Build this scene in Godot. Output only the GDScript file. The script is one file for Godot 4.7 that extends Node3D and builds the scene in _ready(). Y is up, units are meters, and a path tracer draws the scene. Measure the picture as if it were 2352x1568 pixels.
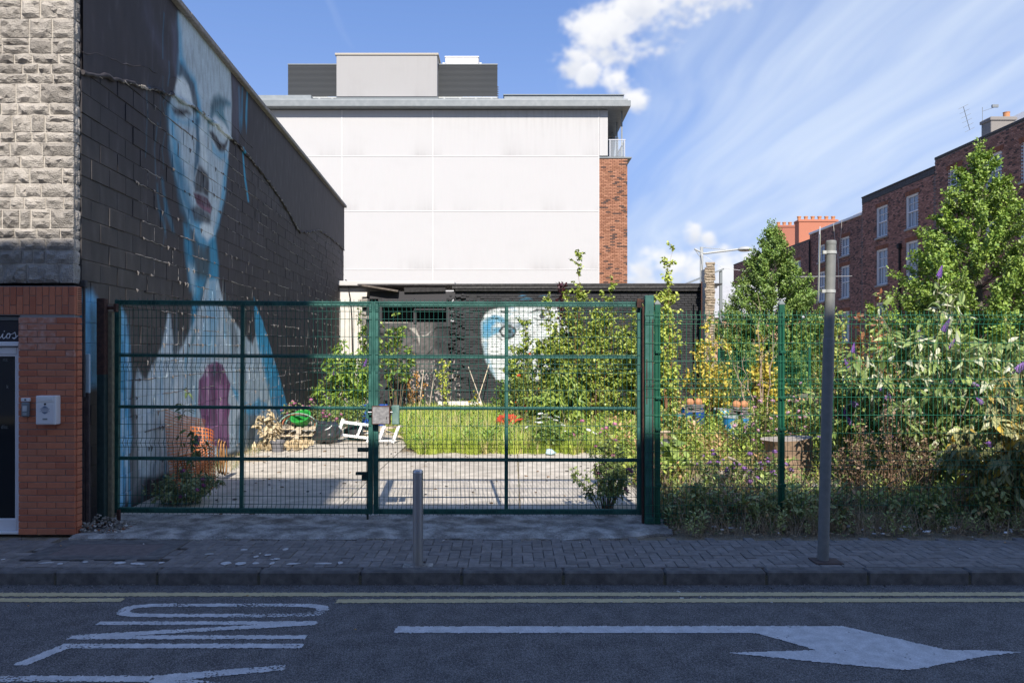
extends Node3D

# ---------- small helpers: random numbers, naming, meshes, materials ----------
var R := RandomNumberGenerator.new()
var M := {}
var names := {}
var noise_a := FastNoiseLite.new()
var noise_b := FastNoiseLite.new()


class Shape:
	# collects triangles (corners given counter-clockwise seen from outside) into one ArrayMesh
	var v := PackedVector3Array()
	var n := PackedVector3Array()
	var c := PackedColorArray()
	var uv := PackedVector2Array()
	var col := Color(1, 1, 1)
	var tinted := false
	var mapped := false
	var uu := Vector4(1, 0, 0, 0)
	var vv := Vector4(0, 1, 0, 0)

	func p(a: Vector3, nn: Vector3) -> void:
		v.push_back(a)
		n.push_back(nn)
		c.push_back(col)
		uv.push_back(Vector2(a.x * uu.x + a.y * uu.y + a.z * uu.z + uu.w, a.x * vv.x + a.y * vv.y + a.z * vv.z + vv.w))

	func tri(a: Vector3, b: Vector3, d: Vector3) -> void:
		var nn := (b - a).cross(d - a).normalized()
		p(a, nn)
		p(d, nn)
		p(b, nn)

	func quad(a: Vector3, b: Vector3, d: Vector3, e: Vector3) -> void:
		tri(a, b, d)
		tri(a, d, e)

	func trin(a: Vector3, b: Vector3, d: Vector3, na: Vector3, nb: Vector3, nd: Vector3) -> void:
		p(a, na)
		p(d, nd)
		p(b, nb)

	func box(at: Vector3, size: Vector3, turn := Basis()) -> void:
		var x := turn.x * size.x * 0.5
		var y := turn.y * size.y * 0.5
		var z := turn.z * size.z * 0.5
		quad(at - x - y + z, at + x - y + z, at + x + y + z, at - x + y + z)
		quad(at + x - y - z, at - x - y - z, at - x + y - z, at + x + y - z)
		quad(at + x - y + z, at + x - y - z, at + x + y - z, at + x + y + z)
		quad(at - x - y - z, at - x - y + z, at - x + y + z, at - x + y - z)
		quad(at - x + y + z, at + x + y + z, at + x + y - z, at - x + y - z)
		quad(at - x - y - z, at + x - y - z, at + x - y + z, at - x - y + z)

	func cbox(at: Vector3, size: Vector3, b: float, turn := Basis()) -> void:
		# a box with chamfered edges
		var h := size * 0.5
		var ax := [turn.x, turn.y, turn.z]
		for k in 3:
			var i := (k + 1) % 3
			var j := (k + 2) % 3
			for s in [-1.0, 1.0]:
				var o: Vector3 = at + ax[k] * h[k] * s
				var u: Vector3 = ax[i] * (h[i] - b)
				var w: Vector3 = ax[j] * (h[j] - b) * s
				quad(o - u - w, o + u - w, o + u + w, o - u + w)
			for s in [-1.0, 1.0]:
				for t in [-1.0, 1.0]:
					var e: Vector3 = ax[k] * (h[k] - b)
					var a: Vector3 = at + ax[i] * h[i] * s + ax[j] * (h[j] - b) * t
					var d: Vector3 = at + ax[i] * (h[i] - b) * s + ax[j] * h[j] * t
					if s * t > 0:
						quad(a - e, d - e, d + e, a + e)
					else:
						quad(d - e, a - e, a + e, d + e)
		for s in [-1.0, 1.0]:
			for t in [-1.0, 1.0]:
				for r in [-1.0, 1.0]:
					var a: Vector3 = at + ax[0] * h.x * s + ax[1] * (h.y - b) * t + ax[2] * (h.z - b) * r
					var d: Vector3 = at + ax[0] * (h.x - b) * s + ax[1] * h.y * t + ax[2] * (h.z - b) * r
					var e: Vector3 = at + ax[0] * (h.x - b) * s + ax[1] * (h.y - b) * t + ax[2] * h.z * r
					if s * t * r > 0:
						tri(a, d, e)
					else:
						tri(a, e, d)

	func tube(pts: Array, radii: Array, sides := 6, caps := true) -> void:
		var rings := []
		var up := Vector3(0.13, 0.2, 0.97)
		for i in pts.size():
			var d: Vector3 = (pts[mini(i + 1, pts.size() - 1)] - pts[maxi(i - 1, 0)]).normalized()
			var x := up.cross(d)
			if x.length() < 0.05:
				x = Vector3.RIGHT.cross(d)
			x = x.normalized()
			var y := d.cross(x)
			up = y.cross(x) if false else up
			var ring := []
			for k in sides:
				var a := TAU * k / sides
				ring.append(x * cos(a) + y * sin(a))
			rings.append(ring)
		for i in pts.size() - 1:
			var r0: float = radii[mini(i, radii.size() - 1)]
			var r1: float = radii[mini(i + 1, radii.size() - 1)]
			for k in sides:
				var l := (k + 1) % sides
				var a: Vector3 = rings[i][k]
				var b: Vector3 = rings[i][l]
				var d: Vector3 = rings[i + 1][l]
				var e: Vector3 = rings[i + 1][k]
				trin(pts[i] + a * r0, pts[i] + b * r0, pts[i + 1] + d * r1, a, b, d)
				trin(pts[i] + a * r0, pts[i + 1] + d * r1, pts[i + 1] + e * r1, a, d, e)
		if caps:
			for k in range(1, sides - 1):
				var r0: float = radii[0]
				var r1: float = radii[radii.size() - 1]
				var q: int = rings.size() - 1
				tri(pts[0] + rings[0][0] * r0, pts[0] + rings[0][k + 1] * r0, pts[0] + rings[0][k] * r0)
				tri(pts[q] + rings[q][0] * r1, pts[q] + rings[q][k] * r1, pts[q] + rings[q][k + 1] * r1)

	func wire(a: Vector3, b: Vector3, r: float) -> void:
		# a thin round bar, four sides
		tube([a, b], [r], 4, false)

	func lathe(at: Vector3, prof: Array, sides := 20) -> void:
		# profile of Vector2(radius, height), from the bottom up
		for i in prof.size() - 1:
			var a: Vector2 = prof[i]
			var b: Vector2 = prof[i + 1]
			var t := (b - a).normalized()
			for k in sides:
				var g := TAU * k / sides
				var h := TAU * (k + 1) / sides
				var dg := Vector3(cos(g), 0, -sin(g))
				var dh := Vector3(cos(h), 0, -sin(h))
				var ng := (dg * t.y + Vector3.DOWN * t.x).normalized()
				var nh := (dh * t.y + Vector3.DOWN * t.x).normalized()
				trin(at + dg * a.x + Vector3.UP * a.y, at + dh * a.x + Vector3.UP * a.y, at + dh * b.x + Vector3.UP * b.y, ng, nh, nh)
				trin(at + dg * a.x + Vector3.UP * a.y, at + dh * b.x + Vector3.UP * b.y, at + dg * b.x + Vector3.UP * b.y, ng, nh, ng)

	func plate(poly: PackedVector2Array, xf: Transform3D, depth: float) -> void:
		# a flat outline in xf's xy plane with a front at z = 0 and a thickness behind it
		var q := poly
		if Geometry2D.is_polygon_clockwise(q):
			q = q.duplicate()
			q.reverse()
		var ids := Geometry2D.triangulate_polygon(q)
		for i in range(0, ids.size(), 3):
			var a := q[ids[i]]
			var b := q[ids[i + 1]]
			var d := q[ids[i + 2]]
			if (b - a).cross(d - a) < 0:
				var s := b
				b = d
				d = s
			tri(xf * Vector3(a.x, a.y, 0), xf * Vector3(b.x, b.y, 0), xf * Vector3(d.x, d.y, 0))
			tri(xf * Vector3(a.x, a.y, -depth), xf * Vector3(d.x, d.y, -depth), xf * Vector3(b.x, b.y, -depth))
		for i in q.size():
			var a := q[i]
			var b := q[(i + 1) % q.size()]
			quad(xf * Vector3(a.x, a.y, -depth), xf * Vector3(b.x, b.y, -depth), xf * Vector3(b.x, b.y, 0), xf * Vector3(a.x, a.y, 0))

	func pillow(at: Vector3, size: Vector3, b: float) -> void:
		# a brick, paver or block that shows its front (+z) with worn, chamfered arrises; its back is open and buried
		var x := size.x * 0.5
		var y := size.y * 0.5
		var f := at.z + size.z * 0.5
		var k := at.z - size.z * 0.5
		var o := [Vector3(at.x - x, at.y - y, 0), Vector3(at.x + x, at.y - y, 0), Vector3(at.x + x, at.y + y, 0), Vector3(at.x - x, at.y + y, 0)]
		var q := [Vector3(at.x - x + b, at.y - y + b, f), Vector3(at.x + x - b, at.y - y + b, f), Vector3(at.x + x - b, at.y + y - b, f), Vector3(at.x - x + b, at.y + y - b, f)]
		quad(q[0], q[1], q[2], q[3])
		for i in 4:
			var j := (i + 1) % 4
			var o0: Vector3 = o[i] + Vector3(0, 0, f - b)
			var o1: Vector3 = o[j] + Vector3(0, 0, f - b)
			quad(o0, o1, q[j], q[i])
			quad(o[i] + Vector3(0, 0, k), o[j] + Vector3(0, 0, k), o1, o0)

	func made() -> ArrayMesh:
		var a := []
		a.resize(Mesh.ARRAY_MAX)
		a[Mesh.ARRAY_VERTEX] = v
		a[Mesh.ARRAY_NORMAL] = n
		if tinted:
			a[Mesh.ARRAY_COLOR] = c
		if mapped:
			a[Mesh.ARRAY_TEX_UV] = uv
		var m := ArrayMesh.new()
		m.add_surface_from_arrays(Mesh.PRIMITIVE_TRIANGLES, a)
		return m


func numbered(called: String, parent: Node) -> String:
	var key := str(parent.get_instance_id()) + called
	var k: int = names.get(key, 0)
	names[key] = k + 1
	return called if k == 0 else "%s_%03d" % [called, k]


func put(called: String, what, mat: Material, parent: Node = null, at := Transform3D()) -> MeshInstance3D:
	var o := MeshInstance3D.new()
	var up: Node = parent if parent else self
	o.name = numbered(called, up)
	o.mesh = what.made() if what is Shape else what
	o.material_override = mat
	o.transform = at
	up.add_child(o, true)
	return o


func tag(o: Node, label: String, category: String, group := "") -> Node:
	o.set_meta("label", label)
	o.set_meta("category", category)
	if group:
		o.set_meta("group", group)
	return o


func thing(called: String, label: String, category: String, at := Vector3.ZERO, group := "", turn := 0.0) -> Node3D:
	var o := Node3D.new()
	o.name = numbered(called, self)
	o.position = at
	o.rotation.y = turn
	add_child(o, true)
	tag(o, label, category, group)
	return o


func copy(src: Node3D, label: String, at: Vector3, turn := 0.0, size := 1.0) -> Node3D:
	var o: Node3D = src.duplicate()
	o.name = numbered(String(src.name).rstrip("0123456789").rstrip("_"), self)
	add_child(o, true)
	o.position = at
	o.rotation.y = turn
	o.scale = Vector3.ONE * size
	o.set_meta("label", label)
	return o


func ground(o: Node) -> Node:
	o.set_meta("kind", "structure")
	return o


func stuff(o: Node) -> Node:
	o.set_meta("kind", "stuff")
	return o


func scatter(called: String, m: Mesh, mat: Material, where: Array, tints: Array, parent: Node) -> MultiMeshInstance3D:
	var mm := MultiMesh.new()
	mm.transform_format = MultiMesh.TRANSFORM_3D
	mm.use_colors = true
	mm.mesh = m
	mm.instance_count = where.size()
	for i in where.size():
		mm.set_instance_transform(i, where[i])
		mm.set_instance_color(i, tints[i])
	var o := MultiMeshInstance3D.new()
	var up: Node = parent if parent else self
	o.name = numbered(called, up)
	o.multimesh = mm
	o.material_override = mat
	o.set_meta("kind", "stuff")
	up.add_child(o, true)
	return o


func V(x: float, y: float, z: float) -> Vector3:
	return Vector3(x, y, z)


func L(r: float, g: float, b: float) -> Color:
	return Color(r, g, b)


func rnd(a: float, b: float) -> float:
	return R.randf_range(a, b)


func noise_bytes(freq: float, octaves: int, sd: int, size: int, kind := FastNoiseLite.TYPE_SIMPLEX_SMOOTH) -> PackedByteArray:
	var f := FastNoiseLite.new()
	f.noise_type = kind
	f.seed = sd
	f.frequency = freq
	f.fractal_octaves = octaves
	var im := f.get_seamless_image(size, size)
	im.convert(Image.FORMAT_L8)
	return im.get_data()


var bank := {}


func noise_of(key: String) -> PackedByteArray:
	if not bank.has(key):
		match key:
			"fine": bank[key] = noise_bytes(0.09, 3, 11, 512)
			"grit": bank[key] = noise_bytes(0.28, 2, 12, 512)
			"blotch": bank[key] = noise_bytes(0.012, 5, 13, 512)
			"cell": bank[key] = noise_bytes(0.11, 1, 14, 512, FastNoiseLite.TYPE_CELLULAR)
	return bank[key]


func cloth_of(lo: Color, hi: Color, mix: Dictionary, contrast := 1.0) -> ImageTexture:
	# a seamless 512 texture between two linear colours, driven by a mix of noises
	var out := PackedByteArray()
	out.resize(512 * 512 * 3)
	var a := lo.linear_to_srgb()
	var b := hi.linear_to_srgb()
	var keys := mix.keys()
	var src := []
	for k in keys:
		src.append(noise_of(k))
	var n := keys.size()
	for i in 512 * 512:
		var t := 0.0
		for k in n:
			t += (src[k][i] / 255.0 - 0.5) * mix[keys[k]]
		t = clampf(0.5 + t * contrast, 0, 1)
		out[i * 3] = int(255 * lerpf(a.r, b.r, t))
		out[i * 3 + 1] = int(255 * lerpf(a.g, b.g, t))
		out[i * 3 + 2] = int(255 * lerpf(a.b, b.b, t))
	return ImageTexture.create_from_image(Image.create_from_data(512, 512, false, Image.FORMAT_RGB8, out))


var height_maps := {}


func height_of(key: String) -> ImageTexture:
	if not height_maps.has(key):
		height_maps[key] = ImageTexture.create_from_image(Image.create_from_data(512, 512, false, Image.FORMAT_L8, noise_of(key)))
	return height_maps[key]


func surface(tex: Texture2D, metres: float, rough: float, relief := "", depth_cm := 0.0, world := true) -> StandardMaterial3D:
	var m := StandardMaterial3D.new()
	m.albedo_texture = tex
	m.roughness = rough
	m.uv1_triplanar = true
	m.uv1_world_triplanar = world
	m.uv1_scale = Vector3.ONE / metres
	if relief:
		m.heightmap_enabled = true
		m.heightmap_texture = height_of(relief)
		m.heightmap_scale = depth_cm
	return m


func tinted(m: StandardMaterial3D, c: Color) -> StandardMaterial3D:
	# the same surface in another tone (c multiplies, in linear values)
	var o: StandardMaterial3D = m.duplicate()
	o.albedo_color = c.linear_to_srgb()
	return o


func paint(c: Color, rough := 0.6, metal := 0.0) -> StandardMaterial3D:
	var m := StandardMaterial3D.new()
	m.albedo_color = c.linear_to_srgb()
	m.roughness = rough
	m.metallic = metal
	return m


func by_tint(m: StandardMaterial3D) -> StandardMaterial3D:
	m.vertex_color_use_as_albedo = true
	return m


func leafy(c: Color, through := 0.6, rough := 0.5) -> StandardMaterial3D:
	var m := paint(c, rough)
	m.vertex_color_use_as_albedo = true
	m.backlight_enabled = true
	m.backlight = Color(through, through, through * 0.7)
	return m


func words(called: String, text: String, height: float, mat: Material, parent: Node, at: Transform3D, font := "Droid Sans", slant := 0.0, align := HORIZONTAL_ALIGNMENT_LEFT) -> MeshInstance3D:
	var t := TextMesh.new()
	var f := SystemFont.new()
	f.font_names = PackedStringArray([font])
	t.font = f
	t.text = text
	t.font_size = 32
	t.pixel_size = height / 32.0
	t.depth = 0.002
	t.horizontal_alignment = align
	var b := at.basis
	b.y += b.x * slant
	return put(called, t, mat, parent, Transform3D(b, at.origin))


func _ready() -> void:
	R.seed = 7
	noise_a.seed = 3
	noise_a.frequency = 1.0
	noise_a.fractal_octaves = 3
	noise_b.seed = 5
	noise_b.frequency = 1.0
	noise_b.fractal_octaves = 2
	# camera: a level 28 mm view, the lens shifted up a little
	var cam := Camera3D.new()
	cam.name = "camera"
	cam.projection = Camera3D.PROJECTION_FRUSTUM
	cam.near = 0.05
	cam.far = 600.0
	cam.size = 0.05 * 2.0 * 784.0 / 1829.0
	cam.frustum_offset = Vector2(0.0, 0.05 * 16.0 / 1829.0)
	cam.position = V(0, 1.97, 0)
	add_child(cam)
	cam.current = true
	# sky, air and exposure
	var env := Environment.new()
	env.background_mode = Environment.BG_SKY
	env.sky = Sky.new()
	var pano := PanoramaSkyMaterial.new()
	pano.panorama = sky_picture()
	env.sky.sky_material = pano
	env.background_energy_multiplier = 1.0
	env.tonemap_mode = Environment.TONE_MAPPER_LINEAR
	env.tonemap_exposure = 1.35
	env.sdfgi_enabled = true
	env.ssao_enabled = true
	env.ssil_enabled = true
	var around := WorldEnvironment.new()
	around.name = "world_environment"
	around.environment = env
	add_child(around)
	# the sun stands behind the camera, 40 degrees up
	var sun := DirectionalLight3D.new()
	sun.name = "sun"
	sun.light_energy = 1.6
	sun.light_color = Color(1.0, 0.965, 0.92)
	sun.light_angular_distance = 0.5
	sun.shadow_enabled = true
	sun.basis = Basis.looking_at(V(-0.0875, -0.85, -1.0))
	add_child(sun)
	surfaces()
	setting()
	stone_building()
	mural_wall()
	black_building()
	white_building()
	terrace()
	far_things()
	street_things()
	gates_and_fence()
	yard_things()
	garden_things()
	plants()


func sky_picture() -> ImageTexture:
	# air, high streaky cloud and heaped cloud for every direction above the horizon
	var w := 3072
	var h := 1536
	var streak := FastNoiseLite.new()
	streak.seed = 21
	streak.frequency = 1.0
	streak.fractal_octaves = 4
	var veil := FastNoiseLite.new()
	veil.seed = 22
	veil.frequency = 1.0
	veil.fractal_octaves = 3
	var heap := FastNoiseLite.new()
	heap.seed = 23
	heap.frequency = 1.0
	heap.fractal_octaves = 5
	# heaped clouds in the north: azimuth, elevation, radius (degrees)
	var lumps := [[9.2, 5.2, 1.7], [11.2, 5.5, 1.7], [13.2, 5.2, 1.7], [15.2, 5.0, 1.9], [17.5, 4.6, 1.6], [20.0, 3.6, 1.8], [12.9, 7.9, 0.8], [13.8, 7.7, 0.7], [16.8, 6.2, 0.9], [7.4, 18.2, 1.5], [8.4, 17.0, 1.1], [5.4, 19.0, 1.3]]
	for k in 15:
		var f := k / 14.0
		lumps.append([lerpf(4.6, 19.5, f), lerpf(20.0, 28.6, f) + 0.5 * sin(k * 1.9), lerpf(1.9, 2.9, sin(f * 2.4)) + 0.35 * sin(k * 2.7)])
	var out := PackedByteArray()
	out.resize(w * h * 3)
	var half := h / 2
	for y in half:
		var el := (0.5 - (y + 0.5) / h) * PI
		var s := sin(el)
		var ce := cos(el)
		var deg := rad_to_deg(el)
		var t := pow(1.0 - s, 3.0)
		var base := Vector3(0.075, 0.165, 0.43).lerp(Vector3(0.215, 0.355, 0.70), clampf(t * 2.2, 0, 1)).lerp(Vector3(0.44, 0.55, 0.72), pow(1.0 - s, 9.0))
		var q := 1.0 / (s + 0.07)
		var row := y * w
		for x in w:
			var az := TAU * (x + 0.5) / w
			var dx := sin(az) * ce
			var dz := -cos(az) * ce
			var a := rad_to_deg(az)
			if a > 180.0:
				a -= 360.0
			# cirrus: long bands that run away from the viewer, thick in the east
			var u := dx * q
			var v := dz * q
			var warp := veil.get_noise_2d(u * 0.6 + 9.0, v * 0.35)
			var st := streak.get_noise_2d(u * 3.4 + warp * 0.45, v * 0.30 + warp * 0.25)
			var wide := veil.get_noise_2d(u * 0.45 + 40.0, v * 0.2 + 3.0)
			var cover := clampf((u - 0.28) * 0.75, -0.25, 0.4) * exp(-maxf(u - 1.6, 0.0)) + wide * 0.35
			var fibre := streak.get_noise_2d(u * 10.0 + warp * 1.6 + 70.0, v * 1.1 + warp)
			var ci := clampf(st * 0.33 + fibre * 0.2 + cover * 0.95 + 0.02, 0.0, 1.0)
			ci = ci * 0.78 + clampf(cover * 0.5, 0.0, 0.2)
			var r := base.lerp(Vector3(0.56, 0.64, 0.76), clampf(ci, 0.0, 0.85))
			# cumulus
			if deg < 38.0:
				var d := -1.0
				var under := 0.0
				if a > -40.0 and a < 40.0:
					for c in lumps:
						var ex: float = (a - c[0]) * ce / c[2]
						var ey: float = (deg - c[1]) / c[2]
						var e := 1.0 - sqrt(ex * ex + ey * ey)
						if e > d:
							d = e
							under = clampf(0.5 - ey, 0.0, 1.0)
				else:
					d = heap.get_noise_2d(a * 0.05, deg * 0.11 + 7.0) * 2.2 - 0.55
					under = 0.5
				if d > -0.75:
					var f := heap.get_noise_2d(a * 0.24, deg * 0.36)
					var k := clampf((d * 0.95 + f * 0.75 + heap.get_noise_2d(a * 0.9 + 3.0, deg * 1.3) * 0.3 + 0.08) * 1.25, 0.0, 1.0)
					k = k * k * (3.0 - 2.0 * k)
					if k > 0.0:
						var shade := clampf(0.35 * under + 0.35 * heap.get_noise_2d(a * 0.35 + 5.0, deg * 0.45 + 1.6), 0.0, 0.6)
						r = r.lerp(Vector3(0.76, 0.76, 0.77).lerp(Vector3(0.40, 0.45, 0.56), shade), k * 0.95)
			var i := (row + x) * 3
			out[i] = int(255.0 * clampf(1.055 * pow(r.x, 0.41667) - 0.055, 0.0, 1.0))
			out[i + 1] = int(255.0 * clampf(1.055 * pow(r.y, 0.41667) - 0.055, 0.0, 1.0))
			out[i + 2] = int(255.0 * clampf(1.055 * pow(r.z, 0.41667) - 0.055, 0.0, 1.0))
	# below the horizon: dull ground light
	for y in range(half, h):
		for x in w:
			var i := (y * w + x) * 3
			out[i] = 118
			out[i + 1] = 116
			out[i + 2] = 112
	return ImageTexture.create_from_image(Image.create_from_data(w, h, false, Image.FORMAT_RGB8, out))


func surfaces() -> void:
	var speck := cloth_of(L(0.03, 0.029, 0.029), L(0.30, 0.288, 0.282), {"grit": 1.5, "fine": 0.5, "blotch": 0.35})
	M.asphalt = surface(speck, 1.7, 0.85, "grit", 0.9)
	var conc := cloth_of(L(0.36, 0.325, 0.27), L(0.70, 0.645, 0.55), {"blotch": 0.9, "fine": 0.3, "grit": 0.45})
	M.concrete = surface(conc, 2.4, 0.9, "fine", 0.5)
	M.rough_concrete = surface(cloth_of(L(0.14, 0.132, 0.12), L(0.60, 0.575, 0.53), {"blotch": 1.5, "fine": 0.5, "grit": 0.8}), 2.3, 0.95, "grit", 1.6)
	M.soil = surface(cloth_of(L(0.172, 0.133, 0.086), L(0.443, 0.377, 0.272), {"blotch": 0.5, "fine": 0.5, "grit": 0.6}), 1.1, 1.0, "fine", 2.5)
	var pav := cloth_of(L(0.115, 0.105, 0.10), L(0.36, 0.335, 0.315), {"blotch": 0.5, "fine": 0.3, "grit": 0.6})
	M.paver = []
	for k in 4:
		M.paver.append(tinted(surface(pav, 0.7, 0.85, "grit", 0.25), Color(1, 1, 1) * [0.82, 1.0, 1.12, 0.93][k]))
	M.paver_base = surface(cloth_of(L(0.070, 0.068, 0.048), L(0.177, 0.163, 0.117), {"fine": 0.8}), 0.6, 1.0)
	M.kerb = surface(cloth_of(L(0.055, 0.053, 0.053), L(0.24, 0.23, 0.22), {"blotch": 0.7, "grit": 0.6}), 0.9, 0.85, "grit", 0.25)
	M.white_line = surface(cloth_of(L(0.36, 0.36, 0.36), L(0.82, 0.82, 0.82), {"blotch": 0.5, "fine": 0.45, "grit": 0.9}), 0.9, 0.85, "grit", 0.12)
	M.yellow_line = surface(cloth_of(L(0.40, 0.33, 0.18), L(0.72, 0.61, 0.36), {"blotch": 0.4, "fine": 0.5, "grit": 0.9}), 0.9, 0.85, "grit", 0.12)
	var stone := cloth_of(L(0.20, 0.185, 0.165), L(0.56, 0.52, 0.465), {"blotch": 0.5, "fine": 0.6, "grit": 0.5})
	M.stone = []
	for k in 4:
		M.stone.append(tinted(surface(stone, 0.8, 0.9, "fine", 1.6), Color(1, 1, 1) * [0.78, 1.0, 1.15, 0.9][k]))
	M.mortar = surface(cloth_of(L(0.430, 0.398, 0.351), L(0.665, 0.623, 0.559), {"fine": 0.5, "grit": 0.7}), 0.5, 0.95, "grit", 0.3)
	M.grey_mortar = surface(cloth_of(L(0.227, 0.223, 0.224), L(0.423, 0.409, 0.403), {"fine": 0.5, "grit": 0.7}), 0.5, 0.95, "grit", 0.3)
	var brick := cloth_of(L(0.44, 0.14, 0.075), L(0.66, 0.25, 0.14), {"blotch": 0.35, "fine": 0.3, "grit": 0.7})
	M.brick = []
	for k in 4:
		M.brick.append(tinted(surface(brick, 0.5, 0.85, "grit", 0.2), [Color(1, 1, 1), Color(0.86, 0.8, 0.8), Color(1.06, 1.05, 1.02), Color(0.93, 0.98, 1.0)][k]))
	M.brick_powdered = tinted(surface(cloth_of(L(0.44, 0.15, 0.085), L(0.56, 0.36, 0.30), {"blotch": 1.2, "fine": 0.4, "grit": 0.5}), 0.5, 0.9), Color(1, 1, 1))
	M.plain = by_tint(surface(cloth_of(L(0.809, 0.809, 0.809), L(1.000, 1.000, 1.000), {"blotch": 0.5, "fine": 0.4, "grit": 0.5}), 0.9, 0.88, "grit", 0.2))
	M.wood = by_tint(surface(cloth_of(L(0.735, 0.735, 0.735), L(1.000, 1.000, 1.000), {"fine": 0.8, "blotch": 0.4}), 0.5, 0.8, "fine", 0.3))
	M.tint = by_tint(paint(Color(1, 1, 1), 0.75))
	M.gloss = by_tint(paint(Color(1, 1, 1), 0.38))
	M.green = surface(cloth_of(L(0.006, 0.055, 0.046), L(0.05, 0.175, 0.145), {"blotch": 1.0, "grit": 0.4}), 1.3, 0.6)
	M.bright_green = surface(cloth_of(L(0.003, 0.058, 0.032), L(0.012, 0.12, 0.07), {"blotch": 0.7, "grit": 0.3}), 1.3, 0.42)
	M.wire = paint(Color(0.006, 0.085, 0.065), 0.45)
	M.rust = surface(cloth_of(L(0.03, 0.014, 0.012), L(0.12, 0.052, 0.034), {"blotch": 0.8, "fine": 0.4, "grit": 0.4}), 0.5, 0.85, "grit", 0.4)
	M.dark_green = surface(cloth_of(L(0.008, 0.026, 0.026), L(0.03, 0.06, 0.055), {"blotch": 0.9, "grit": 0.4}), 0.7, 0.6)
	M.metal = paint(Color(0.52, 0.52, 0.53), 0.33, 1.0)
	M.galv = surface(cloth_of(L(0.346, 0.369, 0.363), L(0.526, 0.539, 0.528), {"blotch": 0.8, "cell": 0.4}), 0.6, 0.5)
	M.slate_grey = paint(Color(0.20, 0.225, 0.24), 0.45)
	M.dark = paint(Color(0.012, 0.012, 0.014), 0.8)
	M.black = paint(Color(0.006, 0.006, 0.008), 0.3)
	M.white = paint(Color(0.80, 0.80, 0.80), 0.4)
	M.upvc = paint(Color(0.74, 0.75, 0.78), 0.35)
	M.glass = paint(Color(0.20, 0.24, 0.29), 0.10)
	M.dark_glass = paint(Color(0.012, 0.015, 0.018), 0.05)
	M.coping = surface(cloth_of(L(0.136, 0.125, 0.128), L(0.367, 0.355, 0.341), {"blotch": 0.6, "fine": 0.5, "grit": 0.4}), 0.8, 0.9, "fine", 0.4)
	M.weathered = surface(cloth_of(L(0.028, 0.028, 0.03), L(0.105, 0.102, 0.10), {"blotch": 0.8, "fine": 0.5}), 0.9, 0.85, "fine", 0.4)
	M.tan_stone = []
	for k in 3:
		M.tan_stone.append(tinted(surface(stone, 0.8, 0.95, "fine", 1.6), [Color(1.05, 0.93, 0.76), Color(0.85, 0.74, 0.62), Color(1.15, 1.05, 0.92)][k]))
	M.render_white = paint(Color(0.56, 0.555, 0.545), 0.85)
	M.render_bright = paint(Color(0.72, 0.72, 0.72), 0.7)
	M.cladding = surface(cloth_of(L(0.17, 0.195, 0.21), L(0.25, 0.275, 0.29), {"blotch": 1.0}), 3.0, 0.45)
	M.slat = paint(Color(0.10, 0.108, 0.115), 0.5)
	M.window_white = paint(Color(0.68, 0.69, 0.70), 0.5)
	M.slates = surface(cloth_of(L(0.295, 0.313, 0.336), L(0.508, 0.517, 0.538), {"blotch": 0.6, "grit": 0.6}), 2.0, 0.6, "grit", 0.6)
	M.terracotta = surface(cloth_of(L(0.433, 0.184, 0.073), L(0.596, 0.298, 0.162), {"blotch": 0.8, "grit": 0.4}), 0.6, 0.8)
	M.chimney_red = surface(cloth_of(L(0.346, 0.118, 0.066), L(0.550, 0.229, 0.149), {"grit": 0.9, "fine": 0.4}), 1.6, 0.85)
	M.steel = paint(Color(0.58, 0.56, 0.55), 0.34, 0.95)
	M.cap_grey = paint(Color(0.16, 0.19, 0.19), 0.6)
	M.fence_wire = paint(Color(0.008, 0.14, 0.075), 0.45)
	M.plain_olive = surface(cloth_of(L(0.10, 0.095, 0.06), L(0.24, 0.215, 0.145), {"blotch": 0.9, "fine": 0.4}), 0.6, 0.75)
	M.wood_plain = surface(cloth_of(L(0.423, 0.351, 0.247), L(0.703, 0.623, 0.511), {"fine": 0.7, "blotch": 0.5}), 0.4, 0.85, "fine", 0.4)
	M.pallet = []
	for k in 3:
		M.pallet.append(tinted(M.wood_plain, [Color(1, 1, 1), Color(0.75, 0.75, 0.76), Color(1.2, 1.15, 1.05)][k]))
	M.mortar_light = tinted(M.mortar, Color(1.5, 1.55, 1.6))
	var pane := paint(Color(0.9, 0.95, 0.95), 0.03)
	pane.transparency = BaseMaterial3D.TRANSPARENCY_ALPHA
	pane.albedo_color.a = 0.12
	M.pane = pane
	M.leaf = leafy(Color(1.55, 1.5, 1.5), 0.5, 0.42)
	M.dry = leafy(Color(1.15, 1.15, 1.15), 0.3, 0.75)
	M.petal = leafy(Color(1, 1, 1), 0.6, 0.6)
	M.bark = by_tint(surface(cloth_of(L(0.701, 0.701, 0.701), L(1.000, 1.000, 1.000), {"fine": 0.8, "blotch": 0.4}), 0.4, 0.9, "fine", 0.6))


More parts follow.
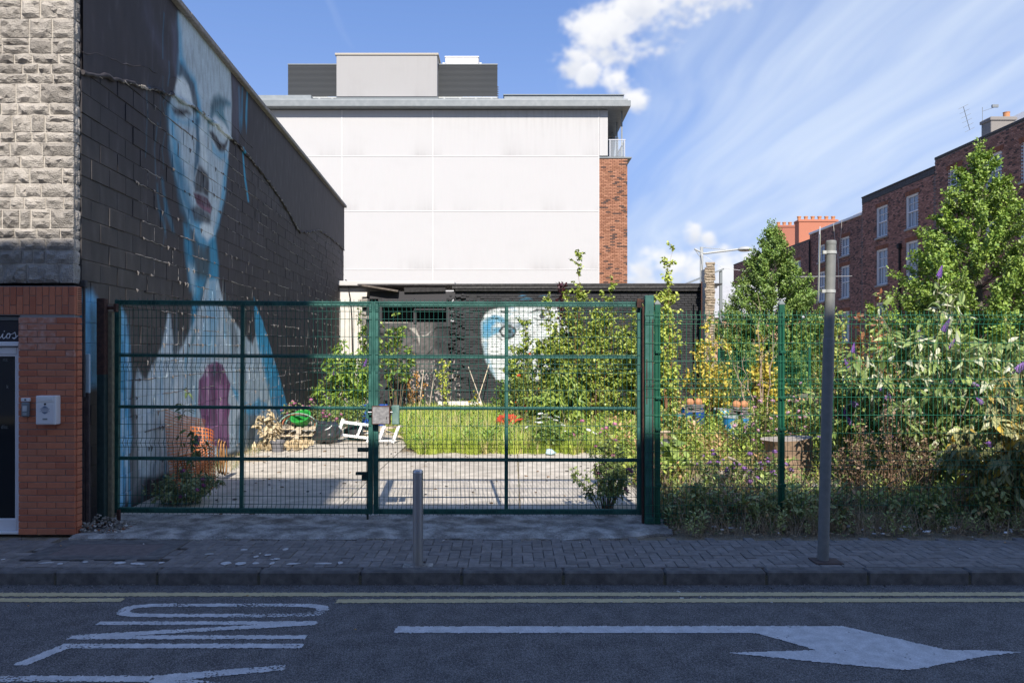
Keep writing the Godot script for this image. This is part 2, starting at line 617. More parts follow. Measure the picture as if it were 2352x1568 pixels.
func setting() -> void:
	# ground, road, kerb, pavement, yard
	var s := Shape.new()
	s.box(V(0, -0.28, -138.25), V(340, 0.5, 260))
	ground(put("ground", s, M.soil))
	s = Shape.new()
	s.box(V(0, -0.37, -1.02), V(160, 0.5, 12.04))
	ground(put("road", s, M.asphalt))
	s = Shape.new()
	s.box(V(0, -0.31, -7.715), V(160, 0.52, 1.07))
	var pavement = ground(put("pavement", s, M.paver_base))
	# kerb stones, 0.9 m each
	var kerb = Node3D.new()
	kerb.name = "kerb"
	add_child(kerb)
	kerb.position = V(0, -0.12, -7.11)
	ground(kerb)
	for k in range(-9, 10):
		s = Shape.new()
		var len := 0.895
		var y := rnd(-0.003, 0.003)
		s.cbox(V(0, -0.01 + y, 0), V(len, 0.26, 0.138), 0.017)
		put("kerb_stone", s, M.kerb, kerb, Transform3D(Basis(Vector3.UP, rnd(-0.003, 0.003)), V(0.005 + 0.9 * k, 0, rnd(-0.003, 0.003))))
	s = Shape.new()
	s.box(V(0, -0.02, 0.0), V(160, 0.2, 0.12))
	put("kerb_bed", s, M.paver_base, kerb)
	# herringbone blocks, 200 x 100 mm
	var flat := Basis(Vector3.RIGHT, Vector3.FORWARD, Vector3.UP)
	var meshes := []
	for k in 3:
		s = Shape.new()
		s.pillow(V(0, 0, 0), V(0.1955, 0.0955, 0.055), 0.004 + 0.0015 * k)
		meshes.append(s.made())
	s = Shape.new()
	s.pillow(V(0, 0, 0), V(0.0955, 0.0955, 0.055), 0.005)
	var half := s.made()
	var rest := Shape.new()
	rest.tinted = true
	for cx in range(-66, 67):
		for cz in range(0, 11):
			var c := posmod(cx - cz, 4)
			if c == 2 and cz == 0:
				put("paver", half, M.paver[R.randi() % 4], pavement, Transform3D(Basis(Vector3.RIGHT, -PI / 2), V(cx * 0.1 + 0.05, -0.0275, -7.235)))
			if c != 0 and c != 3:
				continue
			var centre: Vector2 = Vector2(cx + 1.0, cz + 0.5) if c == 0 else Vector2(cx + 0.5, cz + 1.0)
			var x := centre.x * 0.1
			var d := 7.185 + centre.y * 0.1
			if d > 8.22 or (x > -4.62 and x < -3.28 and d > 7.42 and d < 8.19) or (absf(x + 0.854) < 0.12 and absf(d - 7.24) < 0.1):
				continue
			var turn := Basis(Vector3.UP, rnd(-0.012, 0.012) + (0.0 if c == 0 else PI / 2)) * Basis(Vector3.RIGHT, rnd(-0.012, 0.012))
			var at := V(x, -0.0275 + rnd(-0.004, 0.003), -d)
			if absf(x) < 5.0 and d < 7.80:
				put("paver", meshes[R.randi() % 3], M.paver[R.randi() % 4], pavement, Transform3D(turn * Basis(Vector3.RIGHT, -PI / 2), at))
			else:
				rest.col = Color(1, 1, 1) * rnd(0.8, 1.15)
				var b := turn
				rest.cbox(at, V(0.1955, 0.055, 0.0955), 0.005, b)
	stuff(put("paver_field", rest, by_tint(tinted(M.paver[1], Color(1, 1, 1))), pavement))
	# old lettering sprayed along the pavement edge, worn to scraps
	s = Shape.new()
	for q in [[-4.28, 7.30, 0.13, 0.02], [-4.13, 7.27, 0.05, 0.03], [-3.93, 7.33, 0.06, 0.025], [-3.60, 7.30, 0.10, 0.05], [-3.42, 7.27, 0.16, 0.04], [-3.22, 7.31, 0.06, 0.03], [-2.62, 7.29, 0.10, 0.06], [-2.48, 7.28, 0.10, 0.06], [-2.35, 7.29, 0.07, 0.03], [-2.2, 7.29, 0.04, 0.05], [-2.0, 7.27, 0.12, 0.03], [-1.72, 7.28, 0.16, 0.025], [-1.58, 7.31, 0.05, 0.05], [-2.42, 7.52, 0.05, 0.04], [-2.33, 7.58, 0.07, 0.03], [-2.9, 7.62, 0.09, 0.02], [-2.2, 7.44, 0.06, 0.03], [-2.22, 7.8, 0.05, 0.05], [-2.62, 7.78, 0.07, 0.03]]:
		var poly := PackedVector2Array()
		for k in 9:
			var g := TAU * k / 9
			poly.append(Vector2(cos(g) * q[2] * rnd(0.38, 0.56), sin(g) * q[3] * rnd(0.6, 1.1)))
		s.plate(poly, Transform3D(flat * Basis(Vector3.BACK, rnd(-0.3, 0.3)), V(q[0], 0.0065, -q[1])), 0.004)
	ground(put("pavement_paint", s, M.white_line))
	# inspection cover
	var t = thing("inspection_cover", "brown rectangular inspection cover in a concrete frame near the brick pier", "cover", V(-3.95, 0, -7.79))
	s = Shape.new()
	for q in [[0, 0.30, 1.30, 0.16], [0, -0.29, 1.30, 0.14], [-0.56, 0.005, 0.18, 0.45], [0.56, 0.005, 0.18, 0.45]]:
		s.cbox(V(q[0], -0.02, -q[1]), V(q[2], 0.05, q[3]), 0.004)
	put("frame", s, M.kerb, t)
	s = Shape.new()
	s.cbox(V(0, -0.024, 0), V(0.938, 0.05, 0.448), 0.004)
	put("lid", s, tinted(M.paver[0], Color(0.75, 0.66, 0.66)), t)
	# concrete apron in front of the gate and the yard slabs behind it
	var apron = Node3D.new()
	apron.name = "driveway"
	add_child(apron)
	ground(apron)
	apron.position = V(-1.5, 0, -8.8)
	s = Shape.new()
	rough_slab(s, -4.60 + 1.5, 1.72 + 1.5, 0.56, -0.58, 0.012)
	put("concrete_apron", s, M.rough_concrete, apron)
	var yard = Node3D.new()
	yard.name = "yard_paving"
	add_child(yard)
	ground(yard)
	yard.position = V(-2, 0, -9.4)
	var xs := [-8.0, -3.25, -0.15, 2.1, 4.6]
	var zs := [-0.02, 3.1, 5.75, 10.4, 18.0]
	for i in 4:
		for j in 4:
			if i >= 2 and j >= 2:
				continue
			s = Shape.new()
			s.cbox(V((xs[i] + xs[i + 1]) / 2, -0.05 + rnd(-0.003, 0.003), -(zs[j] + zs[j + 1]) / 2), V(xs[i + 1] - xs[i] - 0.014, 0.1, zs[j + 1] - zs[j] - 0.014), 0.006)
			put("concrete_slab", s, tinted(M.concrete, Color(1, 1, 1) * rnd(0.9, 1.04)), yard)
	road_paint()


func rough_slab(s: Shape, x0: float, x1: float, z0: float, z1: float, amp: float) -> void:
	# hand-laid concrete with a broken outer edge, z0 is the front
	var nx := 64
	var nz := 14
	var g := []
	for i in nx + 1:
		var col := []
		for j in nz + 1:
			var x := lerpf(x0, x1, float(i) / nx)
			var front := z0 + noise_a.get_noise_2d(x * 1.3, 3.0) * 0.07 - 0.015
			if x > x1 - 0.75:
				front -= 0.20 * smoothstep(x1 - 0.75, x1, x)
			var z := lerpf(front, z1, float(j) / nz)
			var y := 0.016 + noise_a.get_noise_2d(x * 1.1, z * 2.0) * amp + noise_b.get_noise_2d(x * 9.0, z * 9.0) * 0.004
			if j == 0:
				y -= 0.02
			col.append(V(x + (noise_b.get_noise_2d(z * 5.0, 8.0) * 0.05 if i == nx else 0.0), y, z))
		g.append(col)
	for i in nx:
		for j in nz:
			s.quad(g[i][j], g[i + 1][j], g[i + 1][j + 1], g[i][j + 1])
		s.quad(g[i][0] - V(0, 0.1, 0), g[i + 1][0] - V(0, 0.1, 0), g[i + 1][0], g[i][0])
	for j in nz:
		s.quad(g[nx][j] - V(0, 0.1, 0), g[nx][j + 1] - V(0, 0.1, 0), g[nx][j + 1], g[nx][j])


func worn(polys: Array, wear: float, cell := 0.011) -> Shape:
	# road paint laid as small chips: whole where it is thick, gone where traffic has worn it
	var s := Shape.new()
	var y := -0.116
	var lo := Vector2(1e9, 1e9)
	var hi := -lo
	for poly in polys:
		for q in poly:
			lo = lo.min(q)
			hi = hi.max(q)
	var boxes := []
	for poly in polys:
		var r := Rect2(poly[0], Vector2.ZERO)
		for q in poly:
			r = r.expand(q)
		boxes.append(r.grow(0.03))
	var nx := int((hi.x - lo.x) / cell) + 3
	var nz := int((hi.y - lo.y) / cell) + 3
	for j in nz:
		var start := -1
		for i in nx + 1:
			var x := lo.x + (i - 1) * cell
			var d := lo.y + (j - 1) * cell
			var on := false
			if i < nx:
				var at := Vector2(x + noise_a.get_noise_2d(x * 22.0, d * 22.0) * 0.012, d + noise_b.get_noise_2d(x * 20.0, d * 20.0) * 0.012)
				for k in polys.size():
					if boxes[k].has_point(at) and Geometry2D.is_point_in_polygon(at, polys[k]):
						on = true
						break
				if on:
					var w := wear * (0.75 + noise_a.get_noise_2d(x * 1.7 + 30.0, d * 3.1) * 1.5)
					on = noise_b.get_noise_2d(x * 38.0, d * 55.0) * 0.5 + 0.5 > w
			if on and start < 0:
				start = i
			elif not on and start >= 0:
				var x0 := lo.x + (start - 1.5) * cell
				var x1 := lo.x + (i - 1.5) * cell
				s.quad(V(x0, y, -d + cell * 0.5), V(x1, y, -d + cell * 0.5), V(x1, y, -d - cell * 0.5), V(x0, y, -d - cell * 0.5))
				start = -1
	return s


func bar(x0: float, d0: float, x1: float, d1: float, w: float) -> PackedVector2Array:
	var a := Vector2(x0, d0)
	var b := Vector2(x1, d1)
	var n := (b - a).orthogonal().normalized() * w * 0.5
	return PackedVector2Array([a - n, b - n, b + n, a + n])


func flat_bar(x0: float, d0: float, x1: float, d1: float, w: float) -> PackedVector2Array:
	# a stroke whose ends are cut along the letter's edge (width measured across the street)
	return PackedVector2Array([Vector2(x0, d0 - w * 0.5), Vector2(x1, d1 - w * 0.5), Vector2(x1, d1 + w * 0.5), Vector2(x0, d0 + w * 0.5)])


func road_paint() -> void:
	var y1 := worn([flat_bar(-9.0, 6.745, 9.0, 6.775, 0.10)], 0.12)
	ground(put("yellow_line", y1, M.yellow_line))
	y1 = worn([flat_bar(-9.0, 6.600, -3.23, 6.604, 0.095), flat_bar(-1.45, 6.58, 9.0, 6.625, 0.095)], 0.14)
	ground(put("yellow_line", y1, M.yellow_line))
	# lettering that reads from the left: O, N, L, Y
	var outer := PackedVector2Array()
	for k in 40:
		var g := TAU * k / 40
		var e := Vector2(signf(cos(g)) * pow(absf(cos(g)), 0.28), signf(sin(g)) * pow(absf(sin(g)), 0.7))
		outer.append(Vector2(-2.30 + e.x * 0.835, 6.35 + e.y * 0.165))
	var ring := []
	for k in 40:
		var a := outer[k]
		var b := outer[(k + 1) % 40]
		var ai := Vector2(-2.30, 6.35) + (a - Vector2(-2.30, 6.35)) * Vector2(0.885, 0.53)
		var bi := Vector2(-2.30, 6.35) + (b - Vector2(-2.30, 6.35)) * Vector2(0.885, 0.53)
		ring.append(PackedVector2Array([a, b, bi, ai]))
	ground(put("road_letter", worn(ring, 0.36), M.white_line))
	ground(put("road_letter", worn([flat_bar(-3.15, 6.05, -1.485, 6.055, 0.075), PackedVector2Array([Vector2(-1.485, 6.09), Vector2(-3.18, 5.80), Vector2(-3.18, 5.72), Vector2(-1.485, 6.01)]), flat_bar(-3.2, 5.755, -1.49, 5.757, 0.075)], 0.2), M.white_line))
	ground(put("road_letter", worn([flat_bar(-3.17, 5.585, -1.47, 5.588, 0.085), PackedVector2Array([Vector2(-3.30, 5.25), Vector2(-3.20, 5.25), Vector2(-3.06, 5.62), Vector2(-3.17, 5.62)])], 0.22), M.white_line))
	ground(put("road_letter", worn([flat_bar(-3.4, 5.03, -2.28, 5.03, 0.09), PackedVector2Array([Vector2(-2.3, 5.08), Vector2(-2.2, 4.98), Vector2(-1.47, 5.17), Vector2(-1.50, 5.25)]), PackedVector2Array([Vector2(-2.3, 4.98), Vector2(-2.2, 5.08), Vector2(-1.5, 4.86), Vector2(-1.5, 4.78)])], 0.38), M.white_line))
	ground(put("road_arrow", worn([PackedVector2Array([Vector2(-0.875, 5.842), Vector2(1.79, 5.842), Vector2(2.11, 5.513), Vector2(1.49, 5.460), Vector2(2.06, 5.295), Vector2(2.52, 5.175), Vector2(2.62, 5.175), Vector2(2.90, 5.285), Vector2(3.20, 5.395), Vector2(3.50, 5.475), Vector2(3.25, 5.508), Vector2(3.01, 5.515), Vector2(2.49, 5.985), Vector2(1.87, 5.988), Vector2(-0.86, 5.978)])], 0.11), M.white_line))
	# small litter on the carriageway and pavement
	var s := Shape.new()
	s.tinted = true
	for k in 46:
		var x := rnd(-5, 5)
		var d: float = [rnd(5.0, 7.0), rnd(7.2, 8.3), rnd(8.25, 8.6)][k % 3]
		s.col = Color(1, 1, 1) * rnd(0.25, 0.75) if k % 4 else Color(0.5, 0.3, 0.12)
		s.box(V(x, (-0.113 if d < 7.03 else 0.012), -d), V(rnd(0.008, 0.035), 0.004, rnd(0.006, 0.014)), Basis(Vector3.UP, rnd(0, 3)))
	for k in 420:
		s.col = Color(0.2, 0.19, 0.18) * rnd(0.3, 1.5)
		var g := rnd(0.003, 0.009)
		s.box(V(rnd(-5.5, 5.5), -0.116, -7.036 + 0.12 * pow(R.randf(), 2.5)), V(g * 1.3, g, g), Basis(Vector3.UP, rnd(0, 3)))
	stuff(tag(put("litter", s, M.tint), "scattered cigarette ends and paper scraps along the pavement and road", "litter"))


func rock(w: float, h: float, bulge: float, sd: int) -> ArrayMesh:
	# a rock-faced stone: dressed margin, hacked face; origin in the middle of its back plane
	var s := Shape.new()
	var nx := clampi(int(w / 0.035), 4, 9)
	var ny := clampi(int(h / 0.035), 3, 6)
	var g := []
	for i in nx + 1:
		var col := []
		for j in ny + 1:
			var u := float(i) / nx
			var v := float(j) / ny
			var x := (u - 0.5) * w
			var y := (v - 0.5) * h
			var edge: bool = i == 0 or j == 0 or i == nx or j == ny
			var z := 0.028 + noise_a.get_noise_3d(x * 9 + sd, y * 9, sd * 3.7) * 0.012
			if not edge:
				z += bulge * (0.45 + 0.9 * noise_a.get_noise_3d(x * 6.5, y * 8.5 + sd, sd * 1.3) + 0.55 * noise_b.get_noise_3d(x * 22, y * 26, sd)) 
				z += bulge * 0.35 * v
				x += rnd(-0.25, 0.25) * w / nx
				y += rnd(-0.25, 0.25) * h / ny
			else:
				x += rnd(-0.002, 0.002)
				y += rnd(-0.003, 0.003)
			col.append(V(x, y, maxf(z, 0.02)))
		g.append(col)
	for i in nx:
		for j in ny:
			if (i + j) % 2:
				s.quad(g[i][j], g[i + 1][j], g[i + 1][j + 1], g[i][j + 1])
			else:
				s.tri(g[i][j], g[i + 1][j], g[i][j + 1])
				s.tri(g[i + 1][j], g[i + 1][j + 1], g[i][j + 1])
	var back := V(0, 0, 1)
	for i in nx:
		s.quad(g[i][0] * V(1, 1, 0), g[i + 1][0] * V(1, 1, 0), g[i + 1][0], g[i][0])
		s.quad(g[i + 1][ny] * V(1, 1, 0), g[i][ny] * V(1, 1, 0), g[i][ny], g[i + 1][ny])
	for j in ny:
		s.quad(g[nx][j] * V(1, 1, 0), g[nx][j + 1] * V(1, 1, 0), g[nx][j + 1], g[nx][j])
		s.quad(g[0][j + 1] * V(1, 1, 0), g[0][j] * V(1, 1, 0), g[0][j], g[0][j + 1])
	return s.made()


func stone_building() -> void:
	var t := thing("stone_building", "grey rock-faced stone building front over an orange brick pier and glazed door", "building", V(-4.62, 0, -8.42))
	var side := Basis(Vector3.UP, PI / 2)
	# backing walls: jointing mortar shows between the pieces
	var s := Shape.new()
	s.box(V(-1.36, 4.80, -0.040), V(2.68, 4.24, 0.11))
	put("wall", s, M.mortar, t)
	s = Shape.new()
	s.box(V(-0.30, 1.315, -0.086), V(0.575, 2.63, 0.18))
	s.box(V(-1.65, 2.475, -0.086), V(2.12, 0.31, 0.18))
	put("pier_core", s, M.grey_mortar, t)
	# stones: courses of squared rubble, some split into two thin ones
	var y := 2.655
	var row := 0
	while y < 6.85:
		var h: float = [0.125, 0.165, 0.205, 0.145, 0.185, 0.225, 0.105][R.randi() % 7]
		if row == 0:
			h = 0.205
		var x := -0.002
		# the return of the corner, seen end on
		var c := put("stone", rock(0.095, h - 0.013, 0.012, row * 31 + 5), M.stone[R.randi() % 4], t, Transform3D(side, V(-0.040, y + h / 2, -0.06)))
		while x > -1.6:
			var w := rnd(0.11, 0.36)
			if x < -1.2:
				w = 0.45
			if h > 0.16 and R.randf() < 0.4 and row > 0:
				var cut := rnd(0.38, 0.62) * h
				put("stone", rock(w - 0.013, cut - 0.012, 0.03, R.randi() % 999), M.stone[R.randi() % 4], t, Transform3D(Basis(), V(x - w / 2, y + cut / 2, -0.006)))
				put("stone", rock(w - 0.013, h - cut - 0.012, 0.03, R.randi() % 999), M.stone[R.randi() % 4], t, Transform3D(Basis(), V(x - w / 2, y + cut + (h - cut) / 2, -0.006)))
			else:
				put("stone", rock(w - 0.013, h - 0.013, 0.036, R.randi() % 999), M.stone[R.randi() % 4], t, Transform3D(Basis(), V(x - w / 2, y + h / 2, -0.006)))
			x -= w
		y += h
		row += 1
	# brick pier in stretcher bond, with the return round the corner
	var bricks := []
	for q in [[0.1945, 0.0625, 0.05], [0.0935, 0.0625, 0.05], [0.0625, 0.1945, 0.05], [0.0625, 0.0935, 0.05]]:
		s = Shape.new()
		s.pillow(V(0, 0, 0), V(q[0], q[1], q[2]), 0.004)
		bricks.append(s.made())
	var p := 0.0697
	for k in 33:
		var yy := 0.035 + p * k
		if yy > 2.30:
			break
		var even := k % 2 == 0
		var spots := [[-0.1, 0], [-0.3, 0], [-0.5, 0]] if even else [[-0.05, 1], [-0.2, 0], [-0.4, 0], [-0.55, 1]]
		for q in spots:
			var m: Material = M.brick[R.randi() % 4]
			if k > 27 and q[0] < -0.3 or (k > 26 and R.randf() < 0.2):
				m = M.brick_powdered
			put("brick", bricks[q[1]], m, t, Transform3D(Basis(Vector3.UP, rnd(-0.006, 0.006)), V(q[0] + rnd(-0.001, 0.001), yy, -0.012 + rnd(-0.0015, 0.0015))))
		put("brick", bricks[1], M.brick[R.randi() % 4], t, Transform3D(side, V(-0.012, yy, -0.062)))
	# band of bricks on end above the door
	for k in 19:
		var xx := -0.034 - 0.0688 * k
		var flip := k % 2
		put("brick", bricks[2], M.brick[R.randi() % 4], t, Transform3D(Basis(), V(xx, 2.425 if flip == 0 else 2.525, -0.012)))
		put("brick", bricks[3], M.brick[R.randi() % 4], t, Transform3D(Basis(), V(xx, 2.575 if flip == 0 else 2.375, -0.012)))
	# the ends of that band show the holes of the bricks
	s = Shape.new()
	s.cbox(V(-0.010, 2.475, -0.065), V(0.035, 0.30, 0.098), 0.004)
	put("perforated_brick_end", s, tinted(M.brick[0], Color(1.1, 1.25, 1.3)), t)
	s = Shape.new()
	for i in 4:
		for j in 14:
			s.box(V(0.0075, 2.345 + 0.0195 * j + (0.008 if j > 6 else 0.0), -0.098 + 0.021 * i), V(0.004, 0.011, 0.013))
	stuff(put("brick_holes", s, M.dark, t))
	# shop sign and door in the recess beside the pier
	s = Shape.new()
	s.cbox(V(-1.20, 2.29, -0.09), V(1.18, 0.045, 0.06), 0.006)
	put("sign_head", s, M.slate_grey, t)
	s = Shape.new()
	s.cbox(V(-1.20, 2.155, -0.075), V(1.18, 0.22, 0.03), 0.003)
	var sign_board := put("sign_board", s, paint(Color(0.006, 0.008, 0.02), 0.35), t)
	var ink := paint(Color(0.72, 0.74, 0.78), 0.5)
	script_word(sign_board, ink)
	s = Shape.new()
	s.cbox(V(-1.20, 2.017, -0.06), V(1.185, 0.05, 0.09), 0.008)
	put("sign_sill", s, M.upvc, t)
	var door := Node3D.new()
	door.name = "door"
	door.position = V(-1.1, 0, -0.09)
	t.add_child(door)
	s = Shape.new()
	s.cbox(V(0.472, 1.0, 0), V(0.056, 1.97, 0.07), 0.008)
	s.cbox(V(-0.472, 1.0, 0), V(0.056, 1.97, 0.07), 0.008)
	s.cbox(V(0, 1.945, 0.002), V(0.888, 0.08, 0.066), 0.008)
	s.cbox(V(0, 0.095, 0.002), V(0.888, 0.125, 0.066), 0.008)
	put("frame", s, M.upvc, door)
	s = Shape.new()
	s.cbox(V(0.43, 1.03, 0.012), V(0.022, 1.76, 0.03), 0.004)
	s.cbox(V(0, 1.895, 0.012), V(0.84, 0.02, 0.03), 0.004)
	put("glazing_bead", s, M.upvc, door)
	s = Shape.new()
	s.box(V(0, 1.02, -0.005), V(0.86, 1.76, 0.012))
	put("glass", s, M.dark_glass, door)
	s = Shape.new()
	s.cbox(V(0, 0.018, 0.02), V(1.0, 0.03, 0.14), 0.006)
	put("threshold", s, M.white, door)
	var faint := paint(Color(0.16, 0.17, 0.17), 0.6)
	for q in [["ns:", 1.85], ["k", 1.56], ["dio:", 1.13]]:
		words("lettering", q[0], 0.048, faint, door, Transform3D(Basis(), V(0.335, q[1], 0.0015)), "Droid Sans", 0.0, HORIZONTAL_ALIGNMENT_RIGHT)
	# what is behind the door and the upper storeys
	s = Shape.new()
	s.box(V(-1.1, 1.2, -1.3), V(1.2, 2.4, 0.1))
	s.box(V(-0.52, 1.2, -0.72), V(0.06, 2.4, 1.06))
	s.box(V(-1.72, 1.2, -0.72), V(0.06, 2.4, 1.06))
	s.box(V(-1.1, 2.36, -0.72), V(1.08, 0.06, 1.06))
	put("lobby_wall", s, paint(Color(0.06, 0.06, 0.06), 0.9), t)
	s = Shape.new()
	s.box(V(-2.75, 3.40, -0.25), V(0.08, 6.8, 0.3))
	put("left_jamb", s, M.grey_mortar, t)
	# letter box
	var b := thing("letter_box", "white metal letter box with blue emblem on the brick pier", "letter box", V(-4.873, 1.325, -8.405))
	s = Shape.new()
	s.cbox(V(0, 0, 0.045), V(0.212, 0.302, 0.09), 0.006)
	put("body", s, M.white, b)
	s = Shape.new()
	s.cbox(V(-0.004, 0.125, 0.094), V(0.165, 0.036, 0.01), 0.003)
	put("flap", s, M.white, b)
	s = Shape.new()
	s.cbox(V(-0.006, -0.04, 0.0915), V(0.168, 0.2, 0.005), 0.002)
	put("panel", s, tinted(M.white, Color(0.72, 0.72, 0.74)), b)
	s = Shape.new()
	s.box(V(-0.004, 0.1, 0.0955), V(0.165, 0.007, 0.012))
	put("slot_lip", s, paint(Color(0.95, 0.95, 0.95), 0.3), b)
	s = Shape.new()
	s.tube([V(-0.006, 0.064, 0.092), V(-0.006, 0.064, 0.099)], [0.01], 10)
	put("lock", s, M.dark, b)
	var blue := paint(Color(0.14, 0.20, 0.30), 0.5)
	s = Shape.new()
	var flat := Transform3D(Basis(), V(-0.008, 0.0, 0.0965))
	s.plate(PackedVector2Array([Vector2(-0.04, 0.022), Vector2(-0.025, 0.03), Vector2(0, 0.046), Vector2(0.025, 0.03), Vector2(0.04, 0.022)]), flat, 0.002)
	s.plate(PackedVector2Array([Vector2(-0.034, -0.018), Vector2(0.034, -0.018), Vector2(0.014, -0.034), Vector2(0, -0.04), Vector2(-0.014, -0.034)]), flat, 0.002)
	s.plate(PackedVector2Array([Vector2(-0.052, 0.016), Vector2(0.052, 0.016), Vector2(0.052, 0.012), Vector2(-0.052, 0.012)]), flat, 0.002)
	s.plate(PackedVector2Array([Vector2(-0.052, -0.014), Vector2(0.052, -0.014), Vector2(0.052, -0.01), Vector2(-0.052, -0.01)]), flat, 0.002)
	s.plate(PackedVector2Array([Vector2(-0.04, 0.004), Vector2(0.04, 0.004), Vector2(0.04, -0.001), Vector2(-0.04, -0.001)]), flat, 0.002)
	put("emblem", s, blue, b)
	s = Shape.new()
	s.cbox(V(-0.006, -0.092, 0.095), V(0.05, 0.016, 0.006), 0.002)
	put("name_plate", s, M.slate_grey, b)
	# door buzzer
	b = thing("door_buzzer", "grey intercom buzzer with white cap plate on the brick pier", "intercom", V(-5.128, 1.345, -8.405))
	s = Shape.new()
	s.cbox(V(0, -0.018, 0.016), V(0.085, 0.155, 0.032), 0.01)
	put("body", s, M.slate_grey, b)
	s = Shape.new()
	s.cbox(V(0, 0.085, 0.012), V(0.095, 0.037, 0.024), 0.004)
	put("cap_plate", s, M.white, b)
	s = Shape.new()
	s.tube([V(0.0, 0.085, 0.024), V(0.0, 0.085, 0.028)], [0.009], 10)
	put("camera_eye", s, M.dark, b)
	s = Shape.new()
	s.cbox(V(0, -0.008, 0.034), V(0.046, 0.06, 0.008), 0.003)
	for k in 4:
		s.cbox(V(0, -0.052 - 0.008 * k, 0.034), V(0.04, 0.004, 0.006), 0.001)
	put("push_button", s, tinted(M.galv, Color(1.3, 1.3, 1.35)), b)


func script_word(board: Node, ink: Material) -> void:
	# flowing handwriting, drawn as strokes: the end of a shop name
	var s := Shape.new()
	var strokes := [
		[Vector2(-0.335, -0.03), Vector2(-0.31, -0.05), Vector2(-0.285, -0.03), Vector2(-0.25, 0.06), Vector2(-0.245, 0.085), Vector2(-0.262, 0.085), Vector2(-0.275, 0.03), Vector2(-0.272, -0.03), Vector2(-0.25, -0.048), Vector2(-0.225, -0.03), Vector2(-0.205, 0.005), Vector2(-0.212, -0.03), Vector2(-0.2, -0.048), Vector2(-0.18, -0.035), Vector2(-0.16, -0.005), Vector2(-0.14, 0.008), Vector2(-0.155, 0.006), Vector2(-0.168, -0.02), Vector2(-0.16, -0.045), Vector2(-0.14, -0.042), Vector2(-0.128, -0.01), Vector2(-0.138, 0.008), Vector2(-0.12, -0.002), Vector2(-0.095, 0.008), Vector2(-0.078, 0.02), Vector2(-0.07, -0.005), Vector2(-0.065, -0.035), Vector2(-0.085, -0.05), Vector2(-0.105, -0.038), Vector2(-0.08, -0.04), Vector2(-0.045, -0.015)],
		[Vector2(-0.193, 0.028), Vector2(-0.188, 0.034)],
	]
	for st in strokes:
		for k in st.size() - 1:
			var a: Vector2 = st[k]
			var b: Vector2 = st[k + 1]
			var d := (b - a).normalized()
			var n := d.orthogonal() * (0.0042 if absf(d.y) > 0.5 else 0.0028)
			var o := V(-0.60, 2.122, -0.0585)
			s.quad(o + V(a.x + n.x - d.x * 0.002, a.y + n.y - d.y * 0.002, 0), o + V(b.x + n.x + d.x * 0.002, b.y + n.y + d.y * 0.002, 0), o + V(b.x - n.x + d.x * 0.002, b.y - n.y + d.y * 0.002, 0.0004), o + V(a.x - n.x - d.x * 0.002, a.y - n.y - d.y * 0.002, 0.0004))
	put("lettering", s, ink, board)


class Canvas:
	# a picture measured in metres, kept in linear colour
	var w := 0
	var h := 0
	var x0 := 0.0
	var y0 := 0.0
	var kx := 1.0
	var ky := 1.0
	var gain := 1.0
	var px := PackedVector3Array()

	func _init(ax: float, ay: float, bx: float, by: float, per_x: float, per_y: float) -> void:
		x0 = ax
		y0 = ay
		kx = per_x
		ky = per_y
		w = int(ceil((bx - ax) * per_x))
		h = int(ceil((by - ay) * per_y))
		px.resize(w * h)

	func made() -> ImageTexture:
		var out := PackedByteArray()
		out.resize(w * h * 3)
		for y in h:
			for x in w:
				var c := px[y * w + x]
				var i := ((h - 1 - y) * w + x) * 3
				out[i] = int(255.0 * clampf(1.055 * pow(maxf(c.x, 0.0), 0.41667) - 0.055, 0.0, 1.0))
				out[i + 1] = int(255.0 * clampf(1.055 * pow(maxf(c.y, 0.0), 0.41667) - 0.055, 0.0, 1.0))
				out[i + 2] = int(255.0 * clampf(1.055 * pow(maxf(c.z, 0.0), 0.41667) - 0.055, 0.0, 1.0))
		return ImageTexture.create_from_image(Image.create_from_data(w, h, false, Image.FORMAT_RGB8, out))


const POTS := {
	"pale": Vector3(0.34, 0.41, 0.45), "light": Vector3(0.52, 0.57, 0.58), "cyan": Vector3(0.022, 0.24, 0.40), "deep": Vector3(0.015, 0.075, 0.13), "teal": Vector3(0.05, 0.15, 0.20),
	"dark": Vector3(0.034, 0.03, 0.042), "night": Vector3(0.033, 0.031, 0.036), "lips": Vector3(0.06, 0.022, 0.042), "rose": Vector3(0.22, 0.09, 0.14), "veil": Vector3(0.085, 0.085, 0.13),
	"slate": Vector3(0.085, 0.125, 0.155), "sky": Vector3(0.12, 0.36, 0.55), "purple": Vector3(0.125, 0.032, 0.10), "plum": Vector3(0.05, 0.018, 0.052), "mauve": Vector3(0.28, 0.14, 0.25),
	"white": Vector3(0.66, 0.70, 0.70), "blue": Vector3(0.04, 0.28, 0.52), "deepblue": Vector3(0.02, 0.08, 0.15), "ink": Vector3(0.02, 0.02, 0.025), "steel": Vector3(0.13, 0.2, 0.25),
	"graffiti": Vector3(0.02, 0.35, 0.66), "plaster": Vector3(0.13, 0.12, 0.118), "bare": Vector3(0.46, 0.43, 0.39),
}


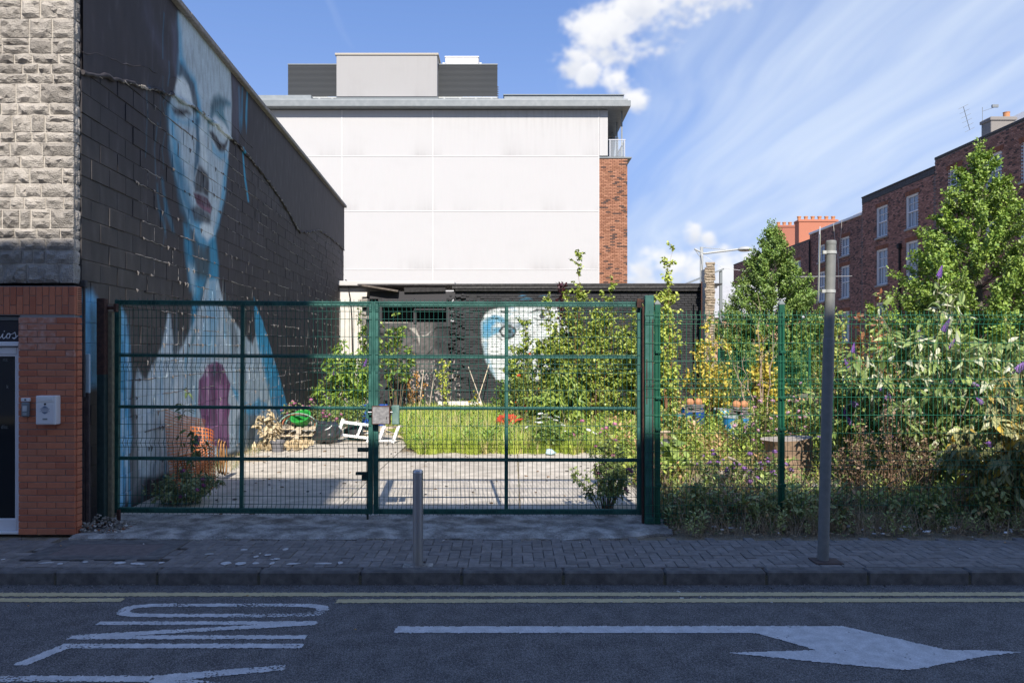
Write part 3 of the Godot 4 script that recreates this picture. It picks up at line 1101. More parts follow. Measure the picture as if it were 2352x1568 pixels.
func brush(im: Canvas, pot: String, feather: float, strength: float, flat: Array) -> void:
	# lays a soft-edged, slightly ragged area of paint
	var n := flat.size() / 2
	var p := PackedVector2Array()
	var lo := Vector2(1e9, 1e9)
	var hi := -lo
	for k in n:
		var q := Vector2(flat[k * 2], flat[k * 2 + 1])
		p.append(q)
		lo = lo.min(q)
		hi = hi.max(q)
	var ix0 := clampi(int((lo.x - feather - im.x0) * im.kx), 0, im.w - 1)
	var ix1 := clampi(int((hi.x + feather - im.x0) * im.kx) + 1, 0, im.w - 1)
	var iy0 := clampi(int((lo.y - feather - im.y0) * im.ky), 0, im.h - 1)
	var iy1 := clampi(int((hi.y + feather - im.y0) * im.ky) + 1, 0, im.h - 1)
	var c: Vector3 = POTS[pot]
	var gain := 1.0 if pot in ["dark", "night", "ink"] else im.gain
	for iy in range(iy0, iy1 + 1):
		var yy := im.y0 + (iy + 0.5) / im.ky
		for ix in range(ix0, ix1 + 1):
			var xx := im.x0 + (ix + 0.5) / im.kx
			var g := noise_a.get_noise_2d(xx * 3.1, yy * 1.9)
			var at := Vector2(xx + g * feather * 0.35, yy + noise_b.get_noise_2d(xx * 2.3, yy * 2.9) * feather * 0.35)
			var d2 := 1e9
			var inside := false
			var b := p[n - 1]
			for k in n:
				var a := p[k]
				var e := b - a
				var r := at - a
				var t := clampf(r.dot(e) / maxf(e.length_squared(), 1e-9), 0.0, 1.0)
				d2 = minf(d2, (r - e * t).length_squared())
				if (a.y > at.y) != (b.y > at.y) and at.x < (b.x - a.x) * (at.y - a.y) / (b.y - a.y) + a.x:
					inside = not inside
				b = a
			var sd := sqrt(d2) * (-1.0 if inside else 1.0)
			var k2 := clampf(0.5 - sd / (2.0 * feather), 0.0, 1.0)
			if k2 <= 0.0:
				continue
			k2 = k2 * k2 * (3.0 - 2.0 * k2) * strength
			k2 *= clampf(0.95 + 0.35 * noise_b.get_noise_2d(xx * 9.0, yy * 2.2), 0.5, 1.0)
			var i := iy * im.w + ix
			im.px[i] = im.px[i].lerp(c * gain * (1.0 + 0.12 * g), k2)


func mural_paint() -> ImageTexture:
	var im := Canvas.new(-0.3, -0.1, 19.2, 7.0, 36.0, 72.0)
	im.gain = 1.95
	for y in im.h:
		var h := y / 72.0 - 0.1
		for x in im.w:
			var s := x / 36.0 - 0.3
			var n := noise_a.get_noise_2d(s * 0.7, h * 0.35)
			var m := noise_b.get_noise_2d(s * 5.0, h * 1.6)
			var c := Vector3(0.047, 0.041, 0.050) * (1.0 + 0.28 * n + 0.22 * m)
			var bare := clampf(1.6 - s * 0.35 - absf(h - 2.6) * 0.55, 0.0, 1.0)
			c = c.lerp(Vector3(0.092, 0.083, 0.078) * (1.0 + 0.3 * m), bare * 0.85)
			if h > 5.0:
				c = c.lerp(Vector3(0.066, 0.063, 0.074) * (1.0 + 0.25 * m), clampf((s - 6.0) * 0.3, 0.0, 0.8))
			# runs of lime and scuffs
			if m > 0.42:
				c += Vector3(0.02, 0.02, 0.022) * (m - 0.42) * 3.0
			im.px[y * im.w + x] = c
	brush(im, "pale", 0.05, 1.00, [2.86, 6.79, 4.15, 7.34, 5.45, 6.86, 5.53, 6.30, 5.50, 5.84, 5.45, 5.51, 5.34, 5.16, 5.21, 4.66, 4.92, 4.20, 4.62, 3.81, 4.24, 3.63, 3.88, 3.64, 3.46, 3.82, 3.18, 4.04, 2.99, 4.28, 2.80, 4.50, 2.64, 4.80, 2.57, 5.03, 2.59, 5.30, 2.66, 5.52, 2.86, 5.82, 2.89, 6.23])
	brush(im, "cyan", 0.22, 0.90, [2.59, 5.32, 2.80, 5.36, 2.84, 5.11, 3.03, 4.76, 3.22, 4.43, 3.54, 4.11, 3.97, 3.92, 4.06, 3.62, 3.84, 3.63, 3.46, 3.82, 3.18, 4.04, 2.99, 4.28, 2.80, 4.50, 2.64, 4.80])
	brush(im, "deep", 0.15, 0.60, [2.70, 4.76, 3.03, 4.74, 3.22, 4.51, 3.38, 4.27, 3.79, 4.01, 3.46, 3.82, 3.14, 4.06, 2.84, 4.43])
	brush(im, "cyan", 0.10, 0.85, [5.25, 5.27, 5.39, 5.24, 5.18, 4.56, 4.81, 4.03, 4.52, 3.71, 4.42, 3.76, 4.72, 4.07, 4.97, 4.52])
	brush(im, "cyan", 0.16, 1.00, [2.89, 6.72, 2.99, 6.53, 3.03, 6.22, 3.22, 6.11, 3.62, 6.02, 3.84, 5.78, 3.79, 5.37, 3.62, 5.72, 3.46, 5.91, 3.03, 5.99, 2.90, 5.91])
	brush(im, "dark", 0.08, 0.85, [2.90, 6.10, 3.18, 6.09, 3.54, 5.97, 3.69, 5.74, 3.75, 5.53, 3.54, 5.61, 3.38, 5.81, 3.03, 5.93, 2.86, 5.82])
	brush(im, "light", 0.05, 0.90, [2.76, 5.69, 2.84, 5.86, 3.05, 5.92, 3.30, 5.88, 3.40, 5.75, 3.46, 5.66, 3.09, 5.64, 2.78, 5.58])
	brush(im, "dark", 0.05, 1.00, [2.67, 5.37, 2.86, 5.42, 3.30, 5.52, 3.49, 5.51, 3.42, 5.47, 3.26, 5.44, 3.13, 5.37, 2.94, 5.33, 2.75, 5.31])
	brush(im, "cyan", 0.10, 0.70, [2.63, 5.34, 2.86, 5.29, 3.13, 5.32, 3.42, 5.39, 3.68, 5.52, 3.81, 5.71, 3.86, 5.45, 3.81, 5.14, 3.72, 5.41, 3.21, 5.28, 2.78, 5.20])
	brush(im, "deep", 0.08, 0.80, [3.72, 5.50, 3.86, 5.60, 3.90, 5.17, 3.86, 5.05, 3.75, 5.02, 3.70, 5.19])
	brush(im, "teal", 0.08, 0.95, [4.30, 5.76, 4.35, 5.93, 4.48, 6.08, 4.78, 6.21, 5.22, 6.29, 5.47, 6.29, 5.47, 6.21, 5.16, 6.13, 5.05, 6.03, 5.16, 5.93, 5.33, 5.81, 4.84, 5.81, 4.53, 5.80, 4.38, 5.66, 4.28, 5.42, 4.26, 5.59])
	brush(im, "dark", 0.10, 0.60, [4.33, 5.94, 4.48, 6.06, 4.84, 6.19, 5.27, 6.26, 5.05, 6.13, 4.58, 5.90, 4.38, 5.77])
	brush(im, "light", 0.05, 0.90, [4.45, 5.73, 4.73, 5.81, 5.16, 5.82, 5.39, 5.71, 5.33, 5.61, 5.00, 5.59, 4.68, 5.63])
	brush(im, "dark", 0.04, 1.00, [4.33, 5.48, 4.48, 5.52, 4.73, 5.51, 4.89, 5.45, 5.16, 5.50, 5.39, 5.65, 5.33, 5.51, 5.11, 5.33, 4.89, 5.29, 4.68, 5.35])
	brush(im, "cyan", 0.06, 0.60, [4.42, 5.37, 4.81, 5.29, 5.23, 5.36, 5.39, 5.49, 5.34, 5.29, 4.92, 5.16, 4.52, 5.18])
	brush(im, "deep", 0.05, 0.95, [3.64, 5.50, 3.79, 5.54, 3.86, 5.22, 3.84, 4.87, 3.62, 4.60, 3.69, 4.39, 3.58, 4.45, 3.61, 4.76, 3.71, 5.18])
	brush(im, "dark", 0.05, 0.95, [3.84, 4.83, 4.01, 4.84, 4.28, 4.77, 4.33, 4.63, 4.28, 4.41, 3.97, 4.41, 3.64, 4.36, 3.67, 4.61])
	brush(im, "light", 0.08, 0.60, [3.84, 5.41, 4.06, 5.47, 4.24, 5.02, 4.24, 4.82, 4.01, 4.85, 3.88, 5.11])
	brush(im, "lips", 0.03, 1.00, [3.58, 4.34, 3.84, 4.38, 4.01, 4.39, 4.24, 4.39, 4.50, 4.28, 4.42, 4.15, 3.97, 4.17, 3.72, 4.21])
	brush(im, "rose", 0.03, 0.70, [3.78, 4.20, 3.97, 4.22, 4.44, 4.24, 4.41, 4.17, 3.97, 4.16])
	brush(im, "dark", 0.06, 0.85, [3.46, 4.09, 3.75, 4.19, 4.42, 4.14, 4.38, 3.99, 3.92, 3.92, 3.62, 3.93])
	brush(im, "light", 0.05, 0.90, [3.86, 3.87, 4.10, 3.97, 4.50, 3.96, 4.57, 3.85, 4.24, 3.73, 3.95, 3.74])
	brush(im, "cyan", 0.05, 0.70, [3.84, 3.70, 4.24, 3.70, 4.62, 3.84, 4.52, 3.71, 4.24, 3.61, 3.92, 3.62])
	brush(im, "cyan", 0.05, 0.60, [5.94, 6.73, 6.01, 6.75, 6.09, 6.21, 6.05, 5.93, 5.97, 6.17])
	brush(im, "cyan", 0.05, 0.50, [6.18, 6.81, 6.25, 6.83, 6.22, 6.24, 6.17, 5.96, 6.09, 6.21])
	brush(im, "cyan", 0.05, 0.90, [6.52, 6.92, 6.59, 6.94, 6.53, 6.33, 6.48, 6.04, 6.40, 6.30])
	brush(im, "veil", 0.15, 0.50, [5.54, 6.79, 6.02, 6.86, 6.14, 6.36, 5.90, 5.75, 5.54, 5.85])
	brush(im, "cyan", 0.02, 0.90, [6.24, 5.71, 6.32, 5.73, 6.52, 5.22, 6.78, 4.79, 6.67, 4.77, 6.39, 5.20])
	brush(im, "cyan", 0.06, 0.30, [2.28, 4.26, 2.35, 4.30, 2.45, 4.04, 2.63, 3.82, 2.77, 3.63, 2.66, 3.64, 2.42, 3.83])
	brush(im, "cyan", 0.05, 0.25, [2.09, 4.17, 2.14, 4.18, 2.23, 3.90, 2.45, 3.59, 2.39, 3.58, 2.15, 3.86])
	brush(im, "veil", 0.30, 0.50, [1.66, 6.33, 2.09, 6.12, 2.42, 5.93, 2.15, 6.00, 1.78, 6.17])
	brush(im, "veil", 0.10, 0.60, [2.59, 6.52, 2.80, 6.64, 2.86, 6.16, 2.77, 5.82, 2.63, 5.95])
	brush(im, "cyan", 0.12, 0.70, [3.14, 3.78, 3.38, 3.79, 3.54, 3.50, 3.75, 2.91, 3.42, 2.88, 3.26, 3.33])
	brush(im, "light", 0.10, 0.50, [3.38, 3.23, 3.62, 3.23, 3.75, 2.82, 3.54, 2.80])
	brush(im, "cyan", 0.10, 0.80, [4.38, 3.69, 4.67, 3.79, 4.81, 3.44, 4.87, 2.89, 4.33, 2.86, 4.33, 3.30])
	brush(im, "teal", 0.15, 0.35, [3.54, 3.52, 4.33, 3.61, 4.33, 2.95, 3.75, 2.91])
	brush(im, "pale", 0.05, 1.00, [2.55, 2.46, 2.63, 2.45, 2.70, 2.20, 2.81, 1.87, 3.15, 2.01, 3.44, 2.27, 3.94, 2.69, 4.24, 3.07, 4.84, 3.13, 5.11, 2.73, 5.63, 2.50, 6.25, 2.27, 7.01, 2.05, 7.27, 2.29, 7.87, 1.88, 8.94, 1.22, 9.74, 0.38, 8.94, 0.33, 6.91, 0.02, 5.80, 0.13, 1.97, 0.27, 1.57, 0.35, 1.40, 1.55, 1.48, 1.71, 1.74, 1.55, 2.01, 1.77, 2.30, 2.00])
	brush(im, "cyan", 0.12, 0.80, [3.62, 3.02, 4.14, 3.07, 3.94, 2.79, 3.68, 2.45, 3.44, 2.21, 3.50, 2.48])
	brush(im, "cyan", 0.20, 0.55, [4.41, 3.09, 4.70, 3.11, 4.84, 2.54, 4.62, 1.90, 4.14, 1.82, 3.75, 1.74, 4.00, 2.29])
	brush(im, "teal", 0.06, 0.90, [3.68, 2.30, 3.78, 2.30, 3.56, 2.03, 3.38, 1.87, 3.15, 1.63, 3.23, 1.87])
	brush(im, "dark", 0.06, 0.90, [2.68, 2.02, 2.84, 2.02, 2.92, 1.99, 2.79, 1.89, 2.68, 1.93])
	brush(im, "dark", 0.08, 0.70, [5.47, 2.44, 5.76, 2.48, 5.98, 2.09, 5.72, 1.70, 5.55, 2.04])
	brush(im, "night", 0.06, 1.00, [6.07, 3.18, 7.17, 3.01, 7.27, 2.37, 7.01, 2.15, 6.62, 2.20, 6.29, 2.47])
	brush(im, "light", 0.30, 0.40, [1.92, 1.35, 2.60, 1.38, 3.50, 1.25, 3.38, 0.65, 2.20, 0.60])
	brush(im, "teal", 0.15, 0.40, [3.38, 1.74, 3.75, 1.74, 3.75, 1.03, 3.44, 0.85])
	brush(im, "cyan", 0.04, 1.00, [7.12, 2.98, 7.32, 2.80, 7.81, 2.52, 8.45, 2.02, 9.47, 1.20, 10.54, 0.25, 9.33, 0.45, 8.57, 0.77, 7.87, 1.49, 7.38, 2.02, 7.17, 2.37])
	brush(im, "light", 0.05, 0.35, [7.22, 2.29, 7.98, 1.55, 8.57, 0.77, 8.21, 0.83, 7.54, 1.56])
	brush(im, "cyan", 0.05, 0.90, [5.55, 1.32, 5.93, 1.22, 6.34, 1.01, 6.82, 0.87, 7.43, 0.98, 8.21, 0.80, 7.98, 0.68, 7.22, 0.63, 6.34, 0.75])
	brush(im, "slate", 0.06, 0.90, [5.80, 0.65, 6.07, 0.78, 6.91, 0.71, 7.43, 0.58, 7.22, 0.28, 6.91, 0.02, 5.89, 0.13])
	brush(im, "sky", 0.06, 1.00, [0.87, 2.48, 1.02, 2.47, 1.14, 2.36, 1.23, 2.05, 1.29, 1.55, 1.24, 1.22, 1.30, 0.88, 1.08, 0.09, 0.93, 0.08, 0.84, 1.25])
	brush(im, "cyan", 0.05, 0.60, [0.97, 2.21, 1.04, 2.21, 1.12, 1.39, 1.04, 0.42, 0.99, 0.43])
	brush(im, "sky", 0.08, 0.90, [-0.01, 2.59, 0.27, 2.60, 0.39, 2.53, 0.42, 2.01, 0.39, 1.56, 0.05, 1.57, -0.01, 2.19])
	brush(im, "deep", 0.12, 0.80, [-0.04, 1.90, 0.14, 1.92, 0.14, 1.51, -0.01, 1.52])
	brush(im, "light", 0.15, 0.30, [1.40, 1.21, 1.57, 1.54, 1.92, 0.46, 1.57, 0.16, 1.24, 0.12])
	brush(im, "purple", 0.03, 1.00, [3.78, 1.11, 3.84, 1.48, 4.04, 1.56, 4.24, 1.71, 4.70, 1.76, 5.07, 1.69, 5.27, 1.52, 5.51, 1.35, 5.40, 1.16, 5.39, 1.02, 5.55, 0.96, 5.39, 0.74, 5.47, 0.21, 4.84, 0.28, 4.30, 0.50, 4.00, 0.84])
	brush(im, "plum", 0.04, 0.80, [4.30, 1.53, 4.48, 1.68, 4.84, 1.72, 5.07, 1.57, 4.84, 1.42, 4.55, 1.41])
	brush(im, "mauve", 0.06, 0.80, [4.14, 1.08, 4.24, 1.60, 4.41, 1.59, 4.34, 0.98])
	brush(im, "mauve", 0.08, 0.70, [4.77, 1.36, 5.07, 1.34, 5.15, 0.92, 4.92, 0.57, 4.77, 0.95])
	brush(im, "plum", 0.06, 0.60, [4.41, 1.42, 4.66, 1.41, 4.70, 0.51, 4.44, 0.64])
	brush(im, "mauve", 0.10, 0.40, [4.14, 0.78, 5.31, 0.65, 5.39, 0.31, 4.41, 0.49])
	# loose brush strokes over the robe, the hair and the bright strips
	var robe := PackedVector2Array([Vector2(1.5, 1.6), Vector2(2.3, 1.95), Vector2(2.7, 2.3), Vector2(3.0, 1.95), Vector2(3.9, 2.6), Vector2(4.8, 3.1), Vector2(5.6, 2.45), Vector2(7.2, 2.1), Vector2(8.9, 1.2), Vector2(8.9, 0.4), Vector2(6.9, 0.1), Vector2(1.6, 0.35)])
	var face := PackedVector2Array([Vector2(2.75, 6.5), Vector2(4.2, 6.85), Vector2(5.4, 6.6), Vector2(5.35, 5.1), Vector2(4.85, 4.2), Vector2(4.2, 3.7), Vector2(3.5, 3.85), Vector2(2.8, 4.5), Vector2(2.65, 5.4)])
	for k in 250:
		var on_face := false
		var c := Vector2(rnd(1.4, 8.8), rnd(0.2, 3.0)) if not on_face else Vector2(rnd(2.7, 5.4), rnd(3.8, 6.7))
		if not Geometry2D.is_point_in_polygon(c, face if on_face else robe) or (c.x > 3.7 and c.x < 5.6 and c.y < 1.75):
			continue
		var up := rnd(0.18, 0.55) * (0.6 if on_face else 1.0)
		var w := rnd(0.02, 0.07)
		var lean := rnd(-0.12, 0.12)
		brush(im, ["cyan", "light", "light", "teal", "pale", "slate"][R.randi() % 6], 0.03, rnd(0.15, 0.55) * (0.45 if on_face else 1.0), [c.x - w, c.y - up, c.x + w, c.y - up, c.x + w + lean, c.y, c.x + lean * 1.7, c.y + up, c.x - w + lean, c.y])
	for k in 40:
		var c := Vector2(rnd(0.85, 1.25), rnd(0.2, 2.3))
		brush(im, ["light", "cyan", "deep", "sky"][k % 4], 0.025, rnd(0.3, 0.6), [c.x - 0.03, c.y - 0.3, c.x + 0.03, c.y - 0.3, c.x + 0.02, c.y + 0.3, c.x - 0.02, c.y + 0.3])
	for k in 34:
		# strands that trail out of the hair over the dark ground
		var c := Vector2([rnd(1.6, 2.5), rnd(5.7, 7.4)][k % 2], rnd(3.2, 6.6))
		var l := rnd(0.15, 0.5)
		var sway := rnd(-0.12, 0.12)
		brush(im, "veil" if k % 4 else "cyan", 0.02, rnd(0.1, 0.3), [c.x - 0.012, c.y - l, c.x + 0.012, c.y - l, c.x + sway + 0.015, c.y, c.x + 0.06, c.y + l, c.x + 0.03, c.y + l, c.x + sway - 0.015, c.y])
	# spray grain
	for i in im.px.size():
		im.px[i] *= 0.67 + 0.10 * fposmod(sin(i * 12.9898) * 43758.5453, 1.0)
	return im.made()


func render_edge(s: float) -> float:
	# height where the upper render stops
	var xs := [-0.3, 1.21, 2.56, 3.73, 5.94, 7.83, 9.16, 10.1, 11.04, 11.57, 12.72, 14.22, 15.87, 17.96, 19.3]
	var ys := [4.85, 5.21, 5.51, 5.65, 5.68, 5.52, 5.35, 5.16, 4.95, 4.89, 5.07, 5.35, 5.38, 5.39, 5.35]
	var k := 0
	while k < xs.size() - 2 and s > xs[k + 1]:
		k += 1
	return lerpf(ys[k], ys[k + 1], clampf((s - xs[k]) / (xs[k + 1] - xs[k]), 0, 1)) + noise_a.get_noise_2d(s * 3.0, 1.0) * 0.03


func mural_wall() -> void:
	# runs away from the street; local x is along the wall, z towards the yard
	var ax := V(-0.0633, 0, -0.998)
	var t := thing("mural_wall", "tall black block wall painted with a blue-white woman's face and robe", "wall", V(-4.62, 0, -8.53))
	t.basis = Basis(ax, Vector3.UP, ax.cross(Vector3.UP))
	var paint_map := mural_paint()
	var mat := StandardMaterial3D.new()
	mat.albedo_texture = paint_map
	mat.roughness = 0.78
	mat.heightmap_enabled = false
	var uu := Vector4(1.0 / 19.5, 0, 0, 0.3 / 19.5)
	var vv := Vector4(0, -1.0 / 7.1, 0, 1.0 - 0.1 / 7.1)
	var length := 19.04
	var s := Shape.new()
	s.mapped = true
	s.uu = uu
	s.vv = vv
	s.box(V(length / 2, 3.2, -0.209), V(length, 6.4, 0.4))
	put("mortar_bed", s, mat, t)
	# blocks 440 x 215, the nearest as pieces
	var rest := Shape.new()
	rest.mapped = true
	rest.uu = uu
	rest.vv = vv
	for row in 27:
		var y := 0.1125 + row * 0.225
		var x := -0.22 * (row % 2)
		while x < length:
			var x1 := minf(x + 0.45, length)
			var x0 := maxf(x, 0.0)
			x += 0.45
			if x1 - x0 < 0.08 or y - 0.11 > render_edge((x0 + x1) * 0.5) + 0.25:
				continue
			var rough := clampf(1.4 - x0 * 0.25, 0.0, 1.0)
			var piece := rest
			if x0 < 5.0:
				piece = Shape.new()
				piece.mapped = true
				piece.uu = uu
				piece.vv = vv
			piece.pillow(V((x0 + x1) / 2, y, -0.03 + rnd(-0.003, 0.003) * (1.0 + rough)), V(x1 - x0 - 0.004 - 0.008 * rough, 0.220 - 0.007 * rough, 0.06), 0.002 + (0.006 * rough * R.randf() if x0 > 0.3 else 0.0))
			if x0 < 5.0:
				put("block", piece, mat, t)
	stuff(put("block_field", rest, mat, t))
	# mortar squeezed out of the joints
	var ridge := Shape.new()
	ridge.mapped = true
	ridge.uu = uu
	ridge.vv = vv
	var pale := Shape.new()
	for row in range(1, 27):
		var y := row * 0.225
		var x := 0.3
		var pts := []
		var radii := []
		var light := false
		while x < length:
			var k := noise_a.get_noise_2d(x * 0.55, row * 3.7) + 0.25 * noise_b.get_noise_2d(x * 3.0, row * 9.0)
			var ok := k > -0.12 and y < render_edge(x) - 0.03 and x > 1.6 + 0.5 * noise_b.get_noise_2d(row * 2.0, 4.0)
			if ok:
				pts.append(V(x, y + rnd(-0.008, 0.008), rnd(-0.003, 0.003)))
				radii.append(clampf(0.003 + 0.010 * (k + 0.12) + rnd(-0.002, 0.004), 0.002, 0.016))
			if (not ok or pts.size() > 9) and pts.size() > 1:
				light = noise_a.get_noise_2d(x * 0.8 + 50.0, row * 5.0) > 0.06
				(pale if light else ridge).tube(pts, radii, 5, true)
				pts = [pts[pts.size() - 1]] if ok else []
				radii = [radii[radii.size() - 1]] if ok else []
			elif not ok:
				pts = []
				radii = []
			x += 0.075
		# upright joints
		x = -0.22 * (row % 2) + 0.45
		while x < length:
			if noise_a.get_noise_2d(x * 1.9, row * 7.3 + 40.0) > 0.0 and x > 1.7 and y + 0.2 < render_edge(x):
				pts = []
				radii = []
				for q in 4:
					pts.append(V(x + rnd(-0.005, 0.005), y + 0.02 + q * 0.058, rnd(-0.002, 0.002)))
					radii.append(rnd(0.002, 0.008))
				(pale if R.randf() < 0.4 else ridge).tube(pts, radii, 5, true)
			x += 0.45
		# clots
		for q in 14:
			var cx := rnd(1.4, length)
			if y < render_edge(cx) - 0.1:
				pale.tube([V(cx, y + 0.02, 0.0), V(cx + 0.01, y, 0.014), V(cx + 0.02, y - rnd(0.01, 0.06), 0.004)], [0.006, rnd(0.01, 0.018), 0.003], 5)
	stuff(put("mortar_ridges", ridge, mat, t))
	stuff(put("bare_mortar", pale, by_tint(tinted(M.grey_mortar, Color(0.78, 0.75, 0.72))), t))
	# the rendered band above, with its torn lower lip
	s = Shape.new()
	s.mapped = true
	s.uu = uu
	s.vv = vv
	var lip := Shape.new()
	lip.mapped = true
	lip.uu = uu
	lip.vv = vv
	var old := []
	var rad := []
	var n := 190
	for i in n:
		var xa := length * i / n
		var xb := length * (i + 1) / n
		var ya := render_edge(xa)
		var yb := render_edge(xb)
		var wa := 0.022 + noise_a.get_noise_2d(xa * 0.5, 5.0) * 0.008
		var wb := 0.022 + noise_a.get_noise_2d(xb * 0.5, 5.0) * 0.008
		var steps := 6
		for j in steps:
			var a0 := lerpf(ya, 6.83, float(j) / steps)
			var a1 := lerpf(ya, 6.83, float(j + 1) / steps)
			var b0 := lerpf(yb, 6.83, float(j) / steps)
			var b1 := lerpf(yb, 6.83, float(j + 1) / steps)
			s.quad(V(xa, a0, wa), V(xb, b0, wb), V(xb, b1, wb), V(xa, a1, wa))
		s.quad(V(xa, ya, -0.03), V(xb, yb, -0.03), V(xb, yb, wb), V(xa, ya, wa))
		old.append(V(xa, ya + rnd(-0.01, 0.02), wa + rnd(-0.01, 0.008)))
		rad.append(rnd(0.012, 0.03) + 0.015 * maxf(0.0, noise_b.get_noise_2d(xa * 1.2, 2.0)))
	s.box(V(length / 2, 6.6, -0.2), V(length, 0.46, 0.4))
	put("render_band", s, mat, t)
	lip.tube(old, rad, 6, true)
	old = []
	rad = []
	for i in 70:
		var xa := 0.0 + i * 0.1
		old.append(V(xa, render_edge(xa) + 0.24 + noise_b.get_noise_2d(xa * 1.5, 6.0) * 0.05, 0.02))
		rad.append(rnd(0.004, 0.014))
	lip.tube(old, rad, 5, true)
	put("render_lip", lip, mat, t)
	# chips of pale old render along the lip
	var chips := Shape.new()
	for q in 300:
		var xa := rnd(0.2, length)
		if noise_a.get_noise_2d(xa * 0.9, 77.0) > -0.05:
			chips.tube([V(xa, render_edge(xa) + rnd(-0.02, 0.03), 0.03), V(xa + rnd(0.03, 0.12), render_edge(xa) + rnd(-0.03, 0.03), 0.038)], [rnd(0.005, 0.014), 0.004], 5)
	stuff(put("render_chips", chips, tinted(M.mortar, Color(0.6, 0.6, 0.6)), t))
	# coping stones
	for i in 12:
		s = Shape.new()
		s.cbox(V(length * (i + 0.5) / 12, 6.87, -0.17), V(length / 12 - 0.012, 0.085, 0.56), 0.01, Basis(Vector3.BACK, rnd(-0.002, 0.002)))
		put("coping_stone", s, M.coping, t)
	s = Shape.new()
	s.box(V(length / 2 + 0.5, 3.3, -3.4), V(length - 1.2, 6.6, 5.8))
	put("rear_wall", s, M.dark, t)


func eye_paint() -> ImageTexture:
	var im := Canvas.new(-0.1, -0.1, 11.2, 4.2, 64.0, 64.0)
	for y in im.h:
		for x in im.w:
			var s := x / 64.0
			var h := y / 64.0
			var n := noise_a.get_noise_2d(s * 1.3, h * 1.3)
			var m := noise_b.get_noise_2d(s * 6.0, h * 4.0)
			var c := Vector3(0.030, 0.031, 0.035) * (1.0 + 0.3 * n + 0.25 * m)
			# flaked patches low on the left
			if s > 1.3 and s < 3.2 and h < 1.7 and noise_b.get_noise_2d(s * 9.0, h * 7.0) + 0.35 * noise_a.get_noise_2d(s * 2.0, h * 1.0) > 0.33:
				c = Vector3(0.40, 0.34, 0.31)
			im.px[y * im.w + x] = c
	brush(im, "white", 0.050, 1.00, [3.90, 3.07, 4.06, 3.18, 4.31, 3.24, 4.88, 3.29, 6.15, 3.27, 6.53, 2.53, 6.31, 1.26, 5.67, 1.01, 5.17, 0.91, 4.88, 0.88, 4.50, 0.90, 4.25, 0.96, 4.07, 1.29, 3.90, 1.64, 3.79, 2.21, 3.78, 2.78])
	brush(im, "cyan", 0.060, 0.85, [3.79, 2.78, 3.93, 2.94, 4.18, 3.03, 4.44, 2.97, 4.63, 2.78, 4.25, 2.78, 4.12, 2.65, 4.44, 2.65, 4.31, 2.46, 4.12, 2.37, 3.93, 2.27, 3.79, 2.34])
	brush(im, "blue", 0.080, 0.70, [3.87, 2.65, 4.06, 2.84, 4.25, 2.84, 4.06, 2.59, 3.93, 2.40])
	brush(im, "cyan", 0.060, 0.60, [3.90, 2.24, 3.99, 2.15, 3.93, 1.89, 4.06, 1.58, 4.25, 1.01, 4.06, 1.29, 3.90, 1.67, 3.82, 2.15])
	brush(im, "deepblue", 0.080, 0.70, [4.37, 2.75, 4.56, 2.88, 4.82, 2.75, 5.17, 2.84, 5.45, 2.78, 5.13, 2.65, 4.88, 2.59, 4.75, 2.70, 4.50, 2.70])
	brush(im, "ink", 0.020, 1.00, [4.31, 2.53, 4.44, 2.69, 4.66, 2.73, 4.85, 2.62, 4.88, 2.50, 4.79, 2.32, 4.60, 2.26, 4.42, 2.35])
	brush(im, "white", 0.030, 0.90, [4.39, 2.53, 4.48, 2.62, 4.56, 2.61, 4.55, 2.40, 4.45, 2.42])
	brush(im, "steel", 0.030, 0.90, [4.56, 2.62, 4.72, 2.64, 4.82, 2.50, 4.72, 2.37, 4.58, 2.38])
	brush(im, "ink", 0.020, 1.00, [4.61, 2.56, 4.71, 2.56, 4.72, 2.46, 4.63, 2.45])
	brush(im, "cyan", 0.020, 0.80, [4.75, 2.59, 4.82, 2.57, 4.83, 2.46, 4.77, 2.50])
	brush(im, "ink", 0.020, 0.50, [4.18, 2.46, 4.31, 2.40, 4.47, 2.21, 4.37, 2.24, 4.25, 2.34])
	brush(im, "ink", 0.020, 0.90, [4.36, 3.16, 4.53, 3.16, 4.66, 3.11, 4.53, 3.08, 4.39, 3.10])
	brush(im, "graffiti", 0.015, 1.00, [0.76, 3.24, 0.89, 3.21, 0.98, 3.07, 0.89, 3.13])
	brush(im, "graffiti", 0.015, 1.00, [0.93, 3.23, 1.08, 3.23, 1.05, 3.10, 0.97, 3.11])
	brush(im, "graffiti", 0.015, 1.00, [1.33, 3.23, 1.19, 3.21, 1.09, 3.10, 1.24, 3.15])
	brush(im, "graffiti", 0.015, 1.00, [0.85, 3.03, 0.97, 3.08, 1.01, 3.03])
	brush(im, "graffiti", 0.015, 1.00, [1.08, 3.03, 1.14, 3.08, 1.22, 3.05])
	brush(im, "graffiti", 0.015, 1.00, [0.98, 3.18, 1.03, 3.03, 1.05, 3.18])
	brush(im, "plaster", 0.120, 0.80, [1.43, 3.26, 2.25, 3.26, 2.27, 1.89, 2.03, 1.80, 1.27, 1.83, 1.14, 2.21, 1.43, 2.40])
	brush(im, "plaster", 0.100, 0.50, [0.59, 2.78, 1.43, 2.78, 1.39, 2.40, 0.63, 2.53])
	brush(im, "bare", 0.015, 0.90, [1.49, 2.62, 1.71, 2.62, 1.79, 2.40, 1.85, 2.34, 1.81, 2.08, 1.76, 2.37])
	brush(im, "bare", 0.015, 0.80, [1.89, 2.40, 2.03, 2.40, 2.19, 2.53, 2.09, 2.40, 1.93, 2.35])
	brush(im, "bare", 0.015, 0.70, [1.17, 2.46, 1.24, 2.50, 1.30, 2.34, 1.22, 2.37])
	brush(im, "bare", 0.020, 0.50, [1.09, 2.27, 1.24, 2.24, 1.20, 2.02])
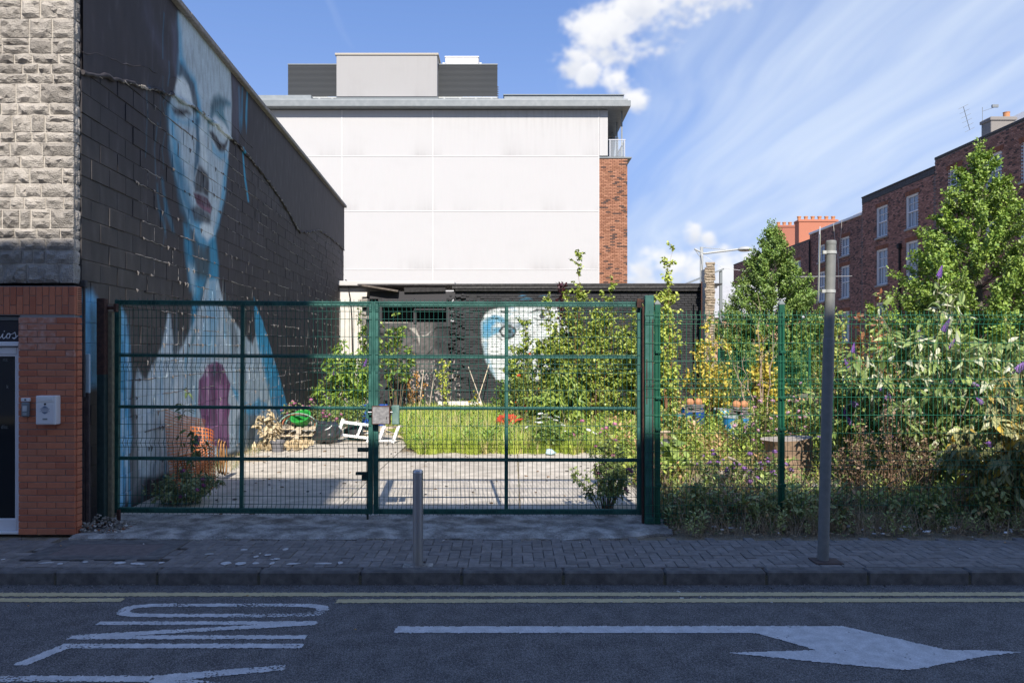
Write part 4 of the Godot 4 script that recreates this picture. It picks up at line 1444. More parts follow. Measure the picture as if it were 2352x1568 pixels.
	brush(im, "bare", 0.010, 0.80, [0.63, 2.83, 1.46, 2.81, 1.46, 2.78, 0.63, 2.78])
	brush(im, "bare", 0.010, 0.60, [1.43, 3.03, 1.47, 3.03, 1.46, 2.80, 1.42, 2.80])
	brush(im, "plaster", 0.080, 0.90, [1.27, 1.61, 2.25, 1.59, 2.23, 1.26, 1.27, 1.32])
	brush(im, "plaster", 0.080, 0.50, [2.28, 1.89, 2.44, 1.92, 2.47, 1.70, 2.34, 1.58])
	# spray strokes round the eye and down the cheek
	for k in 46:
		var c := Vector2(rnd(4.45, 5.9), rnd(1.7, 3.75))
		if c.x < 4.55 + absf(c.y - 2.9) * 0.35:
			continue
		var l := rnd(0.06, 0.22)
		brush(im, ["cyan", "blue", "cyan", "white", "steel"][k % 5], 0.02, rnd(0.25, 0.65) * clampf(1.6 - (c.x - 4.5) * 0.9, 0.2, 1.0), [c.x - l, c.y - 0.02, c.x, c.y + 0.03, c.x + l, c.y + 0.015, c.x, c.y - 0.005])
	brush(im, "ink", 0.012, 0.95, [5.22, 3.06, 5.5, 3.22, 5.85, 3.2, 6.05, 3.08, 5.85, 3.15, 5.55, 3.16])
	brush(im, "ink", 0.012, 0.8, [5.3, 3.0, 5.55, 2.86, 5.8, 2.86, 6.0, 3.0, 5.8, 2.9, 5.55, 2.9])
	brush(im, "ink", 0.012, 0.95, [5.58, 3.0, 5.64, 3.08, 5.74, 3.08, 5.8, 3.0, 5.74, 2.92, 5.64, 2.92])
	return im.made()


func black_building() -> void:
	# a roofless derelict shed front at the back of the yard; local origin at its left foot
	var t := thing("derelict_building", "low black-painted derelict brick building with a white-blue painted eye", "building", V(-4.73, 0, -25))
	var mat := StandardMaterial3D.new()
	mat.albedo_texture = eye_paint()
	mat.roughness = 0.8
	var uu := Vector4(1.0 / 11.3, 0, 0, 0.1 / 11.3)
	var vv := Vector4(0, -1.0 / 4.3, 0, 1.0 - 0.1 / 4.3)
	var s := Shape.new()
	s.mapped = true
	s.uu = uu
	s.vv = vv
	s.box(V(6.9, 1.97, -0.222), V(8.0, 3.94, 0.4))
	s.box(V(1.45, 1.4, -0.3), V(2.9, 2.8, 0.4))
	s.box(V(0.25, 3.2, -0.3), V(0.5, 0.8, 0.4))
	put("wall", s, mat, t)
	# rough plaster on the left bay, brick on the right
	var plaster := Shape.new()
	plaster.mapped = true
	plaster.uu = uu
	plaster.vv = vv
	for i in 58:
		for j in 56:
			var x0 := 0.05 + 0.05 * i
			var y0 := 0.05 * j
			var g := []
			for q in [[0, 0], [1, 0], [1, 1], [0, 1]]:
				var x: float = x0 + 0.05 * q[0]
				var y: float = y0 + 0.05 * q[1]
				var z := -0.06 + noise_a.get_noise_2d(x * 1.6, y * 1.6) * 0.03 + (0.028 if noise_b.get_noise_2d(x * 1.3, y * 1.3 + 3.0) > 0.05 else 0.0) + noise_b.get_noise_2d(x * 8, y * 8) * 0.008
				g.append(V(x, y, z))
			plaster.quad(g[0], g[1], g[2], g[3])
	put("plaster", plaster, mat, t)
	# bricks: the whole right bay, joints eroded
	var few := 0
	var field := Shape.new()
	field.mapped = true
	field.uu = uu
	field.vv = vv
	for row in 49:
		var y := 0.0375 + row * 0.075
		var x := 2.95 + 0.1125 * (row % 2)
		while x < 10.75:
			var d := noise_a.get_noise_2d(x * 1.1, y * 1.4) * 0.018 + rnd(-0.005, 0.005)
			var gone := noise_b.get_noise_2d(x * 3.0, y * 3.0) > (0.5 if x > 3.6 else 0.12)
			var near := x > 4.6 and x < 6.6 and y > 1.6 and y < 3.2 and few < 298
			var piece := field
			if near:
				piece = Shape.new()
				piece.mapped = true
				piece.uu = uu
				piece.vv = vv
			piece.pillow(V(x + 0.107, y, -0.045 + d - (0.06 if gone else 0.0)), V(0.215 - rnd(0.0, 0.012), 0.067 - rnd(0.0, 0.006), 0.1), 0.006)
			if near:
				few += 1
				put("brick", piece, mat, t)
			x += 0.225
	stuff(put("brick_field", field, mat, t))
	# ragged quoin between the bays
	s = Shape.new()
	s.mapped = true
	s.uu = uu
	s.vv = vv
	for k in 150:
		var y := rnd(1.0, 3.65)
		s.cbox(V(rnd(2.78, 3.22), y, rnd(-0.06, 0.02)), V(rnd(0.06, 0.2), rnd(0.04, 0.1), 0.12), 0.012, Basis.from_euler(V(rnd(-0.3, 0.3), rnd(-0.4, 0.4), rnd(-0.25, 0.25))))
	stuff(put("broken_quoin", s, mat, t))
	# window hole under its lintel, with what is left of a lintel beam beside it
	var soot := paint(Color(0.04, 0.04, 0.045), 0.7)
	s = Shape.new()
	s.cbox(V(1.15, 3.42, 0.0), V(1.02, 0.22, 0.12), 0.01)
	s.cbox(V(2.18, 3.42, 0.0), V(1.0, 0.24, 0.1), 0.01)
	s.cbox(V(2.15, 3.19, 0.02), V(0.98, 0.05, 0.14), 0.008)
	s.cbox(V(1.6, 3.64, -0.08), V(2.7, 0.24, 0.16), 0.01)
	put("lintel", s, soot, t)
	s = Shape.new()
	s.box(V(1.6, 3.1, -0.7), V(2.3, 0.7, 0.05))
	put("window_opening", s, M.dark, t)
	s = Shape.new()
	s.cbox(V(1.68, 2.96, -0.1), V(0.1, 0.42, 0.2), 0.01)
	s.cbox(V(2.72, 3.1, -0.1), V(0.12, 0.9, 0.2), 0.01)
	s.cbox(V(0.58, 3.1, -0.1), V(0.12, 0.9, 0.2), 0.01)
	put("jamb", s, soot, t)
	# roof edge boards
	s = Shape.new()
	s.cbox(V(7.0, 3.90, 0.10), V(8.3, 0.11, 0.05), 0.008, Basis(Vector3.BACK, 0.003))
	put("fascia_board", s, M.weathered, t)
	s = Shape.new()
	s.cbox(V(7.0, 3.80, 0.07), V(8.1, 0.07, 0.04), 0.008)
	put("fascia_board", s, tinted(M.weathered, Color(0.55, 0.55, 0.58)), t)
	s = Shape.new()
	s.cbox(V(2.0, 3.82, 0.06), V(1.3, 0.17, 0.05), 0.008, Basis(Vector3.BACK, 0.02))
	put("fascia_board", s, tinted(M.weathered, Color(0.5, 0.5, 0.52)), t)
	s = Shape.new()
	s.cbox(V(0.62, 3.84, 0.12), V(1.15, 0.06, 0.35), 0.008, Basis(Vector3.BACK, -0.16))
	put("loose_board", s, tinted(M.weathered, Color(2.2, 1.9, 1.6)), t)
	s = Shape.new()
	s.box(V(5.6, 3.97, -0.9), V(11.4, 0.05, 2.1), Basis(Vector3.BACK, 0.002))
	put("roof_felt", s, tinted(M.weathered, Color(0.9, 0.9, 0.95)), t)
	s = Shape.new()
	for k in 40:
		s.box(V(7.0 + rnd(-4.1, 4.1), 3.962, 0.135), V(rnd(0.1, 0.4), 0.02, rnd(0.01, 0.02)))
	stuff(put("felt_scraps", s, tinted(M.mortar, Color(0.45, 0.45, 0.45)), t))
	# rubble corner at the left end
	for k in 26:
		put("rubble_stone", rock(rnd(0.14, 0.3), rnd(0.09, 0.16), 0.03, k), M.stone[k % 4], t, Transform3D(Basis.from_euler(V(0, rnd(-0.5, 0.3), rnd(-0.1, 0.1))), V(rnd(0.0, 0.42), 0.1 + 0.135 * k, rnd(-0.03, 0.03))))
	# ruined end of the side wall, standing taller than the roof
	var w := thing("ruined_wall_end", "narrow broken stump of stone wall rising beside the black building", "wall", V(6.02, 0, -24.2))
	s = Shape.new()
	s.box(V(0, 2.2, -0.35), V(0.22, 4.4, 0.6))
	put("core", s, M.mortar, w)
	for k in 58:
		var y := 0.05 + 0.079 * k
		var wd := 0.30 + 0.05 * noise_a.get_noise_2d(y * 2.0, 1.0)
		put("stone", rock(wd + rnd(-0.05, 0.03), 0.078, 0.035, k + 200), M.tan_stone[k % 3], w, Transform3D(Basis(Vector3.UP, rnd(-0.15, 0.15)), V(rnd(-0.02, 0.02), y, -0.03)))
	s = Shape.new()
	s.tube([V(-0.25, 0.2, 0.0), V(-0.25, 4.0, 0.0)], [0.022], 6)
	put("rusty_pipe", s, M.rust, w)
	# cream yard wall behind the left corner, with a capped roof edge and a loose cable
	var c := thing("cream_outbuilding", "cream rendered outbuilding with white flat roof edge beyond the mural wall", "building", V(-6.6, 0, -26.6))
	s = Shape.new()
	s.box(V(1.4, 2.0, -0.6), V(3.6, 4.0, 1.2))
	put("wall", s, surface(cloth_of(L(0.632, 0.601, 0.551), L(0.740, 0.721, 0.683), {"blotch": 1.0, "grit": 0.2}), 2.0, 0.9), c)
	s = Shape.new()
	s.cbox(V(2.65, 4.12, -0.45), V(4.1, 0.16, 1.4), 0.02, Basis(Vector3.BACK, -0.004))
	put("roof_edge", s, M.render_white, c)
	s = Shape.new()
	s.tube([V(1.05, 4.25, 0.08), V(1.12, 4.2, 0.14), V(1.22, 3.6, 0.12), V(1.26, 3.0, 0.1), V(1.3, 1.0, 0.1)], [0.022], 5)
	put("loose_cable", s, M.dark, c)


func stained_render() -> ImageTexture:
	# white render with soot washed down from the eaves and the storey joints
	var im := Canvas.new(-22.0, 0.0, 0.0, 14.2, 26.0, 20.0)
	var joints := [13.95, 11.63, 8.86, 5.93]
	for y in im.h:
		var h := y / 20.0
		for x in im.w:
			var s := -22.0 + x / 26.0
			var st := 0.0
			var run := noise_b.get_noise_2d(s * 5.5, h * 0.35) * 0.5 + 0.5
			var run2 := noise_a.get_noise_2d(s * 14.0, h * 0.8) * 0.5 + 0.5
			# below the eaves, strongest on the right
			var under := 13.95 - h
			if under > 0.0:
				st += exp(-under * 1.1) * clampf(0.35 + 0.06 * (s + 8.0), 0.08, 0.8) * run * run * (0.5 + 1.2 * run2)
			for q in [11.63, 8.86, 5.93]:
				var up: float = h - q
				if up > 0.0 and up < 1.1:
					st += exp(-up * 3.2) * maxf(0.0, noise_a.get_noise_2d(s * 0.55, q * 3.0) + 0.12) * (0.35 + 0.8 * run) * 0.9
			var cloud := noise_a.get_noise_2d(s * 0.5, h * 0.8)
			st += maxf(0.0, cloud - 0.2) * 0.12
			st = clampf(st * 0.62, 0.0, 0.7)
			im.px[y * im.w + x] = Vector3(0.50, 0.503, 0.51).lerp(Vector3(0.21, 0.205, 0.20), st) * (0.98 + 0.03 * run2)
	return im.made()


func white_building() -> void:
	var t := thing("apartment_block", "tall white rendered apartment block with roof plant and a brick corner strip", "building", V(5.8, 0, -40))
	var mat := StandardMaterial3D.new()
	mat.albedo_texture = stained_render()
	mat.roughness = 0.85
	var uu := Vector4(1.0 / 22.0, 0, 0, 1.0)
	var vv := Vector4(0, -1.0 / 14.2, 0, 1.0)
	var s := Shape.new()
	s.box(V(-11.85, 6.9, -6.2), V(20.6, 13.8, 12.0))
	put("wall", s, M.render_white, t)
	var cols := [-21.9, -14.35, -9.78, -1.43]
	var rows := [0.0, 5.93, 8.86, 11.63, 13.97]
	for i in 3:
		for j in 4:
			s = Shape.new()
			s.mapped = true
			s.uu = uu
			s.vv = vv
			var x1: float = cols[i + 1]
			s.cbox(V((cols[i] + x1) / 2, (rows[j] + rows[j + 1]) / 2, -0.11), V(x1 - cols[i] - 0.03, rows[j + 1] - rows[j] - 0.03, 0.2), 0.008)
			put("render_panel", s, mat, t)
	s = Shape.new()
	s.mapped = true
	s.uu = uu
	s.vv = vv
	s.cbox(V(-1.19, 12.8, -0.11), V(0.42, 2.3, 0.2), 0.008)
	put("render_panel", s, mat, t)
	for i in [1, 2, 3]:
		s = Shape.new()
		s.box(V(cols[i], 7.0, -0.012), V(0.03, 13.9, 0.044))
		put("joint_bead", s, M.render_bright, t)
	for j in [1, 2, 3]:
		s = Shape.new()
		s.box(V(-11.7, rows[j], -0.012), V(20.5, 0.028, 0.04))
		put("joint_bead", s, M.render_bright, t)
	# brick corner strip
	s = Shape.new()
	s.box(V(-0.71, 5.77, -2.1), V(1.40, 11.5, 4.0))
	put("corner_core", s, M.mortar, t)
	var field := Shape.new()
	field.tinted = true
	for row in 153:
		var y := 0.04 + 0.075 * row
		for k in range(-1, 7):
			var x0 := maxf(-1.415, -1.415 + 0.225 * k + (0.1125 if row % 2 else 0.0))
			var x1 := minf(0.0, -1.415 + 0.225 * (k + 1) + (0.1125 if row % 2 else 0.0) - 0.012)
			if x1 - x0 < 0.04 or y < 3.0:
				continue
			var k2 := R.randf()
			field.col = Color(0.30, 0.135, 0.08).lerp(Color(0.48, 0.24, 0.15), k2) if R.randf() > 0.13 else Color(0.12, 0.075, 0.065)
			field.pillow(V((x0 + x1) / 2, y, -0.04), V(x1 - x0, 0.063, 0.1), 0.004)
	stuff(put("brick_field", field, M.plain, t))
	s = Shape.new()
	s.cbox(V(-0.6, 11.56, -2.2), V(1.65, 0.07, 4.4), 0.01)
	put("corner_cap", s, M.slate_grey, t)
	# eaves: a wide metal-clad roof edge
	s = Shape.new()
	s.cbox(V(-10.9, 14.13, -3.0), V(22.0, 0.30, 7.0), 0.02)
	put("fascia", s, M.cladding, t)
	s = Shape.new()
	s.cbox(V(-11.0, 14.31, -2.9), V(21.9, 0.10, 6.8), 0.01)
	put("roof_edge", s, tinted(M.cladding, Color(1.3, 1.3, 1.3)), t)
	s = Shape.new()
	s.cbox(V(-3.2, 14.52, -2.0), V(6.0, 0.34, 4.0), 0.02)
	put("parapet", s, tinted(M.cladding, Color(1.15, 1.15, 1.15)), t)
	s = Shape.new()
	s.cbox(V(-3.2, 14.70, -1.98), V(6.08, 0.05, 4.1), 0.008)
	put("parapet_cap", s, M.slate_grey, t)
	for k in 3:
		s = Shape.new()
		s.box(V(-4.6 + 1.9 * k, 14.5, 0.003), V(0.02, 0.32, 0.012))
		put("cladding_seam", s, M.slate_grey, t)
	s = Shape.new()
	s.cbox(V(-18.4, 14.52, -2.0), V(5.0, 0.36, 4.0), 0.02)
	put("parapet", s, tinted(M.cladding, Color(1.15, 1.15, 1.15)), t)
	# rendered plant room standing flush with the front
	s = Shape.new()
	s.mapped = true
	s.uu = Vector4(1.0 / 22.0, 0, 0, 1.0)
	s.vv = Vector4(0, -1.0 / 14.2, 0, 1.0 + 2.75 / 14.2)
	s.cbox(V(-12.08, 15.62, -1.9), V(5.05, 2.06, 4.0), 0.01)
	put("plant_room", s, tinted(mat, Color(0.74, 0.735, 0.73)), t)
	s = Shape.new()
	s.cbox(V(-12.08, 16.71, -1.9), V(5.2, 0.11, 4.1), 0.015)
	put("plant_room_coping", s, tinted(M.mortar, Color(0.8, 0.8, 0.78)), t)
	s = Shape.new()
	s.cbox(V(-12.08, 14.55, -1.9), V(5.1, 0.10, 3.9), 0.01)
	put("plant_room_base", s, M.slate_grey, t)
	# louvred screens to either side
	for q in [[-17.2, -14.64], [-9.54, -6.54]]:
		var mid: float = (q[0] + q[1]) / 2
		var wide: float = q[1] - q[0]
		var screen := Node3D.new()
		screen.name = numbered("plant_screen", t)
		t.add_child(screen)
		screen.position = V(mid, 14.78, -0.5)
		for k in 26:
			s = Shape.new()
			s.box(V(0, 0, 0), V(wide, 0.032, 0.075), Basis(Vector3.RIGHT, 0.75))
			put("louvre_slat", s, M.slat, screen, Transform3D(Basis(), V(0, 0.03 + 0.0615 * k, 0)))
		s = Shape.new()
		for k in 5:
			s.box(V(lerpf(-wide / 2 + 0.03, wide / 2 - 0.03, k / 4.0), 0.75, -0.09), V(0.05, 1.7, 0.05))
		s.wire(V(-wide / 2, 1.5, -0.12), V(0, 0.1, -0.12), 0.03)
		s.wire(V(wide / 2, 1.5, -0.12), V(0, 0.1, -0.12), 0.03)
		s.box(V(0, 1.63, 0.0), V(wide + 0.02, 0.05, 0.1))
		put("screen_frame", s, M.slate_grey, screen)
		s = Shape.new()
		s.cbox(V(0, -0.07, 0), V(wide, 0.08, 0.12), 0.01)
		for k in 4:
			s.cbox(V(lerpf(-wide / 2 + 0.3, wide / 2 - 0.3, k / 3.0), -0.2, 0), V(0.1, 0.22, 0.14), 0.01)
		put("screen_rail", s, M.galv, screen)
		# far side of the enclosure
		s = Shape.new()
		for k in 13:
			s.box(V(0, 0.06 + 0.123 * k, -3.2), V(wide, 0.03, 0.09), Basis(Vector3.RIGHT, 0.75))
		put("rear_louvres", s, M.slat, screen)
	s = Shape.new()
	s.cbox(V(-16.3, 15.3, -2.4), V(1.1, 1.1, 1.2), 0.03)
	s.cbox(V(-8.9, 15.3, -2.4), V(0.9, 1.0, 1.2), 0.03)
	put("chiller", s, M.slate_grey, t)
	# white air handling unit
	s = Shape.new()
	s.cbox(V(-8.4, 16.35, -1.9), V(1.72, 1.4, 1.4), 0.03)
	put("air_handler", s, M.render_bright, t)
	s = Shape.new()
	s.cbox(V(-8.4, 17.06, -1.9), V(1.78, 0.06, 1.46), 0.01)
	s.cbox(V(-9.35, 16.35, -1.9), V(0.14, 0.9, 1.2), 0.02)
	s.cbox(V(-7.44, 16.35, -1.9), V(0.14, 0.9, 1.2), 0.02)
	s.box(V(-8.1, 16.6, -1.185), V(0.02, 0.5, 0.02))
	put("handler_casing", s, M.upvc, t)
	# glazed corner balcony under the overhang
	s = Shape.new()
	s.box(V(-0.95, 12.75, -4.6), V(0.06, 2.4, 3.0))
	s.box(V(-0.35, 12.75, -5.2), V(1.2, 2.4, 0.06))
	put("corner_glazing", s, M.glass, t)
	s = Shape.new()
	for z in [-0.35, -2.2, -4.2]:
		s.box(V(-0.22, 12.78, z - 0.1), V(0.07, 2.4, 0.07))
	s.box(V(-0.5, 11.63, -2.4), V(0.9, 0.06, 4.4))
	put("corner_post", s, M.slate_grey, t)
	s = Shape.new()
	s.box(V(-0.5, 12.05, -0.12), V(0.78, 0.8, 0.015))
	s.box(V(-0.1, 12.05, -2.2), V(0.015, 0.8, 4.1))
	put("balustrade_pane", s, M.pane, t)
	s = Shape.new()
	s.box(V(-0.5, 12.48, -0.12), V(0.85, 0.04, 0.05))
	s.box(V(-0.1, 12.48, -2.2), V(0.05, 0.04, 4.1))
	for q in [[-0.86, -0.12], [-0.12, -0.12], [-0.1, -1.6], [-0.1, -3.2]]:
		s.box(V(q[0], 12.05, q[1]), V(0.035, 0.86, 0.035))
	put("balustrade_rail", s, M.metal, t)


func holed(s: Shape, x0: float, x1: float, y0: float, y1: float, z0: float, z1: float, holes: Array) -> void:
	# a wall in boxes round rectangular openings
	var xs := [x0, x1]
	var ys := [y0, y1]
	for q in holes:
		for k in [0, 1]:
			if not xs.has(q[k]) and q[k] > x0 and q[k] < x1:
				xs.append(q[k])
			if not ys.has(q[k + 2]) and q[k + 2] > y0 and q[k + 2] < y1:
				ys.append(q[k + 2])
	xs.sort()
	ys.sort()
	for i in xs.size() - 1:
		for j in ys.size() - 1:
			var mx: float = (xs[i] + xs[i + 1]) / 2
			var my: float = (ys[j] + ys[j + 1]) / 2
			var open := false
			for q in holes:
				if mx > q[0] and mx < q[1] and my > q[2] and my < q[3]:
					open = true
			if not open:
				s.box(V(mx, my, (z0 + z1) / 2), V(xs[i + 1] - xs[i], ys[j + 1] - ys[j], z1 - z0))


var far_brick: ArrayMesh


func house(label: String, d_far: float, d_near: float, top: float, wins: Array, tone: Color, sash := true) -> Node3D:
	# one front of the terrace; local x runs from its far end towards the street, z faces the yard
	var t := thing("terraced_house", label, "house", V(22.0, 0, -d_far), "houses of the brick terrace")
	t.basis = Basis(V(0, 0, 1), Vector3.UP, V(-1, 0, 0))
	var len := d_far - d_near
	var holes := []
	for w in wins:
		holes.append([d_far - w[0], d_far - w[1], w[2], w[3]])
	var s := Shape.new()
	holed(s, 0.0, len, 0.0, top, -0.3, -0.012, holes)
	s.box(V(0.03, top / 2, -3.3), V(0.06, top, 6.0))
	s.box(V(len - 0.03, top / 2, -3.3), V(0.06, top, 6.0))
	put("wall", s, tinted(M.grey_mortar, Color(0.55, 0.5, 0.48)), t)
	var where := []
	var tints := []
	var row := 0
	var y := 0.04
	while y < top - 0.03:
		var x := 0.1125 * (row % 2) + 0.11
		while x < len - 0.1:
			var open := false
			for q in holes:
				if x > q[0] - 0.06 and x < q[1] + 0.06 and y > q[2] - 0.02 and y < q[3] + 0.02:
					open = true
			if not open and y > 1.5:
				where.append(Transform3D(Basis(), V(x, y, -0.045 + R.randf() * 0.006)))
				var k := R.randf()
				var c := Color(0.25, 0.13, 0.10).lerp(Color(0.48, 0.26, 0.20), k * k)
				if R.randf() < 0.13:
					c = Color(0.10, 0.065, 0.058)
				tints.append(c * tone * (0.92 + 0.16 * noise_a.get_noise_2d(x * 0.5 + d_far, y * 0.5)))
			x += 0.225
		y += 0.075
		row += 1
	scatter("brick_field", far_brick, M.plain, where, tints, t)
	for q in holes:
		var cx: float = (q[0] + q[1]) / 2
		var cy: float = (q[2] + q[3]) / 2
		var w: float = q[1] - q[0]
		var h: float = q[3] - q[2]
		var win := Node3D.new()
		win.name = numbered("window", t)
		t.add_child(win)
		win.position = V(cx, cy, -0.1)
		s = Shape.new()
		for k in [-1, 1]:
			s.box(V(k * (w / 2 - 0.04), 0, 0), V(0.08, h, 0.09))
			s.box(V(0, k * (h / 2 - 0.04), 0), V(w - 0.16, 0.08, 0.09))
		s.box(V(0, 0, 0.01), V(w - 0.16, 0.06, 0.07))
		if sash:
			s.box(V(0, h / 4, 0), V(0.022, h / 2 - 0.1, 0.04))
			s.box(V(-w / 6, -h / 4, 0), V(0.022, h / 2 - 0.1, 0.04))
			s.box(V(w / 6, -h / 4, 0), V(0.022, h / 2 - 0.1, 0.04))
			s.box(V(0, h / 4, 0.001), V(w - 0.16, 0.022, 0.036))
		else:
			s.box(V(-w * 0.12, 0, 0.005), V(0.06, h - 0.1, 0.06))
		put("frame", s, M.window_white, win)
		s = Shape.new()
		s.box(V(0, 0, -0.02), V(w - 0.12, h - 0.12, 0.01))
		put("pane", s, M.glass, win)
		s = Shape.new()
		s.cbox(V(0, -h / 2 - 0.06, 0.12), V(w + 0.2, 0.11, 0.2), 0.012)
		put("sill", s, M.grey_mortar, win)
		s = Shape.new()
		for k in [-1, 1]:
			s.box(V(k * (w / 2 + 0.004), 0, 0.05), V(0.012, h, 0.1))
		s.box(V(0, h / 2 + 0.004, 0.05), V(w, 0.012, 0.1))
		put("reveal", s, M.window_white, win)
	# brick heads over the windows
	s = Shape.new()
	s.tinted = true
	for q in holes:
		var n := int((q[1] - q[0] + 0.3) / 0.075)
		for k in n:
			s.col = Color(0.30, 0.115, 0.06) * rnd(0.6, 1.1)
			var f := (k + 0.5) / n - 0.5
			s.box(V((q[0] + q[1]) / 2 + f * (q[1] - q[0] + 0.3), q[3] + 0.14, 0.012), V(0.063, 0.24, 0.02), Basis(Vector3.BACK, -f * 0.5))
	stuff(put("window_heads", s, M.plain, t))
	return t


func coping_on(t: Node3D, len: float, y: float, h: float, out: float, mat: Material, called := "parapet") -> void:
	var s := Shape.new()
	s.cbox(V(len / 2, y, -0.15), V(len - 0.01, h, 0.3 + out), 0.015)
	put(called, s, mat, t)


func chimney(t: Node3D, at: Vector3, size: Vector3, pots: int, mat: Material) -> void:
	# stands on the roof behind the front; local axes of the house
	var s := Shape.new()
	s.cbox(at, size, 0.02)
	s.cbox(at + V(0, size.y / 2 - 0.12, 0), V(size.x + 0.12, 0.16, size.z + 0.12), 0.02)
	var c := put("chimney", s, mat, t)
	for k in pots:
		s = Shape.new()
		var f: float = 0.0 if pots == 1 else float(k) / (pots - 1) - 0.5
		s.lathe(at + V(0, size.y / 2 - 0.04, f * (size.z - 0.35)), [Vector2(0.14, 0), Vector2(0.13, 0.22), Vector2(0.16, 0.26), Vector2(0.16, 0.34), Vector2(0.11, 0.34), Vector2(0.1, 0.1)], 10)
		put("chimney_pot", s, M.terracotta, c)


func slope(t: Node3D, len: float, y0: float, y1: float, deep: float, mat: Material) -> void:
	var s := Shape.new()
	s.quad(V(0, y0, -0.3), V(len, y0, -0.3), V(len, y1, -deep), V(0, y1, -deep))
	s.quad(V(0, y1, -deep), V(len, y1, -deep), V(len, y0, -deep * 2), V(0, y0, -deep * 2))
	s.tri(V(0, y0, -0.3), V(0, y1, -deep), V(0, y0, -deep * 2))
	s.tri(V(len, y0, -0.3), V(len, y0, -deep * 2), V(len, y1, -deep))
	put("roof", s, mat, t)


func terrace() -> void:
	var s := Shape.new()
	s.pillow(V(0, 0, 0), V(0.213, 0.064, 0.1), 0.004)
	far_brick = s.made()
	var a := house("tall brick terraced house nearest the street, with a rendered chimney and aerials", 41.4, 30.0, 11.75, [[36.9, 35.75, 9.25, 10.85], [40.1, 39.0, 9.3, 10.9], [34.35, 33.2, 9.15, 10.8], [34.35, 33.2, 6.4, 8.25], [36.9, 35.75, 6.3, 8.25], [40.1, 39.0, 6.3, 8.25], [40.1, 39.0, 3.2, 5.2]], Color(1, 1, 1))
	coping_on(a, 11.4, 11.82, 0.13, 0.06, M.weathered)
	slope(a, 11.4, 11.7, 14.1, 4.2, M.slates)
	chimney(a, V(2.3, 12.4, -1.9), V(0.8, 1.7, 1.2), 0, tinted(M.grey_mortar, Color(0.75, 0.72, 0.68)))
	s = Shape.new()
	s.lathe(V(2.3, 13.2, -2.3), [Vector2(0.16, 0), Vector2(0.15, 0.3), Vector2(0.17, 0.36), Vector2(0.12, 0.36)], 10)
	put("chimney_pot", s, M.terracotta, a)
	s = Shape.new()
	s.wire(V(2.0, 12.6, -1.3), V(2.0, 13.9, -1.3), 0.016)
	s.wire(V(1.6, 12.9, -0.9), V(2.1, 13.9, -0.3), 0.016)
	for k in 6:
		var p := V(1.6, 12.9, -0.9).lerp(V(2.1, 13.9, -0.3), k / 5.0)
		s.wire(p + V(0.0, 0.12, -0.24), p + V(0.0, -0.12, 0.24), 0.009)
	s.wire(V(2.0, 13.7, -1.3), V(2.2, 13.85, -1.8), 0.012)
	s.box(V(2.2, 13.9, -1.8), V(0.1, 0.13, 0.3))
	put("aerial", s, M.slate_grey, a)
	var b := house("brick terraced house with a grey rendered parapet and white sash windows", 50.0, 41.4, 11.05, [[47.95, 46.65, 8.6, 10.4], [44.35, 43.1, 8.6, 10.4], [47.95, 46.65, 5.75, 7.85], [44.35, 43.1, 5.75, 7.85], [47.95, 46.65, 2.5, 4.7]], Color(1.05, 1.0, 1.0))
	coping_on(b, 8.6, 11.22, 0.36, 0.04, M.weathered)
	coping_on(b, 8.6, 11.42, 0.08, 0.12, tinted(M.weathered, Color(0.5, 0.5, 0.52)), "coping")
	slope(b, 8.6, 10.9, 12.6, 4.2, M.slates)
	s = Shape.new()
	s.tube([V(5.0, 7.6, 0.08), V(5.0, 3.0, 0.08)], [0.06], 6)
	s.cbox(V(5.0, 7.75, 0.1), V(0.25, 0.3, 0.2), 0.03)
	put("downpipe", s, M.dark, b)
	var c := house("lower brick terraced house with small casement windows and looped cables", 58.8, 50.0, 10.35, [[53.2, 51.9, 8.1, 9.3], [57.1, 56.0, 8.1, 9.3], [53.2, 51.9, 5.3, 7.4], [57.1, 56.0, 5.3, 7.4], [53.2, 51.9, 2.4, 4.4]], Color(0.92, 0.9, 0.92), false)
	coping_on(c, 8.8, 10.42, 0.16, 0.16, M.window_white, "gutter")
	slope(c, 8.8, 10.3, 12.3, 4.2, M.slates)
	s = Shape.new()
	s.tube([V(4.7, 10.5, 0.15), V(4.9, 9.3, 0.12), V(5.3, 8.2, 0.1), V(5.5, 7.0, 0.1), V(5.45, 6.0, 0.08)], [0.018], 4)
	s.tube([V(6.1, 10.5, 0.15), V(5.9, 9.6, 0.12), V(5.5, 8.3, 0.1), V(5.45, 6.8, 0.1)], [0.018], 4)
	put("hanging_cable", s, M.mortar, c)
	s = Shape.new()
	s.tube([V(0.25, 9.9, 0.1), V(0.25, 2.0, 0.1)], [0.06], 6)
	put("downpipe", s, M.dark, c)
	var d := house("shadowed brick terraced house carrying a red chimney stack with a row of pots", 68.0, 58.8, 9.95, [[65.0, 63.9, 6.9, 8.7], [61.8, 60.7, 6.9, 8.7]], Color(0.9, 0.88, 0.9))
	coping_on(d, 9.2, 10.0, 0.1, 0.05, M.weathered)
	slope(d, 9.2, 9.9, 11.2, 4.2, M.slates)
	chimney(d, V(6.0, 10.9, -1.7), V(0.9, 2.1, 3.0), 6, M.chimney_red)
	chimney(d, V(0.3, 11.3, -1.9), V(0.8, 2.2, 2.8), 6, tinted(M.chimney_red, Color(0.8, 0.8, 0.85)))
	var e := house("farthest brick house of the terrace, half hidden by the first hornbeam", 79.0, 68.0, 10.2, [[76.0, 74.8, 7.0, 8.8], [71.0, 69.8, 7.0, 8.8]], Color(0.88, 0.84, 0.9))
	coping_on(e, 11.0, 10.25, 0.1, 0.05, M.weathered)


